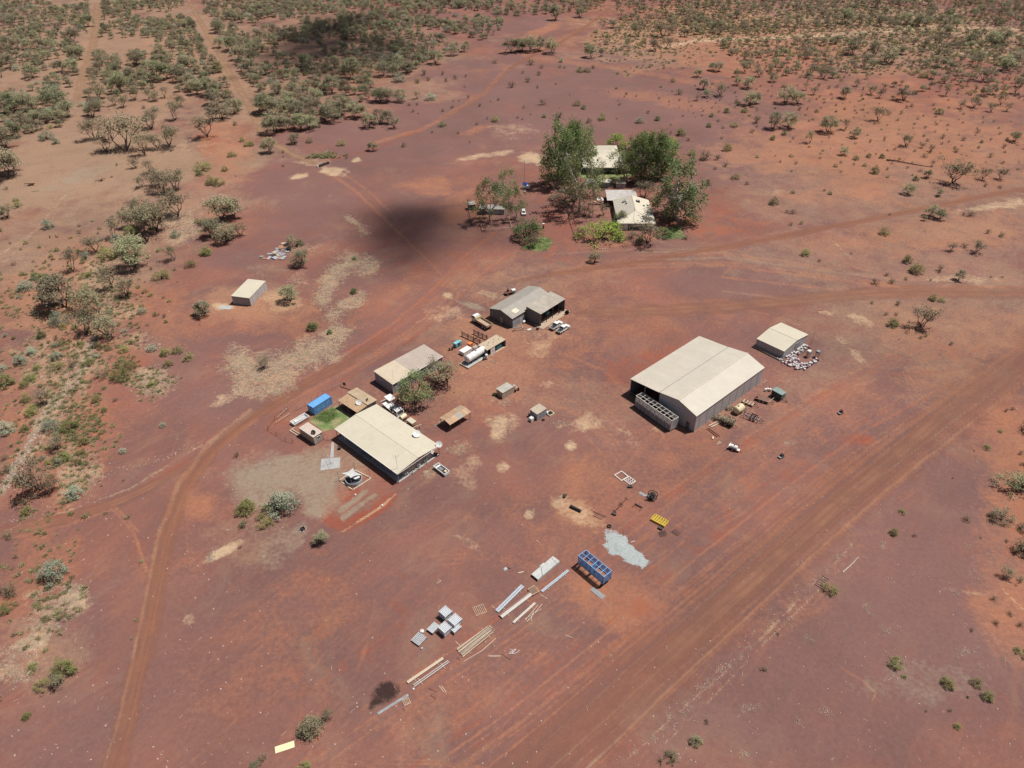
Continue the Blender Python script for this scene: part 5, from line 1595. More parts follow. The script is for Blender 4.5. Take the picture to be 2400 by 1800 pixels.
# ridge runs along local y: gables on the two y ends
gable(t, -b2, b2, -a2, a2, 2.8, 2.8, 0.0, 3.75, CREAM, 'y')
MB().extr([(-a2 + .15, 0), (a2 - .15, 0), (a2 - .15, 2.72), (0, 3.62), (-a2 + .15, 2.72)], -b2 + .1, b2 - .1, 'y').to('wall', SHEETPALE, t)
for k in range(7):
    MB().box(-a2 + .12, -b2 + .7 + k * (c[3] - 1.4) / 6, 1.35, .05, .08, 2.6).to('wall_rib', SHEETGREY, t)
MB().box(1.2, -b2 + .07, 1.2, 2.6, .06, 2.4).to('roller_door', SHEETGREY, t)
FS = (c, a2, b2)

# --- the hut in the pale clearing
c = rect(7, [(228, 704), (370, 560), (505, 585), (368, 722)], 3.0)
t = thing('storage_hut', 'lone grey storage hut with a plain cream roof in a sandy clearing', 'hut', c[0], c[1], rad(79))
c = (c[0], c[1], 11.6, 6.4)
a2, b2 = c[2] / 2, c[3] / 2
MB().slab((-a2, b2, 3.2), (a2, b2, 3.2), (a2, -b2, 3.0), (-a2, -b2, 3.0), .08).to('roof', CREAM, t)
MB().extr([(-b2 + .1, 0), (b2 - .1, 0), (b2 - .1, 3.1), (-b2 + .1, 2.92)], -a2 + .1, a2 - .1).to('wall', SHEETPALE, t)
for k in range(6):
    MB().box(-a2 + 1 + k * (c[2] - 2) / 5, -b2 + .08, 1.45, (c[2] - 2) / 5 - .1, .04, 2.8).to('wall_panel', SHEETPALE, t)
MB().box(-a2 + .06, 0, 1.4, .06, b2 * 1.9, 2.7).to('wall_panel', SHEETGREY, t)
q = P(7, 180, 792)
o = MB().box(0, 0, .03, 4.0, 2.2, .06).to('concrete_slab', CONC, None, (q.x, q.y, 0), rad(-8)); o['kind'] = 'structure'

# --- homestead
def P4(x, y, z=0): return P(4, x, y, z)
hA, hB, hC, hD = P4(1300, 735, 3.0), P4(1595, 735, 3.0), P4(1690, 925, 3.0), P4(1395, 930, 3.0)
hx = (hA + hB + hC + hD) / 4
LH, DH = 14.6, 23.0
t = thing('homestead', 'homestead with a hipped cream roof, rooftop vents and a shady verandah', 'building', hx.x, hx.y, rad(-2))
a2, b2 = LH / 2, DH / 2
r1, r2 = (.6, 1.5), (.0, -3.5)
for nm, q4, m in (('roof_slope', [(-a2, -b2, 2.9), (a2, -b2, 2.9), (.6, -5.0, 5.0)], CREAM),):
    pass
HW = mat('white_hip_roof', (.58, .53, .42), .45, dust=.10, var=.07)
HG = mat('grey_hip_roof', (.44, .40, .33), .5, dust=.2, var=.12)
def tri(mb, a, b, c, t_=.08):
    a, b, c = map(Vector, (a, b, c)); d = Vector((0, 0, -t_))
    return mb.add([a, b, c, a + d, b + d, c + d], [(0, 1, 2), (5, 4, 3), (0, 3, 4, 1), (1, 4, 5, 2), (2, 5, 3, 0)])
tri(MB(), (-a2, -b2, 2.9), (a2, -b2, 2.9), (.3, -3.6, 4.9)).to('roof_slope', HW, t)
MB().slab((a2, -b2, 2.9), (a2, b2, 2.9), (.3, b2, 4.9), (.3, -3.6, 4.9), .08).to('roof_slope', HW, t)
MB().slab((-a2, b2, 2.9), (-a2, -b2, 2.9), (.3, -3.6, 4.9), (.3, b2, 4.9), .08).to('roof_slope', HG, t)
MB().beam((.3, -3.7, 4.93), (.3, b2, 4.93), .35, .06).beam((-a2, -b2, 2.93), (.3, -3.6, 4.93), .22, .05).beam((a2, -b2, 2.93), (.3, -3.6, 4.93), .22, .05).to('ridge_cap', CREAM, t)
MB().box(-.2, 1.0, 1.4, LH - 1.4, DH - 3.6, 2.8).to('wall', WHITE, t)
MB().box(0, 0, .08, LH - .4, DH - .4, .16).to('floor_slab', CONCT, t)
MB().box(-a2 + 2.2, -b2 + 1.0, 1.5, 3.8, 1.6, 2.8).to('front_room', WHITE, t)
win(t, 'y', -a2 + 2.0, 1.7, 1.0, .9, -b2 + .2); win(t, 'y', 1.5, 1.6, 1.4, 1.0, -b2 + 2.8); door(t, 'y', 4.0, -b2 + 2.8, .9, 2.05, SHEETDARK, .16)
posts(t, [(-a2 + .3 + k * (LH - .6) / 5, -b2 + .3) for k in range(6)] + [(a2 - .3, -b2 + .3 + k * 3.6) for k in range(1, 7)], 2.85, .06, WHITE)
def hv_(lx, ly, nm, label, m, r, h):
    x, y = hx.x + lx * cos(rad(-2)) - ly * sin(rad(-2)), hx.y + lx * sin(rad(-2)) + ly * cos(rad(-2))
    z = 2.9 + (a2 - abs(lx)) * .28
    o = thing(nm, label, nm.replace('_', ' '), x, y, 0, None, z - .2)
    MB().box(0, 0, h * .45, r * 2, r * 2, h * .9).to('housing', m, o); MB().lathe([(r * .8, h * .9), (r * .9, h), (.05, h + .08)], 10).to('cap', STEELD, o)
hv_(-3.0, 6.6, 'roof_cooler', 'white evaporative cooler on the left slope of the homestead roof', WHITE, .7, 1.0)
hv_(-2.6, 4.3, 'roof_vent', 'small dark vent on the left slope of the homestead roof', DARK, .3, .6)
hv_(2.2, 6.0, 'roof_cooler', 'dark square cooler on the right slope of the homestead roof', DARK, .7, .9)
hv_(4.3, 3.2, 'roof_vent', 'round dark vent farther down the right slope of the homestead roof', DARK, .35, .6)
hv_(4.4, -5.4, 'solar_heater', 'pale solar heater panel low on the right slope of the homestead roof', STEEL, .9, .4)
k0, k1, k2, k3 = P4(1268, 660, 3.0), P4(1508, 655, 3.0), P4(1525, 735, 3.0), P4(1290, 742, 3.0)
kx = (k0 + k1 + k2 + k3) / 4
t = thing('carport', 'flat grey carport roof dappled with tree shade behind the homestead', 'carport', kx.x, kx.y, rad(-2))
aw, bw = (k1 - k0).length / 2, (k3 - k0).length / 2
MB().slab((-aw, bw, 3.1), (aw, bw, 3.1), (aw, -bw + .1, 2.8), (-aw, -bw + .1, 2.8), .07).to('roof', mat('grey_carport_roof', (.45, .43, .40), .5, dust=.15, var=.15, scale=.5), t)
posts(t, [(x, y) for x in (-aw + .3, 0, aw - .3) for y in (-bw + .4, bw - .3)], 2.8, .06, STEELD)
MB().box(aw - .2, 0, 1.3, .08, bw * 1.6, 2.6).to('wall', SHEETDARK, t)
# second house among the gums
s0, s1, s2, s3 = P4(1210, 348, 3.4), P4(1298, 346, 3.4), P4(1330, 470, 2.8), P4(1150, 472, 2.8)
sx = (s0 + s1 + s2 + s3) / 4
t = thing('old_house', 'second house with a steep cream roof half hidden among tall gum trees', 'building', sx.x, sx.y + 6, 0)
MB().slab((-9.5, 14, 3.0), (9, 14, 3.0), (5.0, 1, 5.2), (-5.0, 1, 5.2), .08).to('roof_slope', CREAM, t)
MB().slab((-9.5, -16, 3.0), (9, -16, 3.0), (5.0, -5, 5.2), (-5.0, -5, 5.2), .08).to('roof_slope', HW, t)
MB().slab((-9.5, 14, 3.0), (-5.0, 1, 5.2), (-5.0, -5, 5.2), (-9.5, -16, 3.0), .08).to('roof_slope', HW, t)
MB().slab((9, -16, 3.0), (5.0, -5, 5.2), (5.0, 1, 5.2), (9, 14, 3.0), .08).to('roof_slope', HW, t)
MB().slab((-5, 1, 5.21), (5, 1, 5.21), (5, -5, 5.21), (-5, -5, 5.21), .05).to('roof_top', CREAM, t)
MB().box(-.2, -1, 1.45, 15, 25, 2.9).to('wall', SHEETPALE, t)
MB().box(0, -16.3, 2.4, 18, .3, .5).to('verandah_beam', DARK, t)
posts(t, [(-9 + k * 3.6, -15.7) for k in range(6)], 2.9, .07, DARK)
for k in range(4):
    win(t, 'y', -5 + k * 3.2, 1.6, 1.2, 1.1, -13.5)
for k, (x, y, r, lab) in enumerate(((1160, 625, 2.6, 'round white water tank left of the dark tank behind the homestead'), (1275, 630, 2.5, 'round white-topped water tank in tree shade behind the homestead'))):
    g = P4(x, y)
    t = thing('water_tank', lab, 'water tank', g.x, g.y + 1.5)
    MB().lathe([(r, 0), (r, 2.3)], 20).to('tank_wall', GREENP if k else SHEETPALE, t)
    MB().lathe([(r + .05, 2.3), (r * .5, 2.6), (.1, 2.75)], 20).to('tank_roof', CREAM if k else WHITE, t)
    MB().tube((r * .3, -r * .3, 2.6), (r * .3, -r * .3, 2.95), .25, 8).to('hatch', STEELD, t)
g = P4(1392, 640)
t = thing('garden_shed', 'small white tin garden shed behind the carport', 'shed', g.x, g.y + 1, rad(-3))
MB().slab((-2.1, 1.6, 2.5), (2.1, 1.6, 2.5), (2.1, -1.6, 2.3), (-2.1, -1.6, 2.3), .06).to('roof', CREAM, t); MB().box(0, 0, 1.15, 4, 3, 2.3).to('wall', SHEETPALE, t); door(t, 'y', .5, -1.5, 1.0, 1.9, SHEETGREY)
for (x0, y0, x1, y1_, dp, hh, nm, lab) in ((150, 800, 210, 795, 2.5, 2.3, 'lean_shed', 'tiny skillion shelter at the far left of the home paddock fence'), (245, 838, 298, 838, 3.2, 2.6, 'lean_shed', 'dark tin shed beside the pale-trunked gum')):
    g0, g1 = P4(x0, y0), P4(x1, y1_)
    g = (g0 + g1) / 2
    l = (g1 - g0).length
    t = thing(nm, lab, 'shed', g.x, g.y + dp / 2, math.atan2(g1.y - g0.y, g1.x - g0.x))
    MB().slab((-l / 2, dp / 2, hh + .5), (l / 2, dp / 2, hh + .5), (l / 2, -dp / 2, hh), (-l / 2, -dp / 2, hh), .06).to('roof', GREYROOF, t)
    if 'tin' in lab:
        MB().box(0, 0, hh / 2, l - .3, dp - .3, hh).to('wall', SHEETDARK, t)
    else:
        MB().box(0, dp / 2 - .2, hh / 2 + .2, l - .3, .06, hh + .4).to('wall', SHEETDARK, t)
        posts(t, [(-l / 2 + .15, -dp / 2 + .15), (l / 2 - .15, -dp / 2 + .15)], hh - .05, .06, DARK)
g = P4(380, 838)
t = thing('wall_shed', 'long low grey shed behind the gums with a white car at its right', 'shed', g.x, g.y + 2, rad(-6))
MB().slab((-3.6, 2, 2.6), (3.6, 2, 2.6), (3.6, -2, 2.3), (-3.6, -2, 2.3), .06).to('roof', ZINC, t); MB().box(0, 0, 1.15, 7, 3.8, 2.3).to('wall', SHEETGREY, t)
MB().box(0, -1.93, 1.1, 2.4, .05, 2.1).to('roller_door', SHEETPALE, t)

# ------------------------------------------------------------ vehicles
WHEELS = {}
def wheel(t, x, y, r, wd, rim=STEEL):
    if (r, wd) not in WHEELS:
        a = MB().lathe([(r * .55, -wd / 2), (r * .95, -wd / 2), (r, -wd / 4), (r, wd / 4), (r * .95, wd / 2), (r * .55, wd / 2)], 16, (0, 0, 0), 'y').mesh('wheel', BLACK)
        b = MB().lathe([(r * .54, -wd * .53), (r * .2, -wd * .45), (r * .2, wd * .45), (r * .54, wd * .53)], 12, (0, 0, 0), 'y').mesh('rim', rim)
        WHEELS[(r, wd)] = (a, b)
    a, b = WHEELS[(r, wd)]
    inst('rim', b, inst('wheel', a, t, (x, y, r)))

def pane(t, q, name='window'):
    """glazing as a thin slab on four corner points (outward offset already applied)"""
    q = [Vector(p) for p in q]
    n = (q[1] - q[0]).cross(q[3] - q[0]).normalized() * .015
    MB().hexa([p - n for p in q], [p + n for p in q]).to(name, glass(), t)

def ute(label, x, y, rz, m=WHITE, tray='tub', group=None):
    """dual-cab ute, nose towards +x"""
    t = thing('ute', label, 'ute', x, y, rz, group)
    L_, W_ = 2.6, .92
    MB().fr(-.75, L_ - .1, W_, .42, -.75, L_ - .18, W_ - .03, .98).fr(1.35, L_ - .18, W_ - .04, .98, 1.42, L_ - .35, W_ - .12, 1.10).to('body', m, t)
    MB().fr(-.80, 1.40, W_ - .06, .99, -.60, .62, W_ - .22, 1.70).to('cabin', m, t)
    pane(t, [(1.36, -.72, 1.06), (1.36, .72, 1.06), (.70, .62, 1.64), (.70, -.62, 1.64)], 'windscreen')
    pane(t, [(-.81, .7, 1.12), (-.81, -.7, 1.12), (-.65, -.6, 1.58), (-.65, .6, 1.58)], 'rear_window')
    for s in (-1, 1):
        for x0, x1, X0, X1 in ((.32, 1.12, .30, .62), (-.62, .20, -.52, .20)):
            pane(t, [(x0, s * (W_ - .075), 1.10), (x1, s * (W_ - .075), 1.10), (X1, s * (W_ - .20), 1.60), (X0, s * (W_ - .20), 1.60)], 'side_window')
        MB().box(L_ - .14, s * .68, .80, .06, .36, .16).to('headlight', mat('lamp_glass', (.75, .75, .72), .15), t)
        MB().box(1.05, s * (W_ + .09), 1.12, .12, .2, .14).to('mirror', DARK, t)
    b = MB()
    b.box(-1.68, 0, .60, 1.78, W_ * 2 - .1, .08)
    for s in (-1, 1):
        b.box(-1.68, s * (W_ - .06), .80, 1.78, .08, .40)
    b.box(-2.55, 0, .80, .06, W_ * 2 - .2, .40).box(-.82, 0, .80, .06, W_ * 2 - .2, .40)
    b.to('tub', m, t)
    MB().box(-1.68, 0, .655, 1.62, W_ * 2 - .24, .02).to('tub_liner', DARK, t)
    MB().box(L_ - .05, 0, .52, .16, W_ * 2 - .06, .22).to('bumper', STEELD, t)
    MB().box(0, 0, .38, 4.4, 1.0, .16).to('chassis', DARK, t)
    for sx in (-1.65, 1.55):
        for s in (-1, 1):
            wheel(t, sx, s * (W_ - .10), .38, .24)
    return t

def heading(c, a, b):
    p, q = P(c, *a), P(c, *b)
    return math.atan2(q.y - p.y, q.x - p.x), (p + q) / 2

rz, g = heading(2, (1800, 612), (1880, 560))
ute('white dual-cab ute parked left of its twin beside the lean-to', g.x, g.y, rz, group='white utes by the workshop')
rz, g = heading(2, (1858, 648), (1948, 590))
ute('white dual-cab ute parked right of its twin beside the lean-to', g.x, g.y, rz, group='white utes by the workshop')

def truck(label, x, y, rz, kind, m=WHITE, group=None):
    t = thing('tipper_truck' if kind == 'tip' else 'flatbed_truck', label, 'truck', x, y, rz, group)
    fl = 3.4
    MB().box(-.4, 0, .72, 6.4, .8, .24).to('chassis', DARK, t)
    MB().fr(1.75, fl, 1.1, .75, 1.75, fl, 1.1, 1.55).fr(1.75, fl, 1.1, 1.552, 1.80, fl - .25, 1.0, 2.45).to('cab', m, t)
    pane(t, [(fl + .01, -.9, 1.60), (fl + .01, .9, 1.60), (fl - .21, .85, 2.30), (fl - .21, -.85, 2.30)], 'windscreen')
    for s in (-1, 1):
        pane(t, [(2.1, s * 1.11, 1.62), (3.2, s * 1.11, 1.62), (3.0, s * 1.035, 2.25), (2.15, s * 1.035, 2.25)], 'side_window')
        MB().box(fl + .03, s * .8, .98, .06, .36, .2).to('headlight', mat('lamp_glass', (.75, .75, .72), .15), t)
        MB().box(fl - .1, s * 1.3, 1.9, .1, .22, .4).to('mirror', DARK, t)
    MB().box(fl + .08, 0, .75, .2, 2.2, .3).to('bumper', m, t)
    if kind == 'tip':
        MB().box(-1.25, 0, 1.05, 5.4, 2.3, .12).to('tray_floor', WOOD, t)
        for s in (-1, 1):
            MB().box(-1.25, s * 1.15, 1.45, 5.4, .09, .66).to('side_board', TANP, t)
            for k in range(5):
                MB().box(-3.7 + k * 1.22, s * 1.22, 1.45, .1, .06, .6).to('stake', TANP, t)
        MB().box(-3.95, 0, 1.45, .09, 2.2, .66).to('tailgate', TANP, t)
        MB().box(1.45, 0, 1.6, .09, 2.3, .95).box(1.55, 0, 2.1, .3, 2.3, .06).to('headboard', CREAMP, t)
    else:
        MB().box(-1.25, 0, 1.05, 5.2, 2.3, .1).to('tray_floor', WHITE, t)
        for s in (-1, 1):
            MB().box(-1.25, s * 1.13, 1.18, 5.2, .06, .2).to('side_board', WHITE, t)
        b = MB()
        for k in range(3):
            b.box(.9 - k * 1.7, 0, 1.13, .12, 2.2, .06)
        b.beam((1.45, -1.1, 1.1), (1.45, -1.1, 2.4), .08).beam((1.45, 1.1, 1.1), (1.45, 1.1, 2.4), .08).beam((1.45, -1.1, 2.4), (1.45, 1.1, 2.4), .08)
        b.to('tray_rack', STEELD, t)
        MB().box(.4, -.5, 1.5, 1.2, .8, .7).to('tool_box', DARK, t)
    for sx in (2.6, -2.0, -3.0):
        for s in (-1, 1):
            wheel(t, sx, s * .98, .5, .3 if sx > 0 else .5, WHITE)
    return t
rz, g = heading(2, (1215, 592), (1085, 510))
truck('white-cabbed tipper truck with a tan tray parked at the workshop end wall', g.x, g.y, rz, 'tip')
rz, g = heading(1, (1255, 775), (1375, 880))
truck('white flatbed truck half hidden behind the bunkhouse roof', g.x + .6, g.y - .2, rz, 'flat')
q = P(1, 1305, 745)
t = thing('roof_panel', 'white panel on a stand behind the flatbed truck', 'panel', q.x, q.y, rz)
MB().box(0, 0, 1.9, 2.6, 2.0, .07).to('panel', WHITE, t)
for sx in (-1, 1):
    for sy in (-.8, .8):
        MB().box(sx, sy, .92, .06, .06, 1.86).to('leg', STEEL, t)
q0, q1 = P(1, 1208, 745), P(1, 1282, 712)
single(MB().beam((0, 0, .5), tuple((q1 - q0) + Vector((0, 0, .5))), .12).tube((0, 0, 0), (0, 0, .5), .06).tube(tuple(q1 - q0), tuple(q1 - q0 + Vector((0, 0, .5))), .06), 'hitching_rail', WHITE, 'white rail on short posts beside the flatbed truck', 'rail', q0.x, q0.y)
# station wagon by the sheds at the homestead
g = P4(602, 848)
t = thing('station_wagon', 'white station wagon parked near the gums left of the homestead', 'car', g.x, g.y + 1.5, rad(-88))
MB().fr(-2.3, 2.3, .9, .35, -2.28, 2.25, .86, .95).to('body', WHITE, t); MB().fr(-2.2, 1.3, .85, .96, -1.95, .5, .66, 1.55).to('cabin', WHITE, t)
pane(t, [(1.28, -.68, 1.02), (1.28, .68, 1.02), (.58, .58, 1.5), (.58, -.58, 1.5)], 'windscreen'); pane(t, [(-2.2, .66, 1.05), (-2.2, -.66, 1.05), (-1.98, -.58, 1.45), (-1.98, .58, 1.45)], 'rear_window')
for s in (-1, 1):
    pane(t, [(-1.9, s * .83, 1.04), (.95, s * .83, 1.04), (.4, s * .69, 1.48), (-1.8, s * .69, 1.48)], 'side_window')
    for sx in (-1.4, 1.4):
        wheel(t, sx, s * .8, .34, .22)
# old ute body behind the workshop
rz, g = heading(2, (1375, 280), (1460, 262))
t = thing('old_tractor_cart', 'rusty trailer cart with a white tank standing behind the workshop', 'trailer', g.x, g.y, rz)
MB().box(-.6, 0, .85, 2.6, 1.7, .1).to('deck', RUST, t); MB().box(1.3, 0, .95, 1.3, 1.3, .8).to('tank', WHITE, t); MB().box(-.6, .3, 1.3, .5, .5, .8).tube((-.6, .3, 1.7), (-.6, .3, 2.3), .08).to('engine', DARK, t)
MB().box(.2, 0, .6, 3.6, .7, .14).to('chassis', DARK, t)
for sx in (-1.2, 1.1):
    for s in (-1, 1):
        wheel(t, sx, s * .85, .42, .25)

# white open boat-like tub beside the bunkhouse
def tub(label, c, pts, h, name='tinny_boat', inner=DARK):
    x, y, a, b, r = rect(c, pts, h)
    t = thing(name, label, 'boat', x, y, r)
    if b > a:
        t.rotation_euler = (0, 0, r + pi / 2); a, b = b, a
    a2, b2 = a / 2, b / 2
    for s in (-1, 1):
        MB().hexa([(-a2, s * b2 * .8, .15), (a2 * .9, s * b2 * .8, .15), (a2 * .9, s * (b2 * .8 - .06), .15), (-a2, s * (b2 * .8 - .06), .15)],
                  [(-a2, s * b2, h), (a2, s * b2, h), (a2, s * (b2 - .14), h), (-a2, s * (b2 - .14), h)]).to('side', WHITE, t)
    MB().box(-a2 + .06, 0, h / 2 + .07, .12, b2 * 1.7, h - .16).to('transom', WHITE, t)
    MB().box(a2 - .1, 0, h / 2 + .07, .14, b2 * 1.7, h - .16).to('bow', WHITE, t)
    MB().box(0, 0, .2, a2 * 1.9, b2 * 1.55, .1).to('floor', inner, t)
    return t, a2, b2
t, a2, b2 = tub('white open boat hull with a grey motor lying right of the bunkhouse', 1, [(1710, 1362), (1758, 1330), (1872, 1412), (1812, 1450)], .95)
MB().box(.2, 0, .55, 1.2, .7, .5).to('motor_cover', STEELD, t); MB().box(a2 * .6, 0, .75, .5, b2 * 1.5, .1).to('bench', WHITE, t); MB().box(-a2 * .6, -.2, .6, .6, .5, .45).to('seat', CREAMP, t)
t, a2, b2 = tub('long white open trailer tub with pipes in it left of the container', 1, [(325, 905), (468, 822), (510, 855), (372, 945)], .95, 'trailer_tub', PVC)
t['category'] = 'trailer'
for k in range(4):
    MB().tube((-a2 + .4, -.4 + k * .27, .62 + .06 * (k % 2)), (a2 - .5, -.4 + k * .27, .62), .07, 6).to('pipe', WHITE if k % 2 else STEEL, t)
MB().box(-a2 * .5, .1, .75, .7, .8, .4).to('box', WHITE, t)
# cream water cart and box trailers behind the bunkhouse
q = P(1, 1430, 915)
t = thing('water_cart', 'small cream water cart just behind the bunkhouse roof edge', 'water cart', q.x, q.y, rad(47))
MB().lathe([(.1, -.9), (.62, -.85), (.68, 0), (.62, .85), (.1, .9)], 14, (0, 0, 1.2), 'x').to('tank', CREAMP, t); MB().box(0, 0, .5, 2.2, 1.1, .12).to('frame', RUST, t); MB().beam((1.1, 0, .5), (2.2, 0, .45), .1).to('drawbar', RUST, t)
wheel(t, -.2, -.65, .38, .2); wheel(t, -.2, .65, .38, .2)
q = P(1, 1508, 958)
t = thing('box_trailer', 'pale box trailer with a cream lid behind the bunkhouse', 'trailer', q.x, q.y, rad(-43))
MB().box(0, 0, .95, 2.3, 1.4, .7).to('box', TANP, t); MB().box(0, 0, 1.33, 2.4, 1.5, .06).to('lid', CREAM, t); MB().beam((1.15, 0, .5), (2.3, 0, .45), .1).to('drawbar', RUST, t)
wheel(t, 0, -.82, .36, .2); wheel(t, 0, .82, .36, .2)
q = P(1, 1560, 1005)
t = thing('scaffold_trestle', 'tan timber trestle behind the bunkhouse', 'trestle', q.x, q.y, rad(30))
for s in (-1, 1):
    MB().beam((s * .9, -.4, 0), (s * .9, 0, 1.0), .08).beam((s * .9, .4, 0), (s * .9, 0, 1.0), .08).to('leg', WOODP, t)
MB().beam((-1.3, 0, 1.06), (1.3, 0, 1.06), .18, .12).to('beam', WOODP, t)

# ------------------------------------------------------------ fuel compound
q0, q1 = P(2, 1012, 925), P(2, 1160, 838)
d = q1 - q0; rz = math.atan2(d.y, d.x); g = (q0 + q1) / 2
t = thing('fuel_tank', 'big white horizontal fuel tank on a low walled slab', 'fuel tank', g.x, g.y + .6, rz)
hl = d.length / 2 + .2
MB().lathe([(.05, -hl - .25), (.75, -hl - .15), (1.1, -hl + .1), (1.1, hl - .1), (.75, hl + .15), (.05, hl + .25)], 24, (0, 0, 1.75), 'x').to('tank', WHITE, t)
for s in (-1, 0, 1):
    MB().box(s * hl * .65, 0, .55, .3, 1.7, .9).to('saddle', DARK, t)
    MB().lathe([(1.115, s * hl * .55 - .04), (1.115, s * hl * .55 + .04)], 24, (0, 0, 1.75), 'x').to('band', STEEL, t)
MB().tube((.3, 0, 2.8), (.3, 0, 3.05), .25, 10).to('hatch', STEELD, t)
MB().beam((-.6, -1.15, .3), (-.6, -.7, 2.7), .06).beam((-.1, -1.15, .3), (-.1, -.7, 2.7), .06).to('ladder', STEELD, t)
t2 = thing('bund', 'low concrete bund wall round the white fuel tank', 'bund', g.x, g.y + .2, rz)
MB().box(0, 0, .05, hl * 2 + 2.2, 3.4, .1).to('floor_slab', CONC, t2)
for s in (-1, 1):
    MB().box(0, s * 1.75, .22, hl * 2 + 2.4, .15, .44).to('kerb', CONCT, t2); MB().box(s * (hl + 1.13), 0, .22, .15, 3.34, .44).to('kerb', CONCT, t2)
q = P(2, 1190, 870)
t = thing('small_fuel_tank', 'small upright white tank at the right end of the big fuel tank', 'tank', q.x, q.y)
MB().lathe([(.42, .3), (.42, 1.5), (.3, 1.65), (.05, 1.7)], 14).to('tank', WHITE, t)
for k in range(3):
    MB().box(.35 * cos(2.1 * k), .35 * sin(2.1 * k), .15, .08, .08, .3).to('leg', DARK, t)
q = P(2, 1165, 880)
t = thing('fuel_bowser', 'dark fuel pump cabinet beside the small white tank', 'fuel pump', q.x, q.y, rz)
MB().box(0, 0, .6, .5, .4, 1.1).to('cabinet', DARK, t); MB().box(0, -.21, .85, .36, .03, .3).to('dial', WHITE, t); MB().path([(.27, 0, .9), (.45, -.1, .5), (.4, -.2, .2)], .025, 5).to('hose', BLACK, t)
q = P(2, 998, 815)
t = thing('ice_box', 'white rectangular tank box with a grey lid edge left of the fuel tank', 'tank', q.x, q.y + .3, rz)
MB().box(0, 0, .65, 3.3, 1.9, 1.1).to('body', WHITE, t); MB().box(0, 0, 1.24, 3.4, 2.0, .08).to('lid', WHITE, t)
for s in (-1, 1):
    MB().box(s * 1.2, 0, .05, .2, 1.8, .1).to('skid', DARK, t)
q = P(2, 1042, 752)
t = thing('orange_crate', 'small orange steel crate between the rails and the white tank', 'crate', q.x, q.y, rz)
MB().box(0, 0, .65, 1.3, 1.1, 1.1).to('body', ORANGE, t); MB().box(0, 0, 1.24, 1.4, 1.2, .07).to('lid', ORANGE, t)
for s in (-1, 1):
    MB().box(s * .4, 0, .05, .15, 1.0, .1).to('skid', DARK, t)
q = P(2, 925, 745)
t = thing('generator', 'light blue-green boxed generator standing on open dirt', 'generator', q.x, q.y, rz)
MB().box(0, 0, .8, 2.5, 1.15, 1.3).to('housing', TEAL, t); MB().box(0, 0, 1.48, 2.56, 1.2, .06).to('roof', mat('pale_teal', (.22, .50, .52), .5), t); MB().box(0, 0, .07, 2.6, 1.0, .14).to('skid', DARK, t)
for k in range(3):
    MB().box(-.8 + k * .8, -.6, .85, .6, .04, .8).to('louvre_panel', DARK if k == 1 else mat('pale_teal', (.22, .50, .52), .5), t)
MB().tube((.8, .2, 1.5), (.8, .2, 1.8), .07, 8).to('exhaust', RUST, t)
for k, (x, y) in enumerate(((850, 785), (876, 780))):
    q = P(2, x, y)
    t = thing('fuel_drum', 'dark red fuel drum on open dirt, %s of a pair' % ('left' if k == 0 else 'right'), 'drum', q.x, q.y, 0, 'pair of dark red drums')
    MB().lathe([(.28, 0), (.29, .02), (.28, .29), (.30, .30), (.28, .31), (.28, .58), (.30, .59), (.28, .60), (.29, .86), (.27, .88)], 14).to('drum', mat('dark_red_paint', (.16, .04, .035), .6), t); MB().lathe([(.25, .881), (.25, .895)], 12).to('lid', DARK, t)
b = None
for (a, c_, lab) in (((968, 655), (1130, 735), 'long dark pipe rack of rails and posts beside the blue-green generator'), ((1078, 640), (1195, 695), 'short dark pipe rack of rails and posts between truck and fuel shed')):
    q0, q1 = P(2, *a), P(2, *c_)
    d = q1 - q0; l = d.length
    t = thing('pipe_rack', lab, 'rack', q0.x, q0.y, math.atan2(d.y, d.x))
    for k in range(4):
        MB().box(l * k / 3, 0, .95, .16, .16, 1.9).to('post', RUST, t)
    for z in (.5, .95, 1.4):
        MB().beam((-.2, .12, z), (l + .4, .12, z), .14).to('rail', DARK if z > .6 else RUST, t)
for k in range(5):
    q = P(2, 1060 + k * 14, 700 - k * 7)
    single(MB().tube((0, 0, .12), (2.6, .3, .12), .09, 6), 'steel_pipe', RUST, 'rusty steel pipe lying between the two pipe racks', 'pipe', q.x, q.y, rad(40 + 9 * k), 'rusty pipes between the racks', .05 * k)
q = P(2, 1085, 785)
t = thing('pipe_manifold', 'white pipe manifold against the fuel shed wall', 'pipework', q.x, q.y, rz)
for k in range(3):
    MB().path([(-.5, -.4 + k * .4, .1), (-.5, -.4 + k * .4, 1.0), (.9, -.4 + k * .4, 1.1)], .07, 6).to('pipe', PVC, t)
MB().box(-.5, 0, 1.05, .3, 1.2, .25).to('valve_block', STEEL, t)
ring = [P(2, *q) for q in ((1140, 922), (1205, 960), (1288, 910), (1222, 880))]
rocks = MB()
for i in range(4):
    for k in range(9):
        p = ring[i].lerp(ring[(i + 1) % 4], k / 9)
        rocks.box(p.x + vr.uniform(-.1, .1), p.y + vr.uniform(-.1, .1), .08, .24, .2, .16, vr.uniform(0, 3), .6)
o = rocks.to('stone_edging', mat('pale_stone', (.50, .42, .35), .8)); o['kind'] = 'stuff'
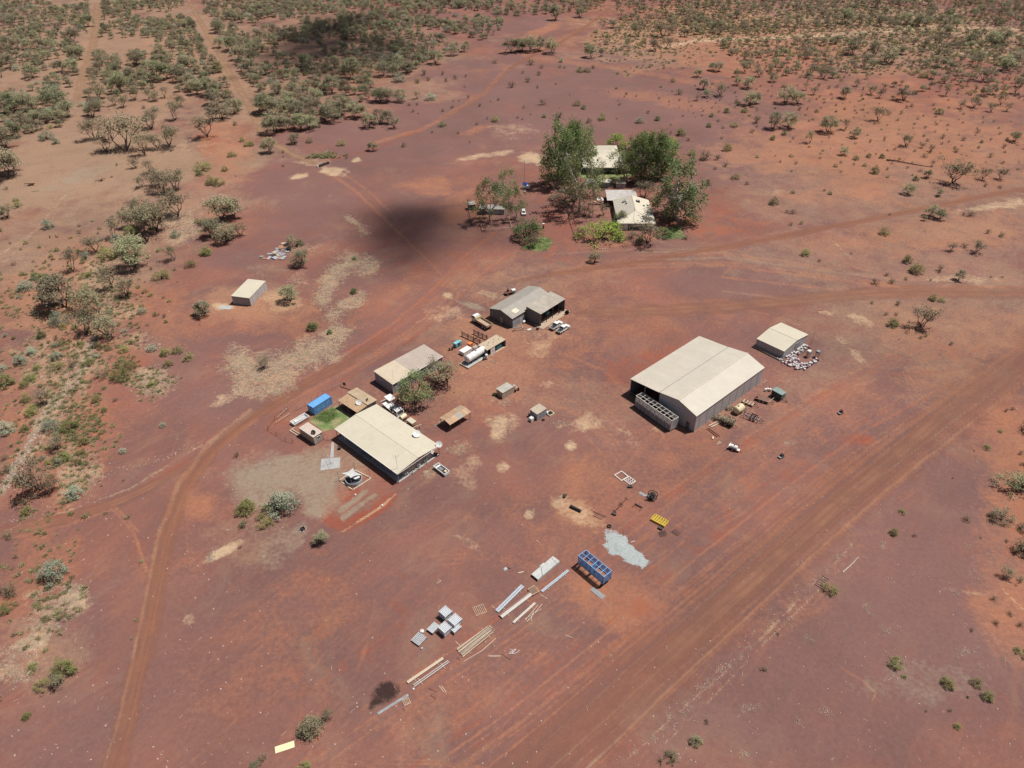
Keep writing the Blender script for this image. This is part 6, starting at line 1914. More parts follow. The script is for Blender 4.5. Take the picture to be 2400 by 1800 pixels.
# junk by the workshop
q = P(2, 1540, 545)
t = thing('gas_bottle_crate', 'white gas tank beside the bluish workshop wall', 'tank', q.x, q.y, rzw)
MB().lathe([(.1, -.5), (.38, -.42), (.38, .42), (.1, .5)], 12, (0, 0, .55), 'x').to('tank', WHITE, t); MB().box(0, 0, .1, .8, .6, .2).to('cradle', DARK, t)
for k in range(16):
    q = P(2, 1440 + 13 * k + vr.uniform(-8, 8), 600 + vr.uniform(-40, 15) + (k > 9) * 8)
    l = vr.uniform(1.2, 3.2)
    single(MB().beam((-l / 2, 0, .07), (l / 2, 0, .09), vr.choice([.06, .1, .22]), .06), 'scrap_length', vr.choice([WOOD, RUST, STEELD, WOODP, DARK]), 'scrap length of timber or steel lying between the workshop and the lean-to corner', 'scrap', q.x, q.y, vr.uniform(0, 3.1), 'scrap heap by the workshop', .02 * (k % 4))
for k, (x, y, lab) in enumerate(((1590, 605, 'pale crumpled sheet on the scrap heap by the workshop'), (1450, 612, 'reddish scrap sheet at the left of the workshop scrap heap'))):
    q = P(2, x, y)
    single(MB().box(0, 0, .12, 1.3, .7, .03, 0, .9), 'scrap_sheet', WHITE if k == 0 else RUST, lab, 'sheet', q.x, q.y, .6)
q = P(2, 1668, 605)
t = thing('barrel', 'black barrel at the corner of the lean-to', 'barrel', q.x, q.y)
MB().lathe([(.4, 0), (.46, .4), (.4, .8)], 14).to('barrel', DARK, t); MB().lathe([(.34, .805), (.34, .83)], 12).to('lid', STEELD, t)
def tyre(label, x, y, r, wd, z=0, rz=0, up=False, group=None):
    t = thing('tyre', label, 'tyre', x, y, rz, group, z)
    pr = [(r * .55, -wd / 2), (r * .92, -wd / 2), (r, -wd * .3), (r, wd * .3), (r * .92, wd / 2), (r * .55, wd / 2), (r * .5, 0), (r * .55, -wd / 2)]
    if up:
        MB().lathe(pr, 18, (0, 0, r), 'y').to('tread', BLACK, t)
        MB().lathe([(r * .49, -wd * .2), (r * .49, wd * .2)], 14, (0, 0, r), 'y').to('rim', STEELD, t)
    else:
        b = MB(); n = 18
        vs = [(rr * cos(2 * pi * k / n), rr * sin(2 * pi * k / n), zz + wd / 2) for rr, zz in pr[:-1] for k in range(n)]
        m = len(pr) - 1
        b.add(vs, [(i * n + k, i * n + (k + 1) % n, ((i + 1) % m) * n + (k + 1) % n, ((i + 1) % m) * n + k) for i in range(m) for k in range(n)])
        b.to('tread', BLACK, t)
    return t
q = P(2, 1940, 470)
tyre('big tractor tyre standing at the right end of the lean-to', q.x, q.y, .75, .45, 0, rad(20), True)
q = P(2, 1895, 445)
t = thing('tow_bar_frame', 'rusty wheeled frame at the right mouth of the lean-to', 'frame', q.x, q.y, rzw)
MB().beam((-1.2, 0, .6), (1.2, 0, .6), .12).to('axle_beam', RUST, t); MB().beam((0, 0, .6), (0, 1.6, .5), .1).to('drawbar', RUST, t)
wheel(t, -.9, -.0, .45, .22); wheel(t, .9, 0, .45, .22)
# around the two little sheds
for k, (x, y, m, lab) in enumerate(((1450, 1180, DARK, 'dark drum at the right wall of the pump shed'), (1480, 1165, DARK, 'dark drum farthest right of the pump shed'), (1440, 1142, WHITE, 'white drum at the back corner of the pump shed'))):
    q = P(2, x, y)
    t = thing('drum', lab, 'drum', q.x, q.y, 0, 'drums beside the pump shed')
    MB().lathe([(.28, 0), (.28, .84), (.26, .88)], 12).to('drum', m, t); MB().lathe([(.22, .881), (.22, .90)], 10).to('lid', RUST if m is DARK else STEEL, t)
q0, q1 = P(2, 1430, 1130), P(2, 1478, 1160)
single(MB().path([(0, 0, .7), tuple((q1 - q0) * .5 + Vector((0, 0, .9))), tuple((q1 - q0) + Vector((0, 0, .3)))], .07, 6), 'water_pipe', PVC, 'white bent water pipe leaving the pump shed', 'pipe', q0.x, q0.y)
q = P(2, 1595, 1450)
t = thing('cube_tank', 'white plastic cube tank beside the trough shed', 'tank', q.x, q.y, rad(45))
MB().box(0, 0, .62, 1.0, 1.0, .95).to('tank', PVC, t); MB().box(0, 0, .07, 1.1, 1.1, .14).to('pallet', WOOD, t); MB().tube((0, 0, 1.1), (0, 0, 1.18), .16, 10).to('cap', WHITE, t)
q = P(2, 1572, 1412)
t = thing('gas_bottle', 'dark gas bottle left of the white cube tank', 'gas bottle', q.x, q.y)
MB().lathe([(.2, 0), (.22, .1), (.22, 1.0), (.1, 1.2)], 12).to('bottle', STEELD, t); MB().lathe([(.08, 1.2), (.08, 1.32)], 8).to('valve', RUST, t)
c = rect(2, [(1738, 1375), (1772, 1352), (1808, 1380), (1762, 1412)], .4)
t = thing('water_trough', 'square cream water trough of dark water right of the trough shed', 'trough', c[0], c[1], c[4])
for s in (-1, 1):
    MB().box(0, s * (c[3] / 2 - .08), .22, c[2], .15, .44).to('wall', CREAMP, t); MB().box(s * (c[2] / 2 - .08), 0, .22, .15, c[3] - .32, .44).to('wall', CREAMP, t)
MB().box(0, 0, .16, c[2] - .3, c[3] - .3, .3).to('water', mat('trough_water', (.02, .03, .03), .06, dust=0, var=.1), t)
MB().box(-c[2] / 2 + .3, c[3] / 2 - .3, .55, .5, .5, .3).to('float_cover', WHITE, t)
q = P(2, 1705, 1446)
tyre('black tyre lying in front of the trough shed', q.x, q.y, .42, .24)

# ------------------------------------------------------------ stock crate and machines by the big shed
def stock_crate(name, label, c, pts, h, frame, rail, decks, zb=.0, floor=None, bars=8, cross=None, ends=True):
    x, y, a, b, r = rect(c, pts, h)
    if b > a:
        a, b, r = b, a, r + pi / 2
    t = thing(name, label, 'stock crate', x, y, r)
    a2, b2 = a / 2, b / 2
    for sx in (-1, 1):
        for sy in (-1, 1):
            MB().box(sx * (a2 - .06), sy * (b2 - .06), (h + zb) / 2, .12, .12, h - zb).to('corner_post', frame, t)
    for sy in (-1, 1):
        MB().beam((-a2 + .12, sy * (b2 - .06), h - .05), (a2 - .12, sy * (b2 - .06), h - .05), .12, .1).to('top_rail', frame, t)
        MB().beam((-a2 + .12, sy * (b2 - .06), zb + .06), (a2 - .12, sy * (b2 - .06), zb + .06), .12, .12).to('bottom_rail', frame, t)
        nb = 5 * decks
        for k in range(nb):
            z = zb + .25 + (h - zb - .45) * k / (nb - 1)
            MB().box(0, sy * (b2 - .05), z, a - .26, .05, (h - zb - .45) / (nb - 1) * .66).to('side_slat', rail, t)
        for k in range(1, bars):
            MB().box(-a2 + a * k / bars, sy * (b2 + .005), (h + zb) / 2, .08, .06, h - zb - .24).to('upright', frame, t)
    for sx in (-1, 1):
        MB().beam((sx * (a2 - .06), -b2 + .12, h - .05), (sx * (a2 - .06), b2 - .12, h - .05), .12, .1).to('end_rail', frame, t)
        for k in range(5 * decks):
            z = zb + .25 + (h - zb - .45) * k / (5 * decks - 1)
            MB().box(sx * (a2 - .05), 0, z, .05, b - .26, (h - zb - .45) / (5 * decks - 1) * .6).to('end_slat', rail, t)
    for k in range(1, bars):
        MB().beam((-a2 + a * k / bars, -b2 + .12, h - .05), (-a2 + a * k / bars, b2 - .12, h - .05), .10, .08).to('cross_bar', cross or frame, t)
    MB().beam((-a2 + .12, 0, h - .12), (a2 - .12, 0, h - .12), .10, .05).to('centre_bar', cross or frame, t)
    for k in range(decks):
        if floor is not None:
            MB().box(0, 0, zb + .08 + k * (h - zb) / decks * .98, a - .2, b - .2, .06).to('deck_floor', floor, t)
    return t, a2, b2
CRP = mat('crate_white_paint', (.62, .58, .50), .5, dust=.25, var=.14)
t, a2, b2 = stock_crate('stock_crate', 'long white double-deck stock crate standing before the machinery shed', 3, [(330, 855), (390, 830), (700, 1045), (640, 1080)], 3.7, CRP, mat('crate_slats', (.40, .385, .385), .5, dust=.2, var=.2), 2, .25, DARK, 9)
for k in range(5):
    MB().box(-a2 + 1.2 + k * (a2 * 2 - 2.4) / 4, 0, .13, .25, b2 * 1.9, .25).to('bearer', WOOD, t)
MB().box(a2 + .04, 0, 1.9, .06, b2 * 1.9, .16).to('end_beam', YELLOW, t)
# cream poly tank
q = P(3, 1215, 1025)
t = thing('poly_tank', 'cream horizontal poly tank with a black cap beside the machinery shed', 'tank', q.x, q.y + .4, rad(40))
MB().lathe([(.1, -1.45), (.75, -1.4), (1.0, -1.2), (1.06, 0), (1.0, 1.2), (.75, 1.4), (.1, 1.45)], 20, (0, 0, 1.3), 'x').to('tank', CREAMP, t)
for s in (-.8, .8):
    MB().box(s, 0, .22, .35, 1.5, .4).to('cradle', CREAMP, t); MB().lathe([(1.08, s * .6 - .05), (1.08, s * .6 + .05)], 20, (0, 0, 1.3), 'x').to('moulded_rib', CREAMP, t)
MB().tube((-.5, 0, 2.3), (-.5, 0, 2.46), .22, 12).to('cap', BLACK, t)
# green trailer
q = P(3, 1560, 905)
t = thing('green_trailer', 'dark green box trailer with a pale roof rack at the right of the machines', 'trailer', q.x, q.y + .6, rad(-52))
MB().box(0, 0, 1.35, 3.0, 2.0, 1.5).to('body', GREEN, t); MB().box(0, 0, 2.14, 3.1, 2.1, .08).to('roof', GREENP, t)
MB().box(1.52, 0, 1.5, .05, 1.8, 1.1).to('end_panel', GREENP, t)
for k in range(3):
    MB().box(-.9 + k * .9, -1.02, 1.4, .7, .04, .9).to('side_panel', DARK, t)
MB().beam((1.6, -1.0, 2.2), (1.6, 1.0, 2.2), .18).to('roof_bar', GREENP, t)
MB().beam((1.5, -.7, .5), (3.2, 0, .45), .1).beam((1.5, .7, .5), (3.2, 0, .45), .1).to('drawbar', RUST, t)
for s in (-1, 1):
    wheel(t, -.2, s * .95, .4, .24)
q = P(3, 1468, 838)
t = thing('white_drum_stack', 'small stack of white drums left of the green trailer', 'drums', q.x, q.y)
for k in range(3):
    MB().lathe([(.3, 0), (.3, .8), (.2, .85)], 12, (k * .65 - .6, .2 * (k % 2), 0)).to('drum', WHITE, t)
# rusty flat trailer, harrow, hay trailer, plough trailer
q = P(3, 1425, 925)
t = thing('flat_trailer', 'rusty flat-topped trailer between the harrow and the green trailer', 'trailer', q.x, q.y + .3, rad(-32))
MB().box(0, 0, .75, 3.6, 2.0, .1).to('deck', mat('rusty_deck', (.20, .11, .085), .75, dust=.3, var=.25), t); MB().beam((1.8, -.6, .6), (3.2, 0, .5), .1).beam((1.8, .6, .6), (3.2, 0, .5), .1).to('drawbar', RUST, t)
MB().box(-1.4, .2, 1.0, .4, 1.6, .4).to('toolbox', RUST, t)
MB().beam((1.75, -.9, .8), (2.6, .8, 1.5), .1).to('ramp_arm', WOODP, t)
for s in (-1, 1):
    for sx in (-.5, .4):
        wheel(t, sx, s * 1.05, .36, .22)
q = P(3, 1300, 945)
t = thing('harrow', 'old rusty timber-topped harrow beside the cream poly tank', 'harrow', q.x, q.y, rad(-38))
for k in range(4):
    MB().box(-1.2 + k * .8, 0, .55, .5, 1.6, .07).to('board', WOOD, t)
MB().beam((-1.6, -.7, .45), (1.8, -.7, .45), .1).beam((-1.6, .7, .45), (1.8, .7, .45), .1).to('frame', RUST, t)
MB().beam((1.8, -.7, .45), (3.0, 0, .4), .08).beam((1.8, .7, .45), (3.0, 0, .4), .08).to('drawbar', RUST, t)
for k in range(6):
    MB().lathe([(.32, -.02), (.32, .02)], 12, (-1.4 + k * .55, -.75 + 1.5 * (k % 2), .32), 'y').to('disc', DARK, t)
q = P(3, 1120, 1125)
t = thing('hay_trailer', 'dark caged trailer loaded with hay beside the machinery shed', 'trailer', q.x, q.y + .4, rad(-42))
MB().box(0, 0, .7, 3.2, 1.9, .1).to('deck', DARK, t)
for sx in (-1.55, -.52, .52, 1.55):
    for sy in (-.92, .92):
        MB().box(sx, sy, 1.35, .08, .08, 1.2).to('stanchion', DARK, t)
for sy in (-.92, .92):
    for z in (1.1, 1.5, 1.9):
        MB().beam((-1.6, sy, z), (1.6, sy, z), .07).to('rail', DARK, t)
for z in (1.1, 1.5, 1.9):
    MB().beam((1.6, -.92, z), (1.6, .92, z), .07).to('end_rail', DARK, t)
v, f = leaf_cloud(np.random.RandomState(3), [(x, y, 1.3) for x in (-1.2, -.4, .4, 1.1) for y in (-.5, .1, .5)], (.35, .3, .3), 150, .14, .3)
h = bpy.data.objects.new('hay_load', np_mesh('hay_load', v, f, None, [HAY])); COL.objects.link(h); h.parent = t; h['kind'] = 'stuff'
MB().beam((1.6, 0, .6), (2.9, 0, .5), .12).to('drawbar', DARK, t)
for s in (-1, 1):
    wheel(t, -.1, s * 1.05, .4, .24)
v, f = leaf_cloud(np.random.RandomState(4), [(x, y, .4) for x in (-.6, 0, .6) for y in (-.4, .4)], (.4, .35, .35), 170, .15, .3)
q = P(3, 1030, 1070)
h = bpy.data.objects.new('hay_heap', np_mesh('hay_heap', v, f, None, [HAY])); COL.objects.link(h); h.location = (q.x, q.y, 0); tag(h, 'greyish heap of loose hay against the machinery shed wall', 'hay heap')
v, f = leaf_cloud(np.random.RandomState(5), [(x, y, .3) for x in (-.5, .5) for y in (-.4, .4)], (.4, .35, .3), 120, .15, .3)
q = P(3, 1135, 985)
h = bpy.data.objects.new('dry_weeds', np_mesh('dry_weeds', v, f, None, [HAY])); COL.objects.link(h); h.location = (q.x, q.y, 0); tag(h, 'tangle of dry weeds between the wall and the cream tank', 'weeds')
q0, q1 = P(3, 1265, 1055), P(3, 1435, 1125)
d = q1 - q0
t = thing('skeleton_trailer', 'long dark skeleton trailer frame with cross members pointing right', 'trailer', q0.x, q0.y + .3, math.atan2(d.y, d.x))
l = d.length
for s in (-.55, .55):
    MB().beam((0, s, .8), (l * .75, s, .8), .12, .16).to('chassis_rail', DARK, t)
for k in range(5):
    MB().box(.3 + k * l * .17, 0, .82, .12, 1.9, .12).to('cross_member', STEELD, t)
MB().beam((l * .75, -.5, .75), (l, 0, .65), .1).beam((l * .75, .5, .75), (l, 0, .65), .1).to('drawbar', DARK, t)
MB().box(l * .45, .9, 1.0, 1.6, .1, .3).to('side_board', mat('dark_red_paint', (.16, .04, .035), .6), t)
MB().beam((.1, -.5, .8), (-.1, -.5, 2.3), .09).beam((.1, .5, .8), (-.1, .5, 2.3), .09).beam((-.1, -.5, 2.3), (-.1, .5, 2.3), .09).to('headboard', DARK, t)
for s in (-1, 1):
    for sx in (l * .35, l * .52):
        wheel(t, sx, s * .85, .38, .22)
for k, (a, b_, m, lab) in enumerate((((955, 1130), (1045, 1090), WOODP, 'pale plank at the shed wall near the hay, upper one'), ((975, 1142), (1062, 1104), WOODP, 'pale plank at the shed wall near the hay, lower one'), ((938, 1155), (1030, 1228), RUST, 'rusty steel rail lying in front of the shed, left of two'), ((955, 1150), (1050, 1222), RUST, 'rusty steel rail lying in front of the shed, right of two'))):
    q0, q1 = P(3, *a), P(3, *b_)
    d = q1 - q0
    single(MB().beam((0, 0, .1), (d.length, 0, .1), .22, .16), 'plank' if k < 2 else 'steel_rail', m, lab, 'plank' if k < 2 else 'rail', q0.x, q0.y, math.atan2(d.y, d.x))
q = P(3, 990, 1250)
single(MB().beam((0, 0, .15), (.2, 1.0, .15), .32, .3), 'stone_block', CREAMP, 'cream block lying in front of the steel rails', 'block', q.x, q.y)
for k, (a, b_) in enumerate((((1025, 1290), (1050, 1262)), ((1042, 1286), (1066, 1270)))):
    q0, q1 = P(3, *a), P(3, *b_); d = q1 - q0
    single(MB().beam((0, 0, .04), (d.length, 0, .04), .1, .06), 'stick', WOODP, '%s of two pale sticks near the white sprayer' % ('left', 'right')[k], 'stick', q0.x, q0.y, math.atan2(d.y, d.x))
q = P(3, 1165, 1340)
t = thing('sprayer_trailer', 'small white tank sprayer trailer out on the dirt', 'trailer', q.x, q.y, rad(-35))
MB().lathe([(.1, -.9), (.5, -.8), (.55, 0), (.5, .8), (.1, .9)], 14, (0, 0, 1.0), 'x').to('tank', WHITE, t); MB().box(0, 0, .45, 2.2, 1.0, .12).to('frame', RUST, t)
MB().box(-1.0, 0, .95, .5, 1.0, .5).to('pump_box', WHITE, t); MB().beam((1.1, 0, .45), (2.3, 0, .4), .1).to('drawbar', RUST, t); MB().beam((-1.2, -1.2, 1.0), (-1.2, 1.2, 1.2), .07).to('boom', CREAMP, t)
MB().tube((0, 0, 1.54), (0, 0, 1.64), .16, 10).to('cap', BLACK, t); MB().box(1.2, 0, .6, .6, .7, .1).to('front_deck', WHITE, t)
wheel(t, -.1, -.65, .36, .2); wheel(t, -.1, .65, .36, .2)
for k, (c_, x, y, lab) in enumerate(((3, 1575, 1412, 'dark engine unit alone on the dirt, nearer the camera'), (3, 2095, 1042, 'dark engine unit alone on the dirt, farther right near the road'))):
    q = P(c_, x, y)
    t = thing('engine_unit', lab, 'engine', q.x, q.y, rad(30), 'engine units on the dirt')
    MB().box(0, 0, .22, 1.5, .9, .16).to('base_frame', DARK, t); MB().box(.25, .1, .62, .8, .6, .62).to('engine_block', DARK, t); MB().tube((.3, .2, .95), (.3, .2, 1.3), .07, 6).to('exhaust', PURPLE, t); MB().box(.45, .1, 1.0, .3, .4, .14).to('air_cleaner', PURPLE, t)
    MB().box(-.5, 0, .36, .5, .8, .1).to('tray', STEELD, t)

# ------------------------------------------------------------ feed drums heaped by the cream shed
DRW = mat('dusty_white_plastic', (.56, .545, .53), .5, dust=.35, var=.2)
WD = MB().lathe([(.27, 0), (.30, .06), (.30, .46), (.32, .48), (.32, .52), (.05, .54)], 9).mesh('feed_drum', DRW)
PD = MB().lathe([(.27, 0), (.30, .06), (.30, .46), (.32, .48), (.32, .52), (.05, .54)], 9).mesh('feed_drum', PURPLE)
LD = MB().lathe([(.05, -.28), (.28, -.27), (.30, 0), (.28, .27), (.05, .28)], 9, (0, 0, .3), 'x').mesh('feed_drum', DRW)
DD = MB().lathe([(.27, 0), (.29, .5), (.05, .52)], 9).mesh('feed_drum', BLACK)
def drum(x, y, z, me, lab, grp):
    o = inst('feed_drum', me, None, (x, y, z), vr.uniform(0, 6))
    o.rotation_euler = (vr.uniform(-.12, .12), vr.uniform(-.12, .12), vr.uniform(0, 6))
    tag(o, lab, 'drum', grp)
def rowfill(a, b, n, cols, wd, z2, mes):
    p, q = P(3, *a), P(3, *b)
    d = (q - p).normalized(); nn = Vector((d.y, -d.x, 0))
    for i in range(n):
        for j in range(cols):
            g = p.lerp(q, i / max(1, n - 1)) + nn * (j * wd) + Vector((vr.uniform(-.16, .16), vr.uniform(-.16, .16), 0))
            if vr.random() < .14:
                continue
            me = vr.choice(mes)
            drum_k(g, 0, me)
            if vr.random() < z2 and me in 'WL':
                drum_k(g, .54, 'W')
def drum_k(g, z, k):
    me = {'W': WD, 'P': PD, 'L': LD, 'B': DD}[k]
    drum(g.x, g.y, z, me, {'W': 'white feed drum in the heap at the cream shed corner', 'L': 'white feed drum in the heap at the cream shed corner', 'P': 'faded purple feed drum at the edge of the drum heap', 'B': 'black feed drum at the edge of the drum heap'}[k],
         {'W': 'white feed drums', 'L': 'white feed drums', 'P': 'purple feed drums', 'B': 'black feed drums'}[k])
rowfill((1640, 552), (1790, 450), 14, 3, .74, .15, 'WWLWWP')
rowfill((1570, 556), (1640, 590), 5, 2, .66, .2, 'WWLPB')
rowfill((1700, 560), (1800, 640), 9, 4, .74, .12, 'WLLWPW')
rowfill((1610, 585), (1740, 650), 9, 2, .7, 0, 'WPPBLP')
rowfill((1770, 650), (1870, 590), 7, 2, .7, .1, 'PWPBPW')
rowfill((1840, 600), (1890, 575), 4, 2, .65, 0, 'PPBW')
# timber and pallets stacked along the left side of that shed
for k in range(8):
    q0 = P(3, 1352 + k * 27, 452 + k * 14); q1 = P(3, 1385 + k * 27, 468 + k * 14)
    d = q1 - q0
    t = thing('timber_pallet', 'pale pallet in the row along the left wall of the cream shed', 'pallet', q0.x, q0.y, math.atan2(d.y, d.x), 'pallets along the cream shed')
    for j in range(5):
        MB().box(d.length / 2, -.45 + j * .22, .32, d.length, .14, .05).to('slat', WOODP if j % 2 else WOOD, t)
    MB().box(d.length * .1, 0, .15, .12, 1.1, .28).to('bearer', DARK, t); MB().box(d.length * .9, 0, .15, .12, 1.1, .28).to('bearer', DARK, t)
q = P(3, 1842, 462)
single(MB().tube((0, 0, 0), (.2, 0, 5.4), .05, 6, .03), 'flag_pole', RUST, 'thin leaning rusty pole beside the drum heap', 'pole', q.x, q.y)
for k, (x, y, lab, m) in enumerate(((1822, 548, 'pale tank on a tall stand behind the drum heap', WHITE), (1900, 552, 'dark tank on a stand right of the drum heap', STEELD))):
    q = P(3, x, y)
    t = thing('tank_stand', lab, 'tank stand', q.x, q.y, rad(42))
    for sx in (-.4, .4):
        for sy in (-.4, .4):
            MB().box(sx, sy, .8, .08, .08, 1.6).to('leg', DARK, t)
    MB().box(0, 0, 1.64, 1.1, 1.1, .07).to('platform', DARK, t); MB().box(0, 0, 1.95, 1.0, .9, .54).to('tank', m, t)
for k, (a, b_) in enumerate((((1735, 505), (1822, 545)), ((1730, 535), (1812, 495)), ((1822, 545), (1850, 480)))):
    q0, q1 = P(3, *a), P(3, *b_); d = q1 - q0
    t = thing('pipe_rail', 'rusty pipe rail behind the drums, %s of three' % ('nearest', 'middle', 'farthest')[k], 'rail', q0.x, q0.y, math.atan2(d.y, d.x))
    MB().tube((0, 0, .9), (d.length, 0, .9), .05, 6).to('rail', RUST, t)
    for s in (.05, .95):
        MB().tube((d.length * s, 0, 0), (d.length * s, 0, .9), .05, 6).to('post', RUST, t)

# ------------------------------------------------------------ round the bunkhouse: lawn, slab, pool, fences
def poly_sheet(name, c, pts, z, m, kind='structure'):
    g = [P(c, *p) for p in pts]
    me = bpy.data.meshes.new(name)
    me.from_pydata([(q.x, q.y, z) for q in g], [], [tuple(range(len(g)))])
    me.materials.append(m)
    o = bpy.data.objects.new(name, me); COL.objects.link(o); o['kind'] = kind
    return o
def slab_poly(name, c, pts, z0, z1, m):
    g = [P(c, *p) for p in pts]
    n = len(g)
    b = MB().add([(q.x, q.y, z0) for q in g] + [(q.x, q.y, z1) for q in g], [tuple(range(n))[::-1], tuple(range(n, 2 * n))] + [(k, (k + 1) % n, n + (k + 1) % n, n + k) for k in range(n)])
    o = b.to(name, m); o['kind'] = 'structure'
    return o
LAWNM = bpy.data.materials.new('lawn_soil'); LAWNM.use_nodes = True
_t = LAWNM.node_tree; _p = _t.nodes["Principled BSDF"]; _p.inputs['Roughness'].default_value = .95; _p.inputs['Specular IOR Level'].default_value = .1
_tc = _n(_t, 'ShaderNodeTexCoord').outputs['Object']
_c = _mix(_t, (.13, .19, .065), (.30, .25, .14), _ramp(_t, _noise(_t, _tc, .45, 5, .65), .42, .60))
_c = _mix(_t, _c, (.09, .15, .05), _ramp(_t, _noise(_t, _tc, 2.2, 4, .7), .5, .75, 0, .6))
_t.links.new(_c, _p.inputs['Base Color'])
def in_px(c, pts, n, seed, m):
    r_ = random.Random(seed); g = [px(c, *p) for p in pts]
    x0, x1, y0, y1 = min(q[0] for q in g), max(q[0] for q in g), min(q[1] for q in g), max(q[1] for q in g)
    o = []
    while len(o) < n:
        u, v = r_.uniform(x0, x1), r_.uniform(y0, y1)
        if inside(g, u, v):
            q = at(u, v); o.append((q.x, q.y, .006, r_.uniform(.6, 1.4), r_.randrange(2)))
    return o
L1 = [(548, 872), (640, 818), (712, 782), (800, 760), (860, 830), (960, 870), (900, 900), (760, 985), (650, 1010), (590, 960), (520, 915)]
poly_sheet('lawn', 1, L1, .006, LAWNM)
L2p = [(690, 1140), (600, 1120), (585, 1100), (660, 1070), (700, 1030), (770, 1020), (822, 1045), (832, 1080), (800, 1120), (750, 1140)]
poly_sheet('lawn', 4, L2p, .006, LAWNM)
L3p = [(1750, 990), (1840, 950), (1862, 945), (1912, 1052), (1820, 1060), (1740, 1062)]
poly_sheet('lawn', 4, L3p, .006, LAWNM)
L4p = [(960, 360), (1230, 340), (1420, 345), (1500, 420), (1500, 540), (1380, 570), (1150, 585), (970, 500)]
poly_sheet('lawn', 4, L4p, .006, LAWNM)
gp = in_px(1, [(548, 872), (712, 785), (770, 800), (800, 860), (700, 930), (600, 900)], 260, 1, 0) + in_px(4, L2p, 420, 2, 0) + in_px(4, L3p, 260, 3, 0) + in_px(4, L4p, 900, 4, 0)
scatter_stuff('lawn_grass', gp, lawn_m)
slab_poly('concrete_path', 1, [(726, 1118), (748, 1118), (742, 1270), (708, 1270)], 0, .04, CONC)
slab_poly('concrete_pad', 1, [(622, 1278), (808, 1266), (800, 1366), (612, 1390)], 0, .05, CONC)
q = P(1, 712, 1330)
t = thing('clothes_line', 'rotary clothes line standing on the pale concrete pad', 'clothes line', q.x, q.y, 0, None, .05)
MB().tube((0, 0, 0), (0, 0, 1.9), .045, 6).to('post', STEEL, t)
for k in range(4):
    a = k * pi / 2 + .5
    MB().beam((0, 0, 1.7), (1.55 * cos(a), 1.55 * sin(a), 1.95), .04).to('arm', STEEL, t)
for r in (.7, 1.1, 1.5):
    b = MB()
    for k in range(4):
        a, a2_ = k * pi / 2 + .5, (k + 1) * pi / 2 + .5
        b.tube((r * cos(a), r * sin(a), 1.7 + .16 * r), (r * cos(a2_), r * sin(a2_), 1.7 + .16 * r), .012, 4)
    b.to('line', STEEL, t)
# pool under a shade sail
q = P(1, 937, 1500)
pl_ = thing('plunge_pool', 'round grey tank pool partly under a white shade sail', 'pool', q.x, q.y)
b = MB(); n = 28
prof = [(1.95, 0), (1.95, .95), (1.88, .98), (1.80, .95), (1.80, .5)]
b.lathe(prof, n)
b.f = b.f[:-2]
b.to('pool_wall', mat('pool_wall_grey', (.34, .37, .37), .5, dust=.15, var=.1), pl_)
MB().lathe([(1.79, .45), (1.79, .55)], n).to('water', mat('pool_water', (.045, .05, .055), .05, dust=0, var=.1), pl_)
MB().box(.6, .5, .62, 1.5, .5, .08, .6).to('float', WHITE, pl_)
c = rect(1, [(795, 1490), (940, 1395), (1105, 1475), (922, 1585)], .1)
t = thing('timber_kerb', 'square timber kerb round the plunge pool', 'kerb', q.x, q.y, 0)
cs = [P(1, *p) - Vector((q.x, q.y, 0)) for p in ((797, 1492), (945, 1392), (1105, 1475), (922, 1586))]
for k in range(4):
    MB().beam(tuple(cs[k].lerp(cs[(k + 1) % 4], .01) + Vector((0, 0, .1))), tuple(cs[k].lerp(cs[(k + 1) % 4], .97) + Vector((0, 0, .1))), .24, .2).to('sleeper', WOODP, t)
t = thing('shade_sail', 'off-white four-cornered shade sail stretched over the plunge pool', 'shade sail', q.x, q.y)
tops = [P(1, *p, z) - Vector((q.x, q.y, 0)) for p, z in (((812, 1420), 2.3), ((928, 1372), 2.7), ((1018, 1440), 2.2), ((905, 1468), 2.5))]
n = 8
vs = []
for i in range(n + 1):
    for k in range(n + 1):
        u, v = i / n, k / n
        p = tops[0].lerp(tops[3], u).lerp(tops[1].lerp(tops[2], u), v)
        cxy = (tops[0] + tops[1] + tops[2] + tops[3]) / 4
        f = .28 * (4 * u * (1 - u) * abs(2 * v - 1) + 4 * v * (1 - v) * abs(2 * u - 1))
        p = p.lerp(cxy, f) - Vector((0, 0, .25 * 16 * u * (1 - u) * v * (1 - v) * .5))
        vs.append(p)
fs = [(i * (n + 1) + k, i * (n + 1) + k + 1, (i + 1) * (n + 1) + k + 1, (i + 1) * (n + 1) + k) for i in range(n) for k in range(n)]
N = len(vs)
rim = [(0 * (n + 1) + k) for k in range(n)] + [i * (n + 1) + n for i in range(n)] + [n * (n + 1) + n - k for k in range(n)] + [(n - i) * (n + 1) for i in range(n)]
MB().add(vs + [v + Vector((0, 0, .02)) for v in vs], [f[::-1] for f in fs] + [tuple(i + N for i in f) for f in fs] + [(rim[i], rim[(i + 1) % len(rim)], rim[(i + 1) % len(rim)] + N, rim[i] + N) for i in range(len(rim))]).to('sail', TARP, t)
feet = [P(1, *p) - Vector((q.x, q.y, 0)) for p in ((790, 1490), (950, 1392), (1098, 1458), (922, 1580))]
for k in range(4):
    top = Vector((feet[k].x, feet[k].y, 2.9)) + (tops[k] - feet[k]) * .12
    top.z = 2.9
    MB().tube(tuple(feet[k]), tuple(top), .05, 6).to('post', STEELD, t)
    MB().tube(tuple(top - Vector((0, 0, .1))), tuple(tops[k]), .012, 4).to('rope', DARK, t)
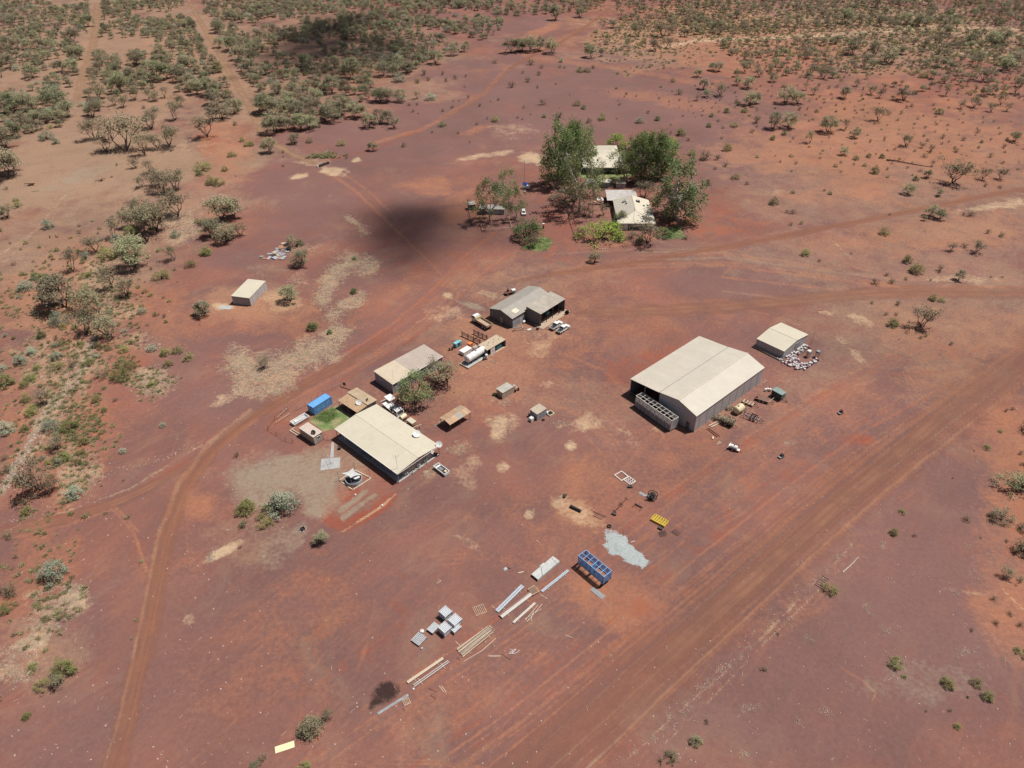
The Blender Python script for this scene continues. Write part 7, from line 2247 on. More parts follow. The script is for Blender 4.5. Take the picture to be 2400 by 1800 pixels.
for k, (x, y, c_, lab) in enumerate(((948, 1636, 1, 'white round jar light on the ground in front of the pool kerb'), (2058, 528, 8, 'white round jar light at the outer rim of the red ring'))):
    q = P(c_, x, y)
    single(MB().lathe([(.05, 0), (.2, .05), (.24, .2), (.15, .36), (.05, .38)], 10), 'garden_light', WHITE, lab, 'light', q.x, q.y)
q = P(8, 1072, 802)
t = thing('fire_ring', 'blackened fire ring edged with white stones near the lone small tree', 'fire ring', q.x, q.y)
b = MB(); b.lathe([(.5, 0), (.56, .3), (.48, .3), (.42, .06), (.02, .04)], 16); b.to('drum_ring', BLACK, t)
for k in range(6):
    MB().box(.72 * cos(k * 1.05), .72 * sin(k * 1.05), .09, .26, .2, .18, k, .6).to('stone', mat('white_stone', (.6, .56, .5), .8), t)
def pipe_fence(name, label, c, pts, hgt_, rails, m, pr=.05, rr=.03, sp=3.0, mid=True):
    g = [P(c, *p) for p in pts]
    t = thing(name, label, 'fence', g[0].x, g[0].y)
    pm = MB().tube((0, 0, 0), (0, 0, hgt_), pr, 5).mesh('post', m)
    for a, b in zip(g[:-1], g[1:]):
        d = b - a; n = max(1, int(round(d.length / sp)))
        for k in range(n if b is not g[-1] else n + 1):
            p = a.lerp(b, k / n) - g[0]
            inst('post', pm, t, p)
        for z in rails:
            MB().tube(tuple(a - g[0] + Vector((0, 0, z))), tuple(b - g[0] + Vector((0, 0, z))), rr, 4).to('rail' if rr > .02 else 'wire', m, t)
    return t
pipe_fence('yard_fence', 'rusty pipe and wire fence enclosing the red yard left of the portable cabin', 1, [(310, 800), (180, 890), (112, 985), (280, 1100), (352, 1118)], 1.3, (.4, .8, 1.2), RUST, .05, .015)
pipe_fence('yard_fence', 'thin wire fence running behind the blue container', 1, [(400, 800), (480, 760), (660, 640), (830, 560)], 1.4, (.5, .9, 1.3), STEELD, .04, .012, 2.5)
pipe_fence('picket_fence', 'faint pink pipe fence between the cabin and the bunkhouse', 1, [(652, 1085), (690, 1095), (742, 1098)], 1.1, (.5, 1.05), mat('pink_pipe', (.45, .25, .21), .6), .04, .03, 1.2)
for k, (a, b_) in enumerate((((190, 930), (330, 845)), ((205, 880), (305, 795)))):
    q0, q1 = P(1, *a), P(1, *b_); d = q1 - q0
    single(MB().tube((0, 0, .5), (d.length, 0, .7), .05, 5).tube((.1, 0, 0), (.1, 0, .5), .05).tube((d.length - .1, 0, 0), (d.length - .1, 0, .7), .05), 'pipe_rail', WOODP, 'pale bent pipe rail in the red yard, %s one' % ('nearer', 'farther')[k], 'rail', q0.x, q0.y, math.atan2(d.y, d.x))
for k, (a, b_, m, lab) in enumerate((((328, 998), (415, 930), WOODP, 'pale timber edging pointing up to the white trailer tub'), ((322, 1000), (400, 1050), WOODP, 'pale timber edging under the portable cabin end'), ((335, 985), (412, 1030), WOODP, 'second pale timber beside the portable cabin end'), ((820, 578), (915, 612), RUST, 'rusty beam lying behind the kitchen hut'))):
    q0, q1 = P(1, *a), P(1, *b_); d = q1 - q0
    single(MB().beam((0, 0, .12), (d.length, 0, .12), .2, .2), 'timber_edging', m, lab, 'timber', q0.x, q0.y, math.atan2(d.y, d.x))
q = P(1, 862, 580)
t = thing('signpost_board', 'small dark board on posts behind the kitchen hut', 'board', q.x, q.y, rad(-20))
MB().box(0, 0, 1.0, .8, .05, .9).to('board', DARK, t); MB().box(-.35, 0.06, .75, .06, .06, 1.5).to('post', RUST, t); MB().box(.35, .06, .75, .06, .06, 1.5).to('post', RUST, t)

# ------------------------------------------------------------ materials laid out in the yard
def blue_crate():
    t, a2, b2 = stock_crate('stock_crate', 'open-topped blue stock crate raised on dark stands', 5, [(683, 1130), (765, 1065), (1050, 1298), (955, 1362)], 3.35, BLUEL, BLUED, 1, 1.05, None, 6, BLUEL)
    for sx in (-1, 1):
        for sy in (-1, 1):
            MB().beam((sx * (a2 - .5), sy * (b2 + .5), 0), (sx * (a2 - .5), sy * (b2 - .1), 1.05), .14).to('stand_leg', DARK, t)
        MB().beam((sx * (a2 - .5), -b2 - .7, .1), (sx * (a2 - .5), b2 + .7, .1), .12).to('stand_foot', DARK, t)
        MB().beam((sx * (a2 - .5), -b2, 1.0), (sx * (a2 - .5), b2, 1.0), .14).to('stand_bearer', DARK, t)
    MB().box(0, 0, 2.2, .06, b2 * 1.9, 1.9).to('partition', BLUEL, t)
blue_crate()
c = rect(5, [(1468, 745), (1520, 688), (1670, 770), (1620, 822)], .55)
t = thing('yellow_grate', 'yellow steel grate box lying on the dirt', 'grate', c[0], c[1], c[4] + pi / 2)
a2, b2 = c[3] / 2, c[2] / 2
for s in (-1, 1):
    MB().box(0, s * (b2 - .05), .28, a2 * 2, .1, .5).to('side', YELLOW, t); MB().box(s * (a2 - .05), 0, .28, .1, b2 * 2 - .2, .5).to('end', YELLOW, t)
for k in range(1, 6):
    MB().box(-a2 + 2 * a2 * k / 6, 0, .5, .12, b2 * 2 - .2, .1).to('cross_bar', YELLOW, t)
for k in range(10):
    MB().box(0, -b2 + .2 + (2 * b2 - .4) * k / 9, .43, a2 * 2 - .2, .06, .05).to('grate_bar', mat('dull_yellow', (.50, .36, .06), .6), t)
MB().box(0, 0, .1, a2 * 2 - .2, b2 * 2 - .2, .05).to('floor', mat('dull_yellow', (.50, .36, .06), .6), t)
# light grey gravel pile and grey sheet
mb = MB(); rs = np.random.RandomState(2)
g = P(5, 1150, 1050)
_u = P(5, 960, 880) - g; A0 = math.atan2(_u.y, _u.x)
grid = 80; vs = []
for i in range(grid + 1):
    for k in range(grid + 1):
        x, y = (i / grid * 2 - 1) * 6.6, (k / grid * 2 - 1) * 3.6
        rr = math.hypot(x / 5.6, y / 2.45) + .22 * sin(3 * math.atan2(y, x) + 1) + .06 * sin(7 * math.atan2(y, x)) * min(1, math.hypot(x, y)) + .07 * sin(x * 2.3 + 2 * sin(y * 1.7)) + rs.normal() * .035
        vs.append((x, y, max(-.06, (.10 * (1 - rr) if rr > .8 else .02 + .035 * (1 - rr)) + (.30 * max(0, 1 - math.hypot(x, y - .1) / 1.7)) + rs.normal() * .008)))
mb.add(vs, [(i * (grid + 1) + k, (i + 1) * (grid + 1) + k, (i + 1) * (grid + 1) + k + 1, i * (grid + 1) + k + 1) for i in range(grid) for k in range(grid)])
o = mb.to('gravel_spread', mat('blue_grey_gravel', (.35, .40, .395), .9, dust=.45, var=.14, scale=1.6), None, (g.x, g.y, 0), A0); o['kind'] = 'stuff'
c = rect(5, [(805, 1500), (850, 1470), (965, 1570), (930, 1612)], .03)
single(MB().slab((-c[2] / 2, c[3] / 2, .10), (c[2] / 2, c[3] / 2, .06), (c[2] / 2, -c[3] / 2, .09), (-c[2] / 2, -c[3] / 2, .05), .03), 'steel_sheet', STEELD, 'dull grey sheet lying flat just below the blue crate', 'sheet', c[0], c[1], c[4])
def frame_panel(label, c, pts, nx, ny, m, r=.05, name='gate_panel', gap=None, z=.07):
    x, y, a, b, rz = rect(c, pts, z)
    t = thing(name, label, 'panel', x, y, rz)
    for s in (-1, 1):
        MB().box(0, s * b / 2, z, a + r * 2, r * 2, r * 2).to('frame_bar', m, t); MB().box(s * a / 2, 0, z, r * 2, b - r * 2, r * 2).to('frame_bar', m, t)
    for k in range(1, nx):
        MB().box(-a / 2 + a * k / nx, 0, z, r * 1.6, b - r * 2, r * 1.2).to('slat', m, t)
    for k in range(1, ny):
        MB().box(0, -b / 2 + b * k / ny, z + .012, a - r * 2, r * 1.4, r).to('slat', m, t)
    return t
WS = mat('whitish_steel', (.56, .49, .45), .5, dust=.2, var=.12)
frame_panel('open whitish steel frame lying on dirt above the grid panel', 5, [(1090, 265), (1170, 228), (1235, 285), (1165, 332)], 1, 1, WS, .13)
frame_panel('whitish steel grid of square openings lying beside the open frame', 5, [(1190, 320), (1245, 282), (1312, 340), (1258, 374)], 3, 3, WS, .12)
for k, (x, y, lab) in enumerate(((1255, 402, 'small dark machine part just below the white grid'), (548, 490, 'small dark winch on the sandy patch, top left'), (1575, 855, 'dark plough part under the yellow grate'))):
    q = P(5, x, y)
    t = thing('machine_part', lab, 'machine part', q.x, q.y, k)
    MB().box(0, 0, .25, .9, .5, .35).to('block', DARK, t); MB().tube((-.8, .1, .12), (.9, -.1, .3), .06, 5).to('shaft', DARK, t); MB().lathe([(.3, -.06), (.3, .06)], 12, (.2, .35, .32), 'y').to('pulley', GREEN, t)
q = P(5, 1492, 540)
t = thing('hose_reel', 'big dark wheel-shaped reel standing upright near the white grid', 'reel', q.x, q.y + .3, rad(-20))
for s in (-.5, .5):
    b = MB(); n = 22
    pr = [(1.0, s - .06), (1.12, s - .06), (1.12, s + .06), (1.0, s + .06)]
    vs = [(rr * cos(2 * pi * k / n), zz, 1.12 + rr * sin(2 * pi * k / n)) for rr, zz in pr for k in range(n)]
    b.add(vs, [(i * n + k, i * n + (k + 1) % n, ((i + 1) % 4) * n + (k + 1) % n, ((i + 1) % 4) * n + k) for i in range(4) for k in range(n)])
    rm = b.to('rim', DARK, t)
    for k in range(4):
        a = k * pi / 4
        MB().beam((-1.0 * cos(a), s, 1.12 - sin(a)), (cos(a), s, 1.12 + sin(a)), .07).to('spoke', GREENP, rm)
MB().lathe([(.62, -.44), (.62, .44)], 20, (0, 0, 1.12), 'y').to('hose_coil', BLACK, t); MB().tube((0, -.8, 1.12), (0, .8, 1.12), .08, 8).to('axle', STEEL, t)
q = P(5, 1395, 480)
single(MB().box(0, 0, .03, 2.0, .8, .05, rad(-40)), 'steel_sheet', STEELD, 'narrow grey sheet lying just left of the big reel', 'sheet', q.x, q.y)
q = P(5, 1340, 610)
t = thing('drag_frame', 'dark rectangular drag frame with chains below the big reel', 'frame', q.x, q.y, rad(-38))
MB().box(0, .1, .2, 2.0, .2, .3).to('beam', DARK, t); MB().box(-.9, -.5, .15, .15, 1.0, .2).to('side_bar', RUST, t); MB().box(.9, -.5, .15, .15, 1.0, .2).to('side_bar', RUST, t)
for k in range(4):
    MB().beam((-.7 + k * .45, 0, .2), (-.5 + k * .45, -1.0, .05), .06).to('chain', RUST, t)
for k, (a, b_) in enumerate((((1160, 585), (1218, 530)), ((1085, 665), (1148, 605)))):
    q0, q1 = P(5, *a), P(5, *b_); d = q1 - q0
    t = thing('bench_frame', 'low rusty bench frame, %s of two in a line above the black tyre' % ('farther', 'nearer')[k], 'frame', q0.x, q0.y, math.atan2(d.y, d.x))
    MB().box(d.length / 2, 0, .45, d.length, .14, .1).to('rail', RUST, t)
    for s in (0, 1):
        MB().beam((d.length * s, -.35, 0), (d.length * s, .1, .45), .1).to('leg', DARK, t); MB().beam((d.length * s, .1, .45), (d.length * s, .5, .1), .1).to('leg', DARK, t)
q = P(5, 1075, 695)
t = thing('anvil_block', 'dark steel block at the near end of the bench frames', 'block', q.x, q.y, rad(-30))
MB().box(0, 0, .25, 1.1, .35, .3).to('beam', DARK, t); MB().box(-.3, .2, .15, .3, .7, .3).to('foot', DARK, t)
q = P(5, 662, 630)
t = thing('trough_roller', 'black roller lying on the yellow sand patch', 'roller', q.x, q.y, rad(-35))
MB().lathe([(.12, -1.3), (.32, -1.2), (.32, 1.2), (.12, 1.3)], 14, (0, 0, .34), 'x').to('drum', BLACK, t)
for s in (-1, 1):
    MB().box(s * 1.32, 0, .34, .12, .6, .5).to('end_frame', DARK, t)
for k in range(4):
    MB().lathe([(.36, -1.0 + k * .66 - .05), (.36, -1.0 + k * .66 + .05)], 14, (0, 0, .34), 'x').to('hoop', DARK, t)
q = P(5, 1022, 820)
tyre('black tyre lying flat at the edge of the sand patch', q.x, q.y, .5, .28)
for k, (a, b_) in enumerate((((830, 640), (1000, 712)), ((850, 660), (985, 722)), ((865, 682), (960, 735)), ((850, 700), (940, 745)))):
    q0, q1 = P(5, *a), P(5, *b_); d = q1 - q0
    single(MB().tube((0, 0, .07), (d.length, 0, .07), .06, 6), 'steel_pipe', RUST if k % 2 else mat('pinkish_pipe', (.33, .19, .16), .6), 'rusty pipe on the sand beside the black tyre, %s of four' % ('longest', 'second', 'third', 'shortest')[k], 'pipe', q0.x, q0.y, math.atan2(d.y, d.x))
for k, (x, y, r) in enumerate(((1600, 915, .3), (1745, 900, -.9))):
    q = P(5, x, y)
    t = thing('plough', 'dark plough', 'plough', q.x, q.y, r)
    t['label'] = ('dark tined plough frame below the yellow grate', 'small dark plough blade lying right of the tined plough')[k]
    for s in range(3 if k == 0 else 1):
        MB().beam((-.9, -.5 + s * .5, .3), (.9, -.4 + s * .5, .3), .07).to('bar', DARK, t)
    for s in range(4):
        MB().beam((-.7 + s * .45, -.7, .3), (-.5 + s * .45, .7, .25), .06).beam((-.6 + s * .45, .2, .3), (-.7 + s * .45, .3, 0), .05).to('tine', DARK, t)
q = P(5, 1275, 992)
single(MB().beam((-.5, 0, .06), (.5, .1, .06), .16, .08), 'plank', WOODP, 'short pale plank at the rim of the blue-grey gravel', 'plank', q.x, q.y, .3)
q = P(5, 1165, 930)
single(MB().tube((0, 0, 0), (.1, 0, 1.9), .035, 5), 'star_picket', RUST, 'thin rusty picket standing in the blue-grey gravel', 'picket', q.x, q.y)
q0, q1 = P(5, 660, 0), P(5, 700, 0)
# wrapped stack, beams, poles
def bundle(name, label, cat, c, a, b_, wd, hh, m, n=1, bear=True, gap=.02, group=None, prof=None, labs=None):
    """n lengths side by side on bearers; each length is its own thing"""
    q0, q1 = P(c, *a), P(c, *b_); d = q1 - q0; l = d.length; rz = math.atan2(d.y, d.x)
    for k in range(n):
        off = (k - (n - 1) / 2) * (wd + gap)
        mb = MB()
        if prof == 'C':      # folded channel: web and two upstands
            mb.extr([(off - wd / 2, .12), (off + wd / 2, .12), (off + wd / 2, .12 + hh), (off + wd / 2 - .05, .12 + hh), (off + wd / 2 - .05, .18), (off - wd / 2 + .05, .18), (off - wd / 2 + .05, .12 + hh), (off - wd / 2, .12 + hh)], 0, l)
        elif prof == 'P':
            mb.tube((vr.uniform(-.2, .2), off + vr.uniform(-.12, .12), .12 + hh / 2), (l + vr.uniform(-.4, .4), off * vr.uniform(.75, 1.2), .12 + hh / 2 + vr.uniform(0, .12)), hh / 2, 6, hh / 2.6)
        else:
            mb.box(l / 2 + vr.uniform(-.08, .08) * (n > 1), off, .12 + hh / 2, l, wd, hh)
        single(mb, name, m[k % len(m)], labs[k] if labs else label, cat, q0.x, q0.y, rz, group)
    if bear:
        for f in (.18, .82):
            p = q0.lerp(q1, f)
            single(MB().box(0, 0, .055, .14, n * (wd + gap) + .7, .11), 'bearer', WOOD, 'short timber bearer under the %s, %s end' % (bear, 'near' if f < .5 else 'far'), 'timber', p.x, p.y, rz)
STB = mat('bluish_steel_section', (.44, .48, .53), .4, metal=.2, dust=.1, var=.08, scale=3)
STP = mat('pale_steel_section', (.54, .51, .46), .5, dust=.15, var=.08, scale=3)
x, y, a, b, r = rect(5, [(160, 1318), (412, 1130), (492, 1190), (238, 1372)], .6)
t = thing('wrapped_stack', 'long stack of sheets wrapped in pale grey-green tarpaulin', 'stack', x, y, r)
MB().hexa([(-a / 2, -b / 2, .1), (a / 2, -b / 2, .1), (a / 2, b / 2, .1), (-a / 2, b / 2, .1)], [(-a / 2 + .02, -b / 2 + .08, .62), (a / 2, -b / 2 + .05, .55), (a / 2, b / 2 - .05, .58), (-a / 2 + .05, b / 2 - .08, .66)]).to('wrapped_bundle', TARP, t)
for k in range(7):
    MB().box(0, -b / 2 + .25 + k * (b - .5) / 6, .635 - .006 * (k % 3), a * .94, .1, .03).to('ridge_fold', TARP, t)
MB().beam((-a * .3, -b / 2, .67), (-a * .05, b / 2, .67), .06, .02).to('strap', DARK, t); MB().beam((a * .36, -b / 2, .63), (a * .40, b * .4, .63), .06, .02).to('strap', DARK, t)
MB().box(-a / 2 + .03, 0, .33, .06, b * .9, .4).to('open_end', DARK, t)
MB().box(.2, b / 2 + .15, .2, 1.2, .4, .16).to('loose_flap', TARP, t)
bundle('steel_beam', '', 'beam', 5, (282, 1515), (575, 1290), .28, .16, [STB], 2, 'single blue-grey beams', .03, 'lone steel beams', 'C', ['left of two blue-grey steel channels right of the wrapped stack', 'right of two blue-grey steel channels right of the wrapped stack'])
bundle('steel_beam', '', 'beam', 6, (1325, 685), (1568, 452), .40, .22, [STB], 2, 'blue-grey channels', .06, 'blue-grey channels', 'C', ['left blue-grey steel channel above the pale purlins', 'right blue-grey steel channel above the pale purlins'])
bundle('steel_purlin', '', 'purlin', 6, (1358, 738), (1640, 530), .30, .30, [STP, STP, mat('brown_purlin', (.24, .13, .11), .55, dust=.2)], 3, 'pale purlins', .02, 'long purlins', None, ['pale purlin at the left of three laid together', 'pale purlin between a pale and a brown one', 'brown-red purlin at the right of three laid together'])
bundle('steel_purlin', '', 'purlin', 6, (1472, 795), (1678, 615), .20, .14, [STP], 2, 'short pale purlins', .03, None, None, ['left of two short pale purlins right of the brown one', 'right of two short pale purlins right of the brown one'])
for k, (a, b_) in enumerate((((1585, 768), (1705, 632)), ((1600, 785), (1745, 622)), ((1580, 760), (1735, 670)), ((1635, 782), (1662, 690)))):
    q0, q1 = P(6, *a), P(6, *b_); d = q1 - q0
    single(MB().beam((0, 0, .06 + .05 * k), (d.length, 0, .06 + .05 * k), .09), 'timber_batten', WOODP, 'loose pale batten in the crossed heap right of the short purlins', 'batten', q0.x, q0.y, math.atan2(d.y, d.x), 'crossed battens')
labs = ['weathered pole %s in the long pole heap' % w for w in ('at the left edge', 'second from the left', 'third from the left', 'fourth from the left', 'fifth from the left', 'sixth from the left', 'seventh from the left', 'fifth from the right', 'fourth from the right', 'third from the right', 'second from the right', 'at the right edge')]
bundle('timber_pole', '', 'pole', 6, (975, 1060), (1270, 840), .15, .16, [WOODP, WOOD, WOODP, mat('grey_pole', (.34, .29, .25), .8)], 12, 'long pole heap', .02, 'long pole heap', 'P', labs)
q0, q1 = P(6, 1005, 1142), P(6, 1312, 930); d = q1 - q0
single(MB().path([(0, 0, .08), tuple(d * .5 + Vector((.3, -.3, .1))), tuple(d + Vector((0, 0, .1)))], .07, 6), 'timber_pole', WOODP, 'single bent pale pole lying right of the long pole heap', 'pole', q0.x, q0.y)
bundle('roof_plank', '', 'plank', 6, (485, 1330), (820, 1110), .52, .16, [WOODP], 1, 'wide pale plank', 0, None, None, ['wide pale cream plank lying left of two thin beams'])
bundle('steel_beam', '', 'beam', 6, (545, 1360), (872, 1138), .13, .14, [STP], 2, 'thin pale beams', .22, None, None, ['left of two thin pale beams beside the wide cream plank', 'right of two thin pale beams beside the wide cream plank'])
q = P(6, 540, 1386)
single(MB().lathe([(.05, 0), (.18, .03), (.2, .15), (.08, .28)], 9), 'white_bucket', WHITE, 'small white bucket at the near end of the thin beams', 'bucket', q.x, q.y)
# silver stillages and pallets
SIL = mat('silver_stillage', (.62, .65, .67), .4, metal=.1, dust=.1, var=.1, scale=2)
def stillage(label, x0, y0, sx, sy, h, rz, solid=True, group='silver stillages', face=SIL):
    q = P(6, x0, y0)
    t = thing('stillage', label, 'stillage', q.x, q.y, rz, group)
    for x in (-1, 1):
        for y in (-1, 1):
            MB().box(x * (sx / 2 - .04), y * (sy / 2 - .04), h / 2, .08, .08, h).to('corner_post', SIL, t)
    if solid:
        MB().box(0, 0, h / 2 + .04, sx - .2, sy - .2, h - .2).to('stacked_panels', face, t)
    n = 7
    for k in range(n):
        MB().box(-sx / 2 + .12 + (sx - .24) * k / (n - 1), 0, h + .02, .11, sy, .05).to('top_slat', SIL, t)
    for y in (-1, 1):
        MB().box(0, y * (sy / 2), h - .02, sx, .07, .08).to('edge_bar', SIL, t)
    if solid:
        for k in range(6):
            MB().box(-sx / 2 + .1, -sy / 2 + .2 + (sy - .4) * k / 5, h / 2, .05, .1, h - .25).to('side_rib', SIL, t)
    return t
ra = rad(47)
stillage('tall silver stillage at the back of the group', 852, 722, 1.9, 1.9, 1.75, ra)
stillage('tall silver stillage at the right of the group with slatted top', 938, 790, 2.1, 1.9, 1.5, ra)
stillage('silver stillage at the front of the group with a slatted top', 842, 862, 1.9, 1.9, 1.55, ra)
stillage('low stack of silver panels in front of the right stillage', 948, 852, 1.9, .9, .8, ra)
for (pts, lab, hh) in (([(668, 830), (745, 768), (790, 800), (730, 880)], 'silver slatted pallet leaning against the front stillage', .55), ([(522, 935), (600, 852), (668, 912), (598, 985)], 'silver slatted pallet farthest left near the burnt patch side', .4)):
    x, y, a, b, r = rect(6, pts, hh)
    t = thing('steel_pallet', lab, 'pallet', x, y, r)
    for k in range(8):
        MB().box(0, -b / 2 + .1 + (b - .2) * k / 7, hh, a, .12, .06).to('slat', SIL, t)
    for s in (-1, 1):
        MB().box(s * (a / 2 - .08), 0, hh / 2 - .02, .1, b, hh - .06).to('bearer', DARK, t)
q = P(6, 628, 858)
t = thing('white_sack', 'white sack behind the farthest left silver pallet', 'sack', q.x, q.y)
MB().lathe([(.3, 0), (.42, .15), (.36, .4), (.12, .5)], 9).to('sack', WHITE, t); MB().tube((0, 0, .5), (.05, .05, .62), .07, 6).to('neck', CREAMP, t)
q = P(6, 625, 1015)
single(MB().box(0, 0, .14, .5, .35, .28, .4, .8), 'steel_box', STEEL, 'small silver box on the dirt below the left pallet', 'box', q.x, q.y)
TIM = mat('tan_timber', (.46, .35, .25), .8, dust=.2, var=.15)
frame_panel('flat tan timber gate lying alone left of the channels', 6, [(1100, 645), (1195, 610), (1228, 685), (1135, 718)], 6, 1, TIM, .055)
frame_panel('flat tan timber frame lying across the far ends of the purlins', 6, [(1618, 478), (1672, 445), (1725, 500), (1660, 530)], 6, 1, TIM, .05, 'gate_panel', None, .5)
frame_panel('small flat timber pallet by the burnt patch', 6, [(435, 1490), (490, 1465), (510, 1515), (455, 1537)], 4, 1, TIM, .06)
q0, q1 = P(6, 205, 1610), P(6, 490, 1440); d = q1 - q0
single(MB().beam((0, 0, .05), (d.length, 0, .05), .5, .08), 'grey_plank', STEELD, 'dull grey plank lying along the burnt patch', 'plank', q0.x, q0.y, math.atan2(d.y, d.x))
STK = [(680, 1380, 755, 1418), (775, 1360, 820, 1420), (798, 1362, 842, 1420), (700, 1448, 745, 1484), (1235, 1088, 1355, 1092), (1240, 1100, 1350, 1102), (1370, 1080, 1440, 1130), (1955, 910, 2020, 940), (935, 950, 980, 995), (945, 1095, 975, 1128), (1280, 630, 1310, 655), (1725, 530, 1798, 578), (440, 1560, 455, 1590), (1528, 328, 1580, 318), (1700, 30, 1735, 58)]
for k, (a, b1, c1, d1) in enumerate(STK):
    q0, q1 = P(6, a, b1), P(6, c1, d1); d = q1 - q0
    single(MB().beam((0, 0, .05), (d.length, 0, .05), .09 if k != 13 else .22, .07), 'loose_stick', WOODP if k % 3 else RUST, 'loose stick of timber lying on bare dirt among the yard materials', 'stick', q0.x, q0.y, math.atan2(d.y, d.x), 'loose sticks in the yard')
for k, (x, y, lab) in enumerate(((1460, 1055, 'white tangle of hose lying right of the bent pole'), (800, 395, 'thin white loop of wire alone on the dirt'))):
    q = P(6, x, y)
    pts = [(.5 * sin(i * 1.1) + .1 * i - .5, .5 * cos(i * .9), .05) for i in range(14 if k == 0 else 7)]
    single(MB().path(pts, .04, 5), 'hose_tangle', PVC if k == 0 else WOODP, lab, 'hose', q.x, q.y)
q = P(6, 1408, 290)
t = thing('plastic_scrap', 'crumpled grey plastic and a dark stick left of the wrapped stack', 'litter', q.x, q.y)
MB().box(0, 0, .15, .9, .7, .25, .5, .5).to('plastic', TARP, t); MB().beam((.3, .3, .1), (1.2, .1, .1), .08).to('stick', DARK, t)
c = rect(18, [(108, 1440), (275, 1390), (280, 1445), (112, 1500)], .05)
single(MB().box(0, 0, .05, c[2], c[3], .06), 'cream_board', mat('cream_yellow_board', (.68, .62, .38), .6, dust=.05, var=.05), 'bright cream-yellow board lying flat near the bottom edge', 'board', c[0], c[1], c[4])
# frame and fallen branch on the right, logs and trough top left
frame_panel('dark slatted frame lying on purple gravel beside the road', 21, [(370, 112), (440, 45), (498, 78), (440, 158)], 5, 2, mat('dark_timber', (.14, .10, .085), .8), .06)
q0, q1 = P(21, 615, 20), P(20, 755, 1548); d = q1 - q0
t = thing('fallen_branch', 'bleached white fallen branch on purple gravel beside the road', 'branch', q0.x, q0.y)
MB().path([(0, 0, .1), tuple(d * .5 + Vector((.3, .1, .12))), tuple(d + Vector((0, 0, .15)))], .12, 6, .05).to('limb', BARKW, t); MB().tube(tuple(d * .8 + Vector((0, 0, .1))), tuple(d * .8 + Vector((.9, .2, .5))), .05, 5, .02).to('twig', BARKW, t)
for (c_, x, y, lab) in ((10, 300, 1530, 'heap of cut logs on the bare tan ground at the far left'), (10, 905, 1500, 'heap of rusty branches in a ring on the bare tan ground')):
    q = P(c_, x, y)
    t = thing('log_heap', lab, 'log heap', q.x, q.y)
    for k in range(7):
        a = vr.uniform(0, 3.1) if 'ring' in lab else vr.uniform(-.3, .4)
        l = vr.uniform(2, 4.5)
        MB().tube((-l / 2 * cos(a) + vr.uniform(-1, 1), -l / 2 * sin(a) + vr.uniform(-1, 1), .2 + .12 * k), (l / 2 * cos(a), l / 2 * sin(a), .3 + .12 * k), .16, 6, .1).to('log', WOOD if k % 2 else RUST, t)
for k, (x0, y0, x1, y1) in enumerate(((0, 1575, 75, 1555), (305, 1585, 370, 1578))):
    q0, q1 = P(10, x0, y0), P(10, x1, y1); d = q1 - q0
    single(MB().tube((0, 0, .15), tuple(d + Vector((0, 0, .15))), .16, 6, .1), 'fallen_log', WOOD, ('fallen log at the far left edge', 'single pale log in front of the cut log heap')[k], 'log', q0.x, q0.y)
q0, q1 = P(11, 580, 1418), P(11, 668, 1385); d = q1 - q0
t = thing('cattle_trough', 'long dark cattle trough by the track with tall dry grass behind it', 'trough', q0.x, q0.y, math.atan2(d.y, d.x))
l = d.length
for s in (0, 1):
    MB().box(l / 2, s * 1.0, .35, l, .12, .7).to('side', DARK, t); MB().box(s * l, .5, .35, .12, .88, .7).to('end', DARK, t)
MB().box(l / 2, .5, .28, l - .13, .86, .5).to('water', mat('trough_water', (.02, .03, .03), .06, dust=0, var=.1), t)
MB().box(-.5, .4, .5, .6, .6, 1.0).to('float_box', WHITE, t)
q = at(763, 368)
scatter_stuff('trough_grass', [(q.x + vr.gauss(0, 3), q.y + 3 + abs(vr.gauss(0, 3)), 0, vr.uniform(1.2, 3), vr.randrange(3)) for _ in range(70)], spin_m)
# flattened scrap on the pale patch upper left of the yard
SCR = [STEELD, STEEL, mat('bluish_scrap', (.30, .36, .44), .5), STEEL, DARK, mat('rusty_orange', (.40, .21, .12), .7), mat('scrap_tan', (.45, .34, .24), .7)]
SP = [(478, 390), (500, 402), (540, 400), (560, 365), (585, 360), (575, 378), (600, 345), (610, 325), (640, 318), (660, 330), (690, 345), (665, 285), (680, 292), (630, 365), (650, 375), (625, 400), (590, 402), (655, 400), (610, 375), (700, 335)]
for k, (x, y) in enumerate(SP):
    q = P(7, x, y)
    m = SCR[(k * 5) % 7]
    single(MB().box(0, 0, .15 + .05 * (k % 3), vr.uniform(1.4, 3.2), vr.uniform(.9, 1.8), .06 if k % 4 else .5, vr.uniform(0, 3)), 'scrap_sheet', m, 'flattened scrap sheet in the dump of grey and orange sheets beyond the lone hut', 'scrap', q.x, q.y, 0, 'scrap sheets beyond the hut')
for k, (x, y) in enumerate(((455, 330), (505, 322))):
    q = P(14, x, y)
    single(MB().tube((0, 0, 0), (.15, 0, 1.3), .12, 6, .09), 'tree_stump', BARK, ('left', 'right')[k] + ' of two dark stumps on the bare ground, far left', 'stump', q.x, q.y)

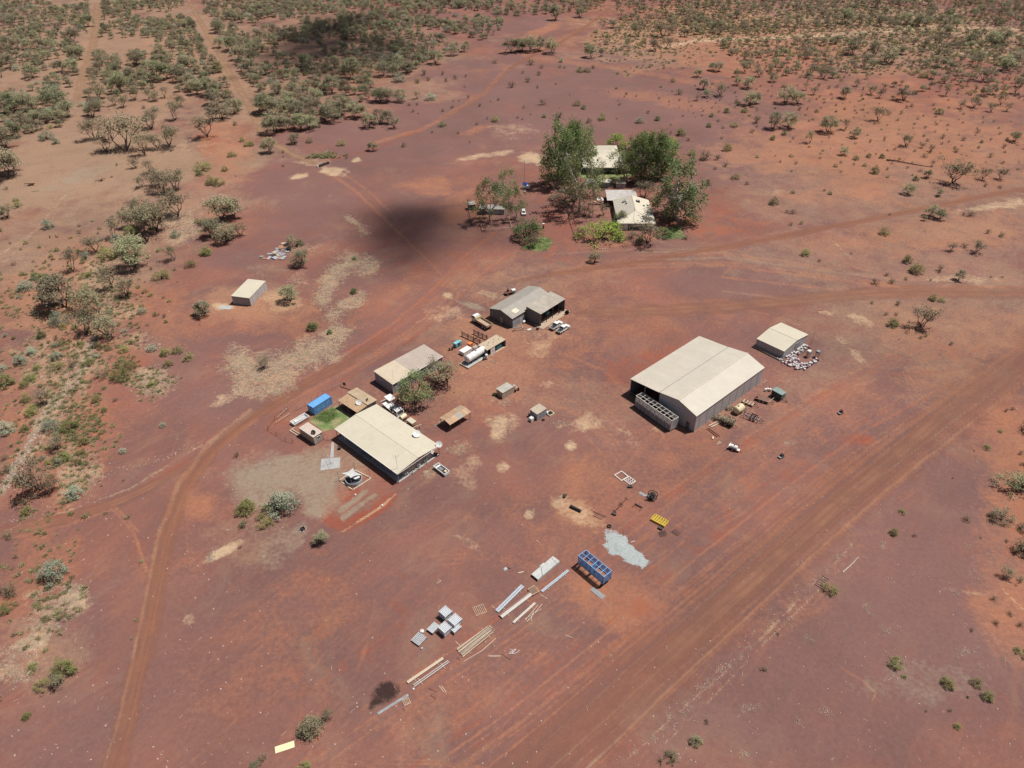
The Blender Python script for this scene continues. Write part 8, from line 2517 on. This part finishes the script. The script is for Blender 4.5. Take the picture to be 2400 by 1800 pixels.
# ------------------------------------------------------------ homestead garden: gums, shrubs, fences
GUMS = [('K', 880, 612, 470, 'tall leafy gum at the left end of the homestead trees', .85), ('K', 990, 545, 400, 'leafy gum right behind the leftmost homestead gum', .8), ('K', 1085, 440, 290, 'leafy gum at the left end of the old house roof', .85), ('K', 930, 430, 270, 'leafy gum at the back left corner of the old house', 1.0),
        ('O', 1050, 830, 520, 'thin white-trunked gum standing left of the homestead', .8), ('O', 1175, 700, 270, 'thin open gum beside the white water tank', .7), ('O', 1440, 560, 220, 'thin open gum behind the garden shed', .8),
        ('K', 1535, 600, 345, 'gum with pale forked limbs right of the old house', .9), ('K', 1650, 590, 350, 'dense gum at the right end of the back row', .95), ('K', 1480, 500, 240, 'leafy gum at the right end of the old house', .95), ('K', 1720, 560, 300, 'gum at the far right of the homestead trees', 1.0), ('K', 1590, 450, 230, 'leafy gum at the back right of the homestead trees', 1.1),
        ('K', 1850, 915, 440, 'big open olive gum standing alone right of the homestead', 1.25), ('O', 330, 895, 300, 'pale-trunked gum over the dark tin shed', 1.0), ('O', 480, 770, 265, 'upright gum behind the wall shed', .9), ('O', 540, 880, 240, 'slim gum between the wall shed and the white station wagon', .8),
        ('O', 1420, 600, 260, 'open gum shading the carport', 1.1)]
for kd, x, y, h, lab, wd in GUMS:
    X, Y = px(4, x, y)
    plant(kd, X, Y, h * CR[4][2], lab, wd, None, 7 if 'olive' in lab else None)
GARD = [('B', 1360, 340, 150, 'dense dark green round tree behind the old house', 6, 1.1), ('B', 620, 1085, 215, 'billowing dark and pale green shrub on the round lawn', None, 1.15), ('D', 672, 1112, 95, 'dry brown tree at the front of the round lawn', None, 1.0), ('G', 1225, 1095, 215, 'large bright green bush at the homestead front corner', 6, 1.35),
        ('S', 1385, 970, 155, 'grey-green tree against the homestead left wall', 7, .8), ('D', 1600, 1090, 170, 'dry thin tree before the homestead verandah', None, 1.0), ('T', 1470, 1070, 85, 'dry purple-brown bush in the homestead front garden', None, 1.2), ('G', 1372, 1070, 85, 'green bush right of the large bright bush', 4, 1.2),
        ('B', 1730, 1065, 100, 'low dark green hedge bush beside the small right lawn', None, 1.5), ('T', 1095, 900, 150, 'dry bare shrub left of the homestead side yard', None, 1.0), ('T', 1060, 1060, 110, 'reddish dry shrub at the front corner of the fence', None, 1.0), ('G', 930, 780, 170, 'dense olive bush along the left homestead fence', 0, 1.3), ('D', 1010, 760, 150, 'dry brown tree inside the left homestead fence', None, 1.2),
        ('M', 1170, 1235, 80, 'tiny lone tree on the dirt in front of the homestead', None, .9), ('G', 1800, 335, 100, 'yellow-green shrub right of the homestead trees', 6, 1.0), ('G', 1830, 385, 55, 'low bright shrub at the right edge of the homestead trees', 6, 1.1), ('D', 1580, 730, 120, 'dry brown tree right of the carport', None, 1.2), ('D', 1250, 860, 90, 'thin dry tree in the homestead side yard', None, .8),
        ('T', 1905, 1070, 50, 'twiggy bush at the right fence corner', None, 1), ('G', 1140, 640, 80, 'bright green bush in front of the white water tank', 6, 1.3), ('B', 1300, 620, 60, 'dark bush between the two water tanks', None, 1.2), ('G', 1540, 1085, 60, 'small green bush before the verandah steps', 4, 1.2)]
for kd, x, y, h, lab, lf, wd in GARD:
    X, Y = px(4, x, y)
    plant(kd, X, Y, h * CR[4][2], lab, wd, None, lf)
# the two acacias by the quarters shed
X, Y = px(2, 530, 1275); plant('M', X, Y, 390 * .2532 * .75, 'tall olive acacia at the near end of the quarters shed', .8, 2, 7)
X, Y = px(2, 825, 1085); plant('D', X, Y, 255 * .2532 * .8, 'wide thin dry acacia beside the white fuel tank', 1.2, 1)
X, Y = px(2, 760, 1065); plant('D', X, Y, 200 * .2532 * .8, 'thin dry acacia between the tall acacia and the wide dry one', 1.2, 3)
X, Y = px(2, 400, 1240); plant('T', X, Y, 90 * .2532, 'dry twiggy bush at the foot of the tall acacia', 1.1)
X, Y = px(2, 1258, 1220); plant('B', X, Y, 40 * .2532, 'small dark bush at the left corner of the pump shed', 1.1)
FW = mat('fence_timber', (.33, .22, .17), .8, dust=.2)
pipe_fence('garden_fence', 'rusty post and rail fence down the left side of the homestead garden', 4, [(958, 790), (985, 930), (1030, 1078)], 1.2, (.4, .75, 1.1), FW, .09, .035, 2.6)
pipe_fence('garden_fence', 'wire fence along the front of the homestead garden', 4, [(1030, 1078), (1330, 1085), (1640, 1075), (1915, 1062), (1860, 945)], 1.2, (.4, .8, 1.15), STEELD, .05, .012, 4)
pipe_fence('paddock_fence', 'pale rail fence round the small yard before the tin shed', 4, [(258, 930), (268, 980), (505, 962), (470, 850), (450, 790)], 1.2, (1.15,), WOODP, .09, .06, 4)
pipe_fence('paddock_fence', 'dark post fence running down from the tiny skillion shelter', 4, [(152, 800), (178, 920)], 1.3, (.6, 1.2), DARK, .09, .03, 3)
for k, (x, y, h) in enumerate(((1155, 745, 4.5), (1482, 975, 4.2))):
    g = P4(x, y + 155 * (k == 0))
    t = thing('power_pole', ('tall timber power pole in the homestead side yard', 'thin flag pole at the front of the homestead roof')[k], 'pole', g.x, g.y)
    MB().tube((0, 0, 0), (0, 0, (10.5, 8.5)[k]), .12 if k == 0 else .07, 7, .08 if k == 0 else .04).to('pole', WOOD if k == 0 else STEEL, t)
    MB().box(0, 0, (10.1, 8.2)[k], (1.6, .5)[k], .1, .1).to('cross_arm', WOOD if k == 0 else STEEL, t)
for k, x in enumerate((1210, 1235)):
    g = P4(x, 765 + k * 4)
    dish('satellite_dish', ('left', 'right')[k] + ' of two white dishes on the rail beside the carport', g.x, g.y, 1.0, .8, rad(-90 + 60 * k), rad(40), WHITE, 1.2)
g = P4(1190, 770)
t = thing('equipment_bench', 'long low bench of gear under the two dishes beside the carport', 'bench', g.x, g.y, 0)
MB().box(0, 0, .9, 6.0, .8, .1).to('bench_top', WOOD, t)
for sx in (-2.7, 0, 2.7):
    MB().box(sx, 0, .42, .12, .7, .85).to('trestle', DARK, t)
MB().box(-.8, 0, 1.15, .9, .5, .4).to('box', CREAMP, t)
g = P4(622, 640)
t = thing('solar_trailer', 'white communications trailer with a blue solar panel and tall mast', 'trailer', g.x, g.y + 1, rad(-8))
MB().box(0, 0, .95, 3.2, 1.8, 1.1).to('body', WHITE, t); MB().slab((-1.4, 1.0, 2.6), (.6, 1.0, 2.6), (.6, -.6, 1.8), (-1.4, -.6, 1.8), .06).to('solar_panel', mat('solar_blue', (.03, .06, .22), .2, dust=.05), t)
MB().tube((-.6, .3, 0.4), (-.6, .3, 12.5), .09, 6, .05).to('mast', STEELD, t); MB().beam((-3.4, .3, 11.6), (2.2, .3, 11.6), .08).beam((-2.4, .3, 12.3), (1.2, .3, 12.3), .06).to('antenna_arms', STEEL, t)
MB().beam((1.6, 0, .4), (2.8, 0, .35), .12).to('drawbar', DARK, t)
for s in (-1, 1):
    wheel(t, 0, s * .95, .36, .2)
g = P4(615, 662)
t = thing('outdoor_seat', 'small pink-white seat in front of the communications trailer', 'seat', g.x, g.y)
MB().box(0, 0, .45, 1.0, .5, .08).to('seat', WHITE, t); MB().box(0, .25, .8, 1.0, .06, .5).to('backrest', mat('pink_paint', (.6, .4, .36), .5), t); MB().box(-.4, 0, .2, .08, .4, .4).to('leg', DARK, t); MB().box(.4, 0, .2, .08, .4, .4).to('leg', DARK, t)
g = P4(760, 955)
t = thing('mail_box', 'white-topped dark post box standing alone near the round lawn', 'post box', g.x, g.y)
MB().box(0, 0, .65, .55, .55, 1.3).to('drum', DARK, t); MB().box(0, 0, 1.65, .8, .7, .6).to('box', WHITE, t)
g = P4(828, 790)
t = thing('bicycle_rack', 'low dark rail of scrap machinery left of the homestead fence', 'rack', g.x, g.y)
MB().beam((-2.6, 0, .8), (2.6, 0, .9), .1).to('rail', RUST, t)
for k in range(5):
    MB().beam((-2.4 + k * 1.2, -.4, 0), (-2.2 + k * 1.2, .3, 1.0), .1).to('post', DARK, t)
for k, (x, y) in enumerate(((1085, 1110), (1245, 1135))):
    g = P4(x, y)
    t = thing('garden_gate' if k == 0 else 'stone_row', ('pale gate frame leaning at the front fence corner', 'row of pale stones before the homestead front fence')[k], 'gate' if k == 0 else 'stones', g.x, g.y)
    for q in range(4):
        (MB().beam((-.9 + .6 * q, 0, 0), (-.9 + .6 * q, .3, 1.3), .09) if k == 0 else MB().box(-1.4 + q * .9, .1 * q, .15, .6, .4, .3, q, .7)).to('bar' if k == 0 else 'stone', WOODP, t)
g = P(13, 1100, 1450)
t = thing('fallen_tree', 'grey fallen tree with a long bare trunk on orange ground, upper right', 'fallen tree', g.x, g.y)
MB().path([(-2, 1, .4), (2, -1, .5), (8, -5, .3), (14, -8, .15)], .35, 6, .12).to('trunk', BARK, t)
for k in range(8):
    MB().tube((-2 + k * .8, 1 - k * .4, .5), (-3 + k * 1.2, 2.4 * (-1) ** k, 1.6), .1, 5, .03).to('limb', BARK, t)

# ------------------------------------------------------------ two small clouds overhead whose shade falls on the yard and the woodland
CLOUD = bpy.data.materials.new('cloud'); CLOUD.use_nodes = True
CLOUD.node_tree.nodes["Principled BSDF"].inputs['Base Color'].default_value = (.9, .9, .9, 1)
CLOUD.node_tree.nodes["Principled BSDF"].inputs['Roughness'].default_value = 1
def cloud(spots, alt, seed):
    rs = np.random.RandomState(seed)
    ico = [(0, 0, 1), (1, 0, 0), (0, 1, 0), (-1, 0, 0), (0, -1, 0), (0, 0, -.6)]
    fi = [(0, 1, 2), (0, 2, 3), (0, 3, 4), (0, 4, 1), (5, 2, 1), (5, 3, 2), (5, 4, 3), (5, 1, 4)]
    vs, fs = [], []
    for (u, v, rx, ry, n, s0, s1) in spots:
        g = at(u, v) + SUNV * (alt / SUNV.z)
        e0, e1 = at(u + rx, v), at(u, v - ry)
        ax_, ay_ = (e0 - at(u, v)).length, (e1 - at(u, v)).length
        for _ in range(n):
            a = rs.normal(size=3)
            c = np.array((g.x + a[0] * ax_ * .5, g.y + a[1] * ay_ * .5, alt + abs(a[2]) * 7))
            c[:2] += np.array((SUNV.x, SUNV.y)) / SUNV.z * (c[2] - alt)
            r = rs.uniform(s0, s1)
            b = len(vs)
            th = rs.uniform(0, 6.28)
            for p in ico:
                vs.append((c[0] + r * (p[0] * cos(th) - p[1] * sin(th)), c[1] + r * (p[0] * sin(th) + p[1] * cos(th)), c[2] + r * p[2] * .8))
            fs += [tuple(i + b for i in f) for f in fi]
    me = np_mesh('cloud', vs, None, fs, [CLOUD])
    o = bpy.data.objects.new('cloud', me); COL.objects.link(o); o['kind'] = 'stuff'
cloud([(950, 545, 95, 50, 300, .9, 2.6), (1010, 500, 80, 26, 100, .9, 2.2), (1085, 515, 90, 40, 80, .8, 2), (890, 500, 80, 34, 70, .8, 2), (960, 605, 100, 30, 80, .8, 2), (1150, 560, 80, 30, 30, .8, 1.8)], 1900, 1)
cloud([(775, 85, 120, 56, 520, 2, 5.5), (890, 120, 140, 44, 190, 2, 5), (690, 115, 90, 30, 90, 2, 4)], 1500, 2)

# ------------------------------------------------------------ what each plant is called: look first, then the thing it stands by
LAND = [('the lone storage hut', 585, 690), ('the blue shipping container', 750, 935), ('the plunge pool', 825, 1120), ('the left dirt track', 400, 1200), ('the bottom-left track', 300, 1600),
        ('the stony gully', 110, 980), ('the gully head', 215, 780), ('the burnt patch', 890, 1625), ('the cream-yellow board', 650, 1740), ('the fallen white branch', 1950, 1375), ('the graded road', 1700, 1500),
        ('the bottom-right corner', 2300, 1700), ('the right road edge', 2330, 1150), ('the engine units', 1900, 1030), ('the cream feed shed', 1830, 800), ('the right track junction', 2100, 710), ('the orange track', 2000, 540),
        ('the lone olive gum', 1600, 500), ('the homestead trees', 1450, 340), ('the old house', 1400, 370), ('the purple flat', 1350, 220), ('the cattle trough', 765, 375), ('the upper dirt road', 560, 190), ('the cut log heap', 80, 410),
        ('the tan clearing', 250, 290), ('the firebreak', 220, 160), ('the dark woodland', 850, 100), ('the far orange track', 1320, 100), ('the top-right scrub', 2000, 70), ('the fallen grey tree', 2100, 395), ('the orange slope', 2100, 260),
        ('the scrap dump', 650, 580), ('the straw patches', 780, 770), ('the gully straw patch', 330, 870), ('the top-right green pocket', 2350, 110), ('the left fringe', 40, 700), ('the skillion shelter', 1110, 490), ('the workshop', 1240, 720)]
def size_word(h):
    return 'tiny' if h < .8 else 'low' if h < 1.5 else 'mid-sized' if h < 3 else 'tall' if h < 6 else 'very tall'
groups = {}
for r, kd, x, y, h in PLANTS:
    if 'label' in r:
        continue
    ld = min(LAND, key=lambda q: math.hypot(q[1] - x, (q[2] - y) * 1.4))
    dx, dy = x - ld[1], y - ld[2]
    rel = ('left of' if dx < 0 else 'right of') if abs(dx) > abs(dy) * 1.2 else ('beyond' if dy < 0 else 'below')
    groups.setdefault((size_word(h), kd, rel, ld[0]), []).append((x, y, r))
ORD = ['leftmost', 'second from left', 'third from left', 'fourth from left', 'fifth from left', 'sixth from left', 'seventh from left', 'eighth from left', 'ninth from left']
NUM = ['', '', 'two', 'three', 'four', 'five', 'six', 'seven', 'eight', 'nine', 'ten']
for (sz, kd, rel, nm), its in groups.items():
    base = '%s %s %s %s' % (sz, DESC[kd], rel, nm)
    its.sort(key=lambda q: q[0])
    n = len(its)
    for i, (x, y, r) in enumerate(its):
        if n == 1:
            r['label'] = base
        elif n <= 10:
            r['label'] = base + ', ' + (ORD[i] if i < n - 1 or n == 2 and i == 0 else 'rightmost') + ' of ' + NUM[n]
        else:
            r['label'] = base
            r['group'] = '%s %s cluster %s %s' % (sz, DESC[kd], rel, nm)
    if n > 1:
        for q in its:
            q[2]['group'] = '%s %s cluster %s %s' % (sz, DESC[kd], rel, nm)
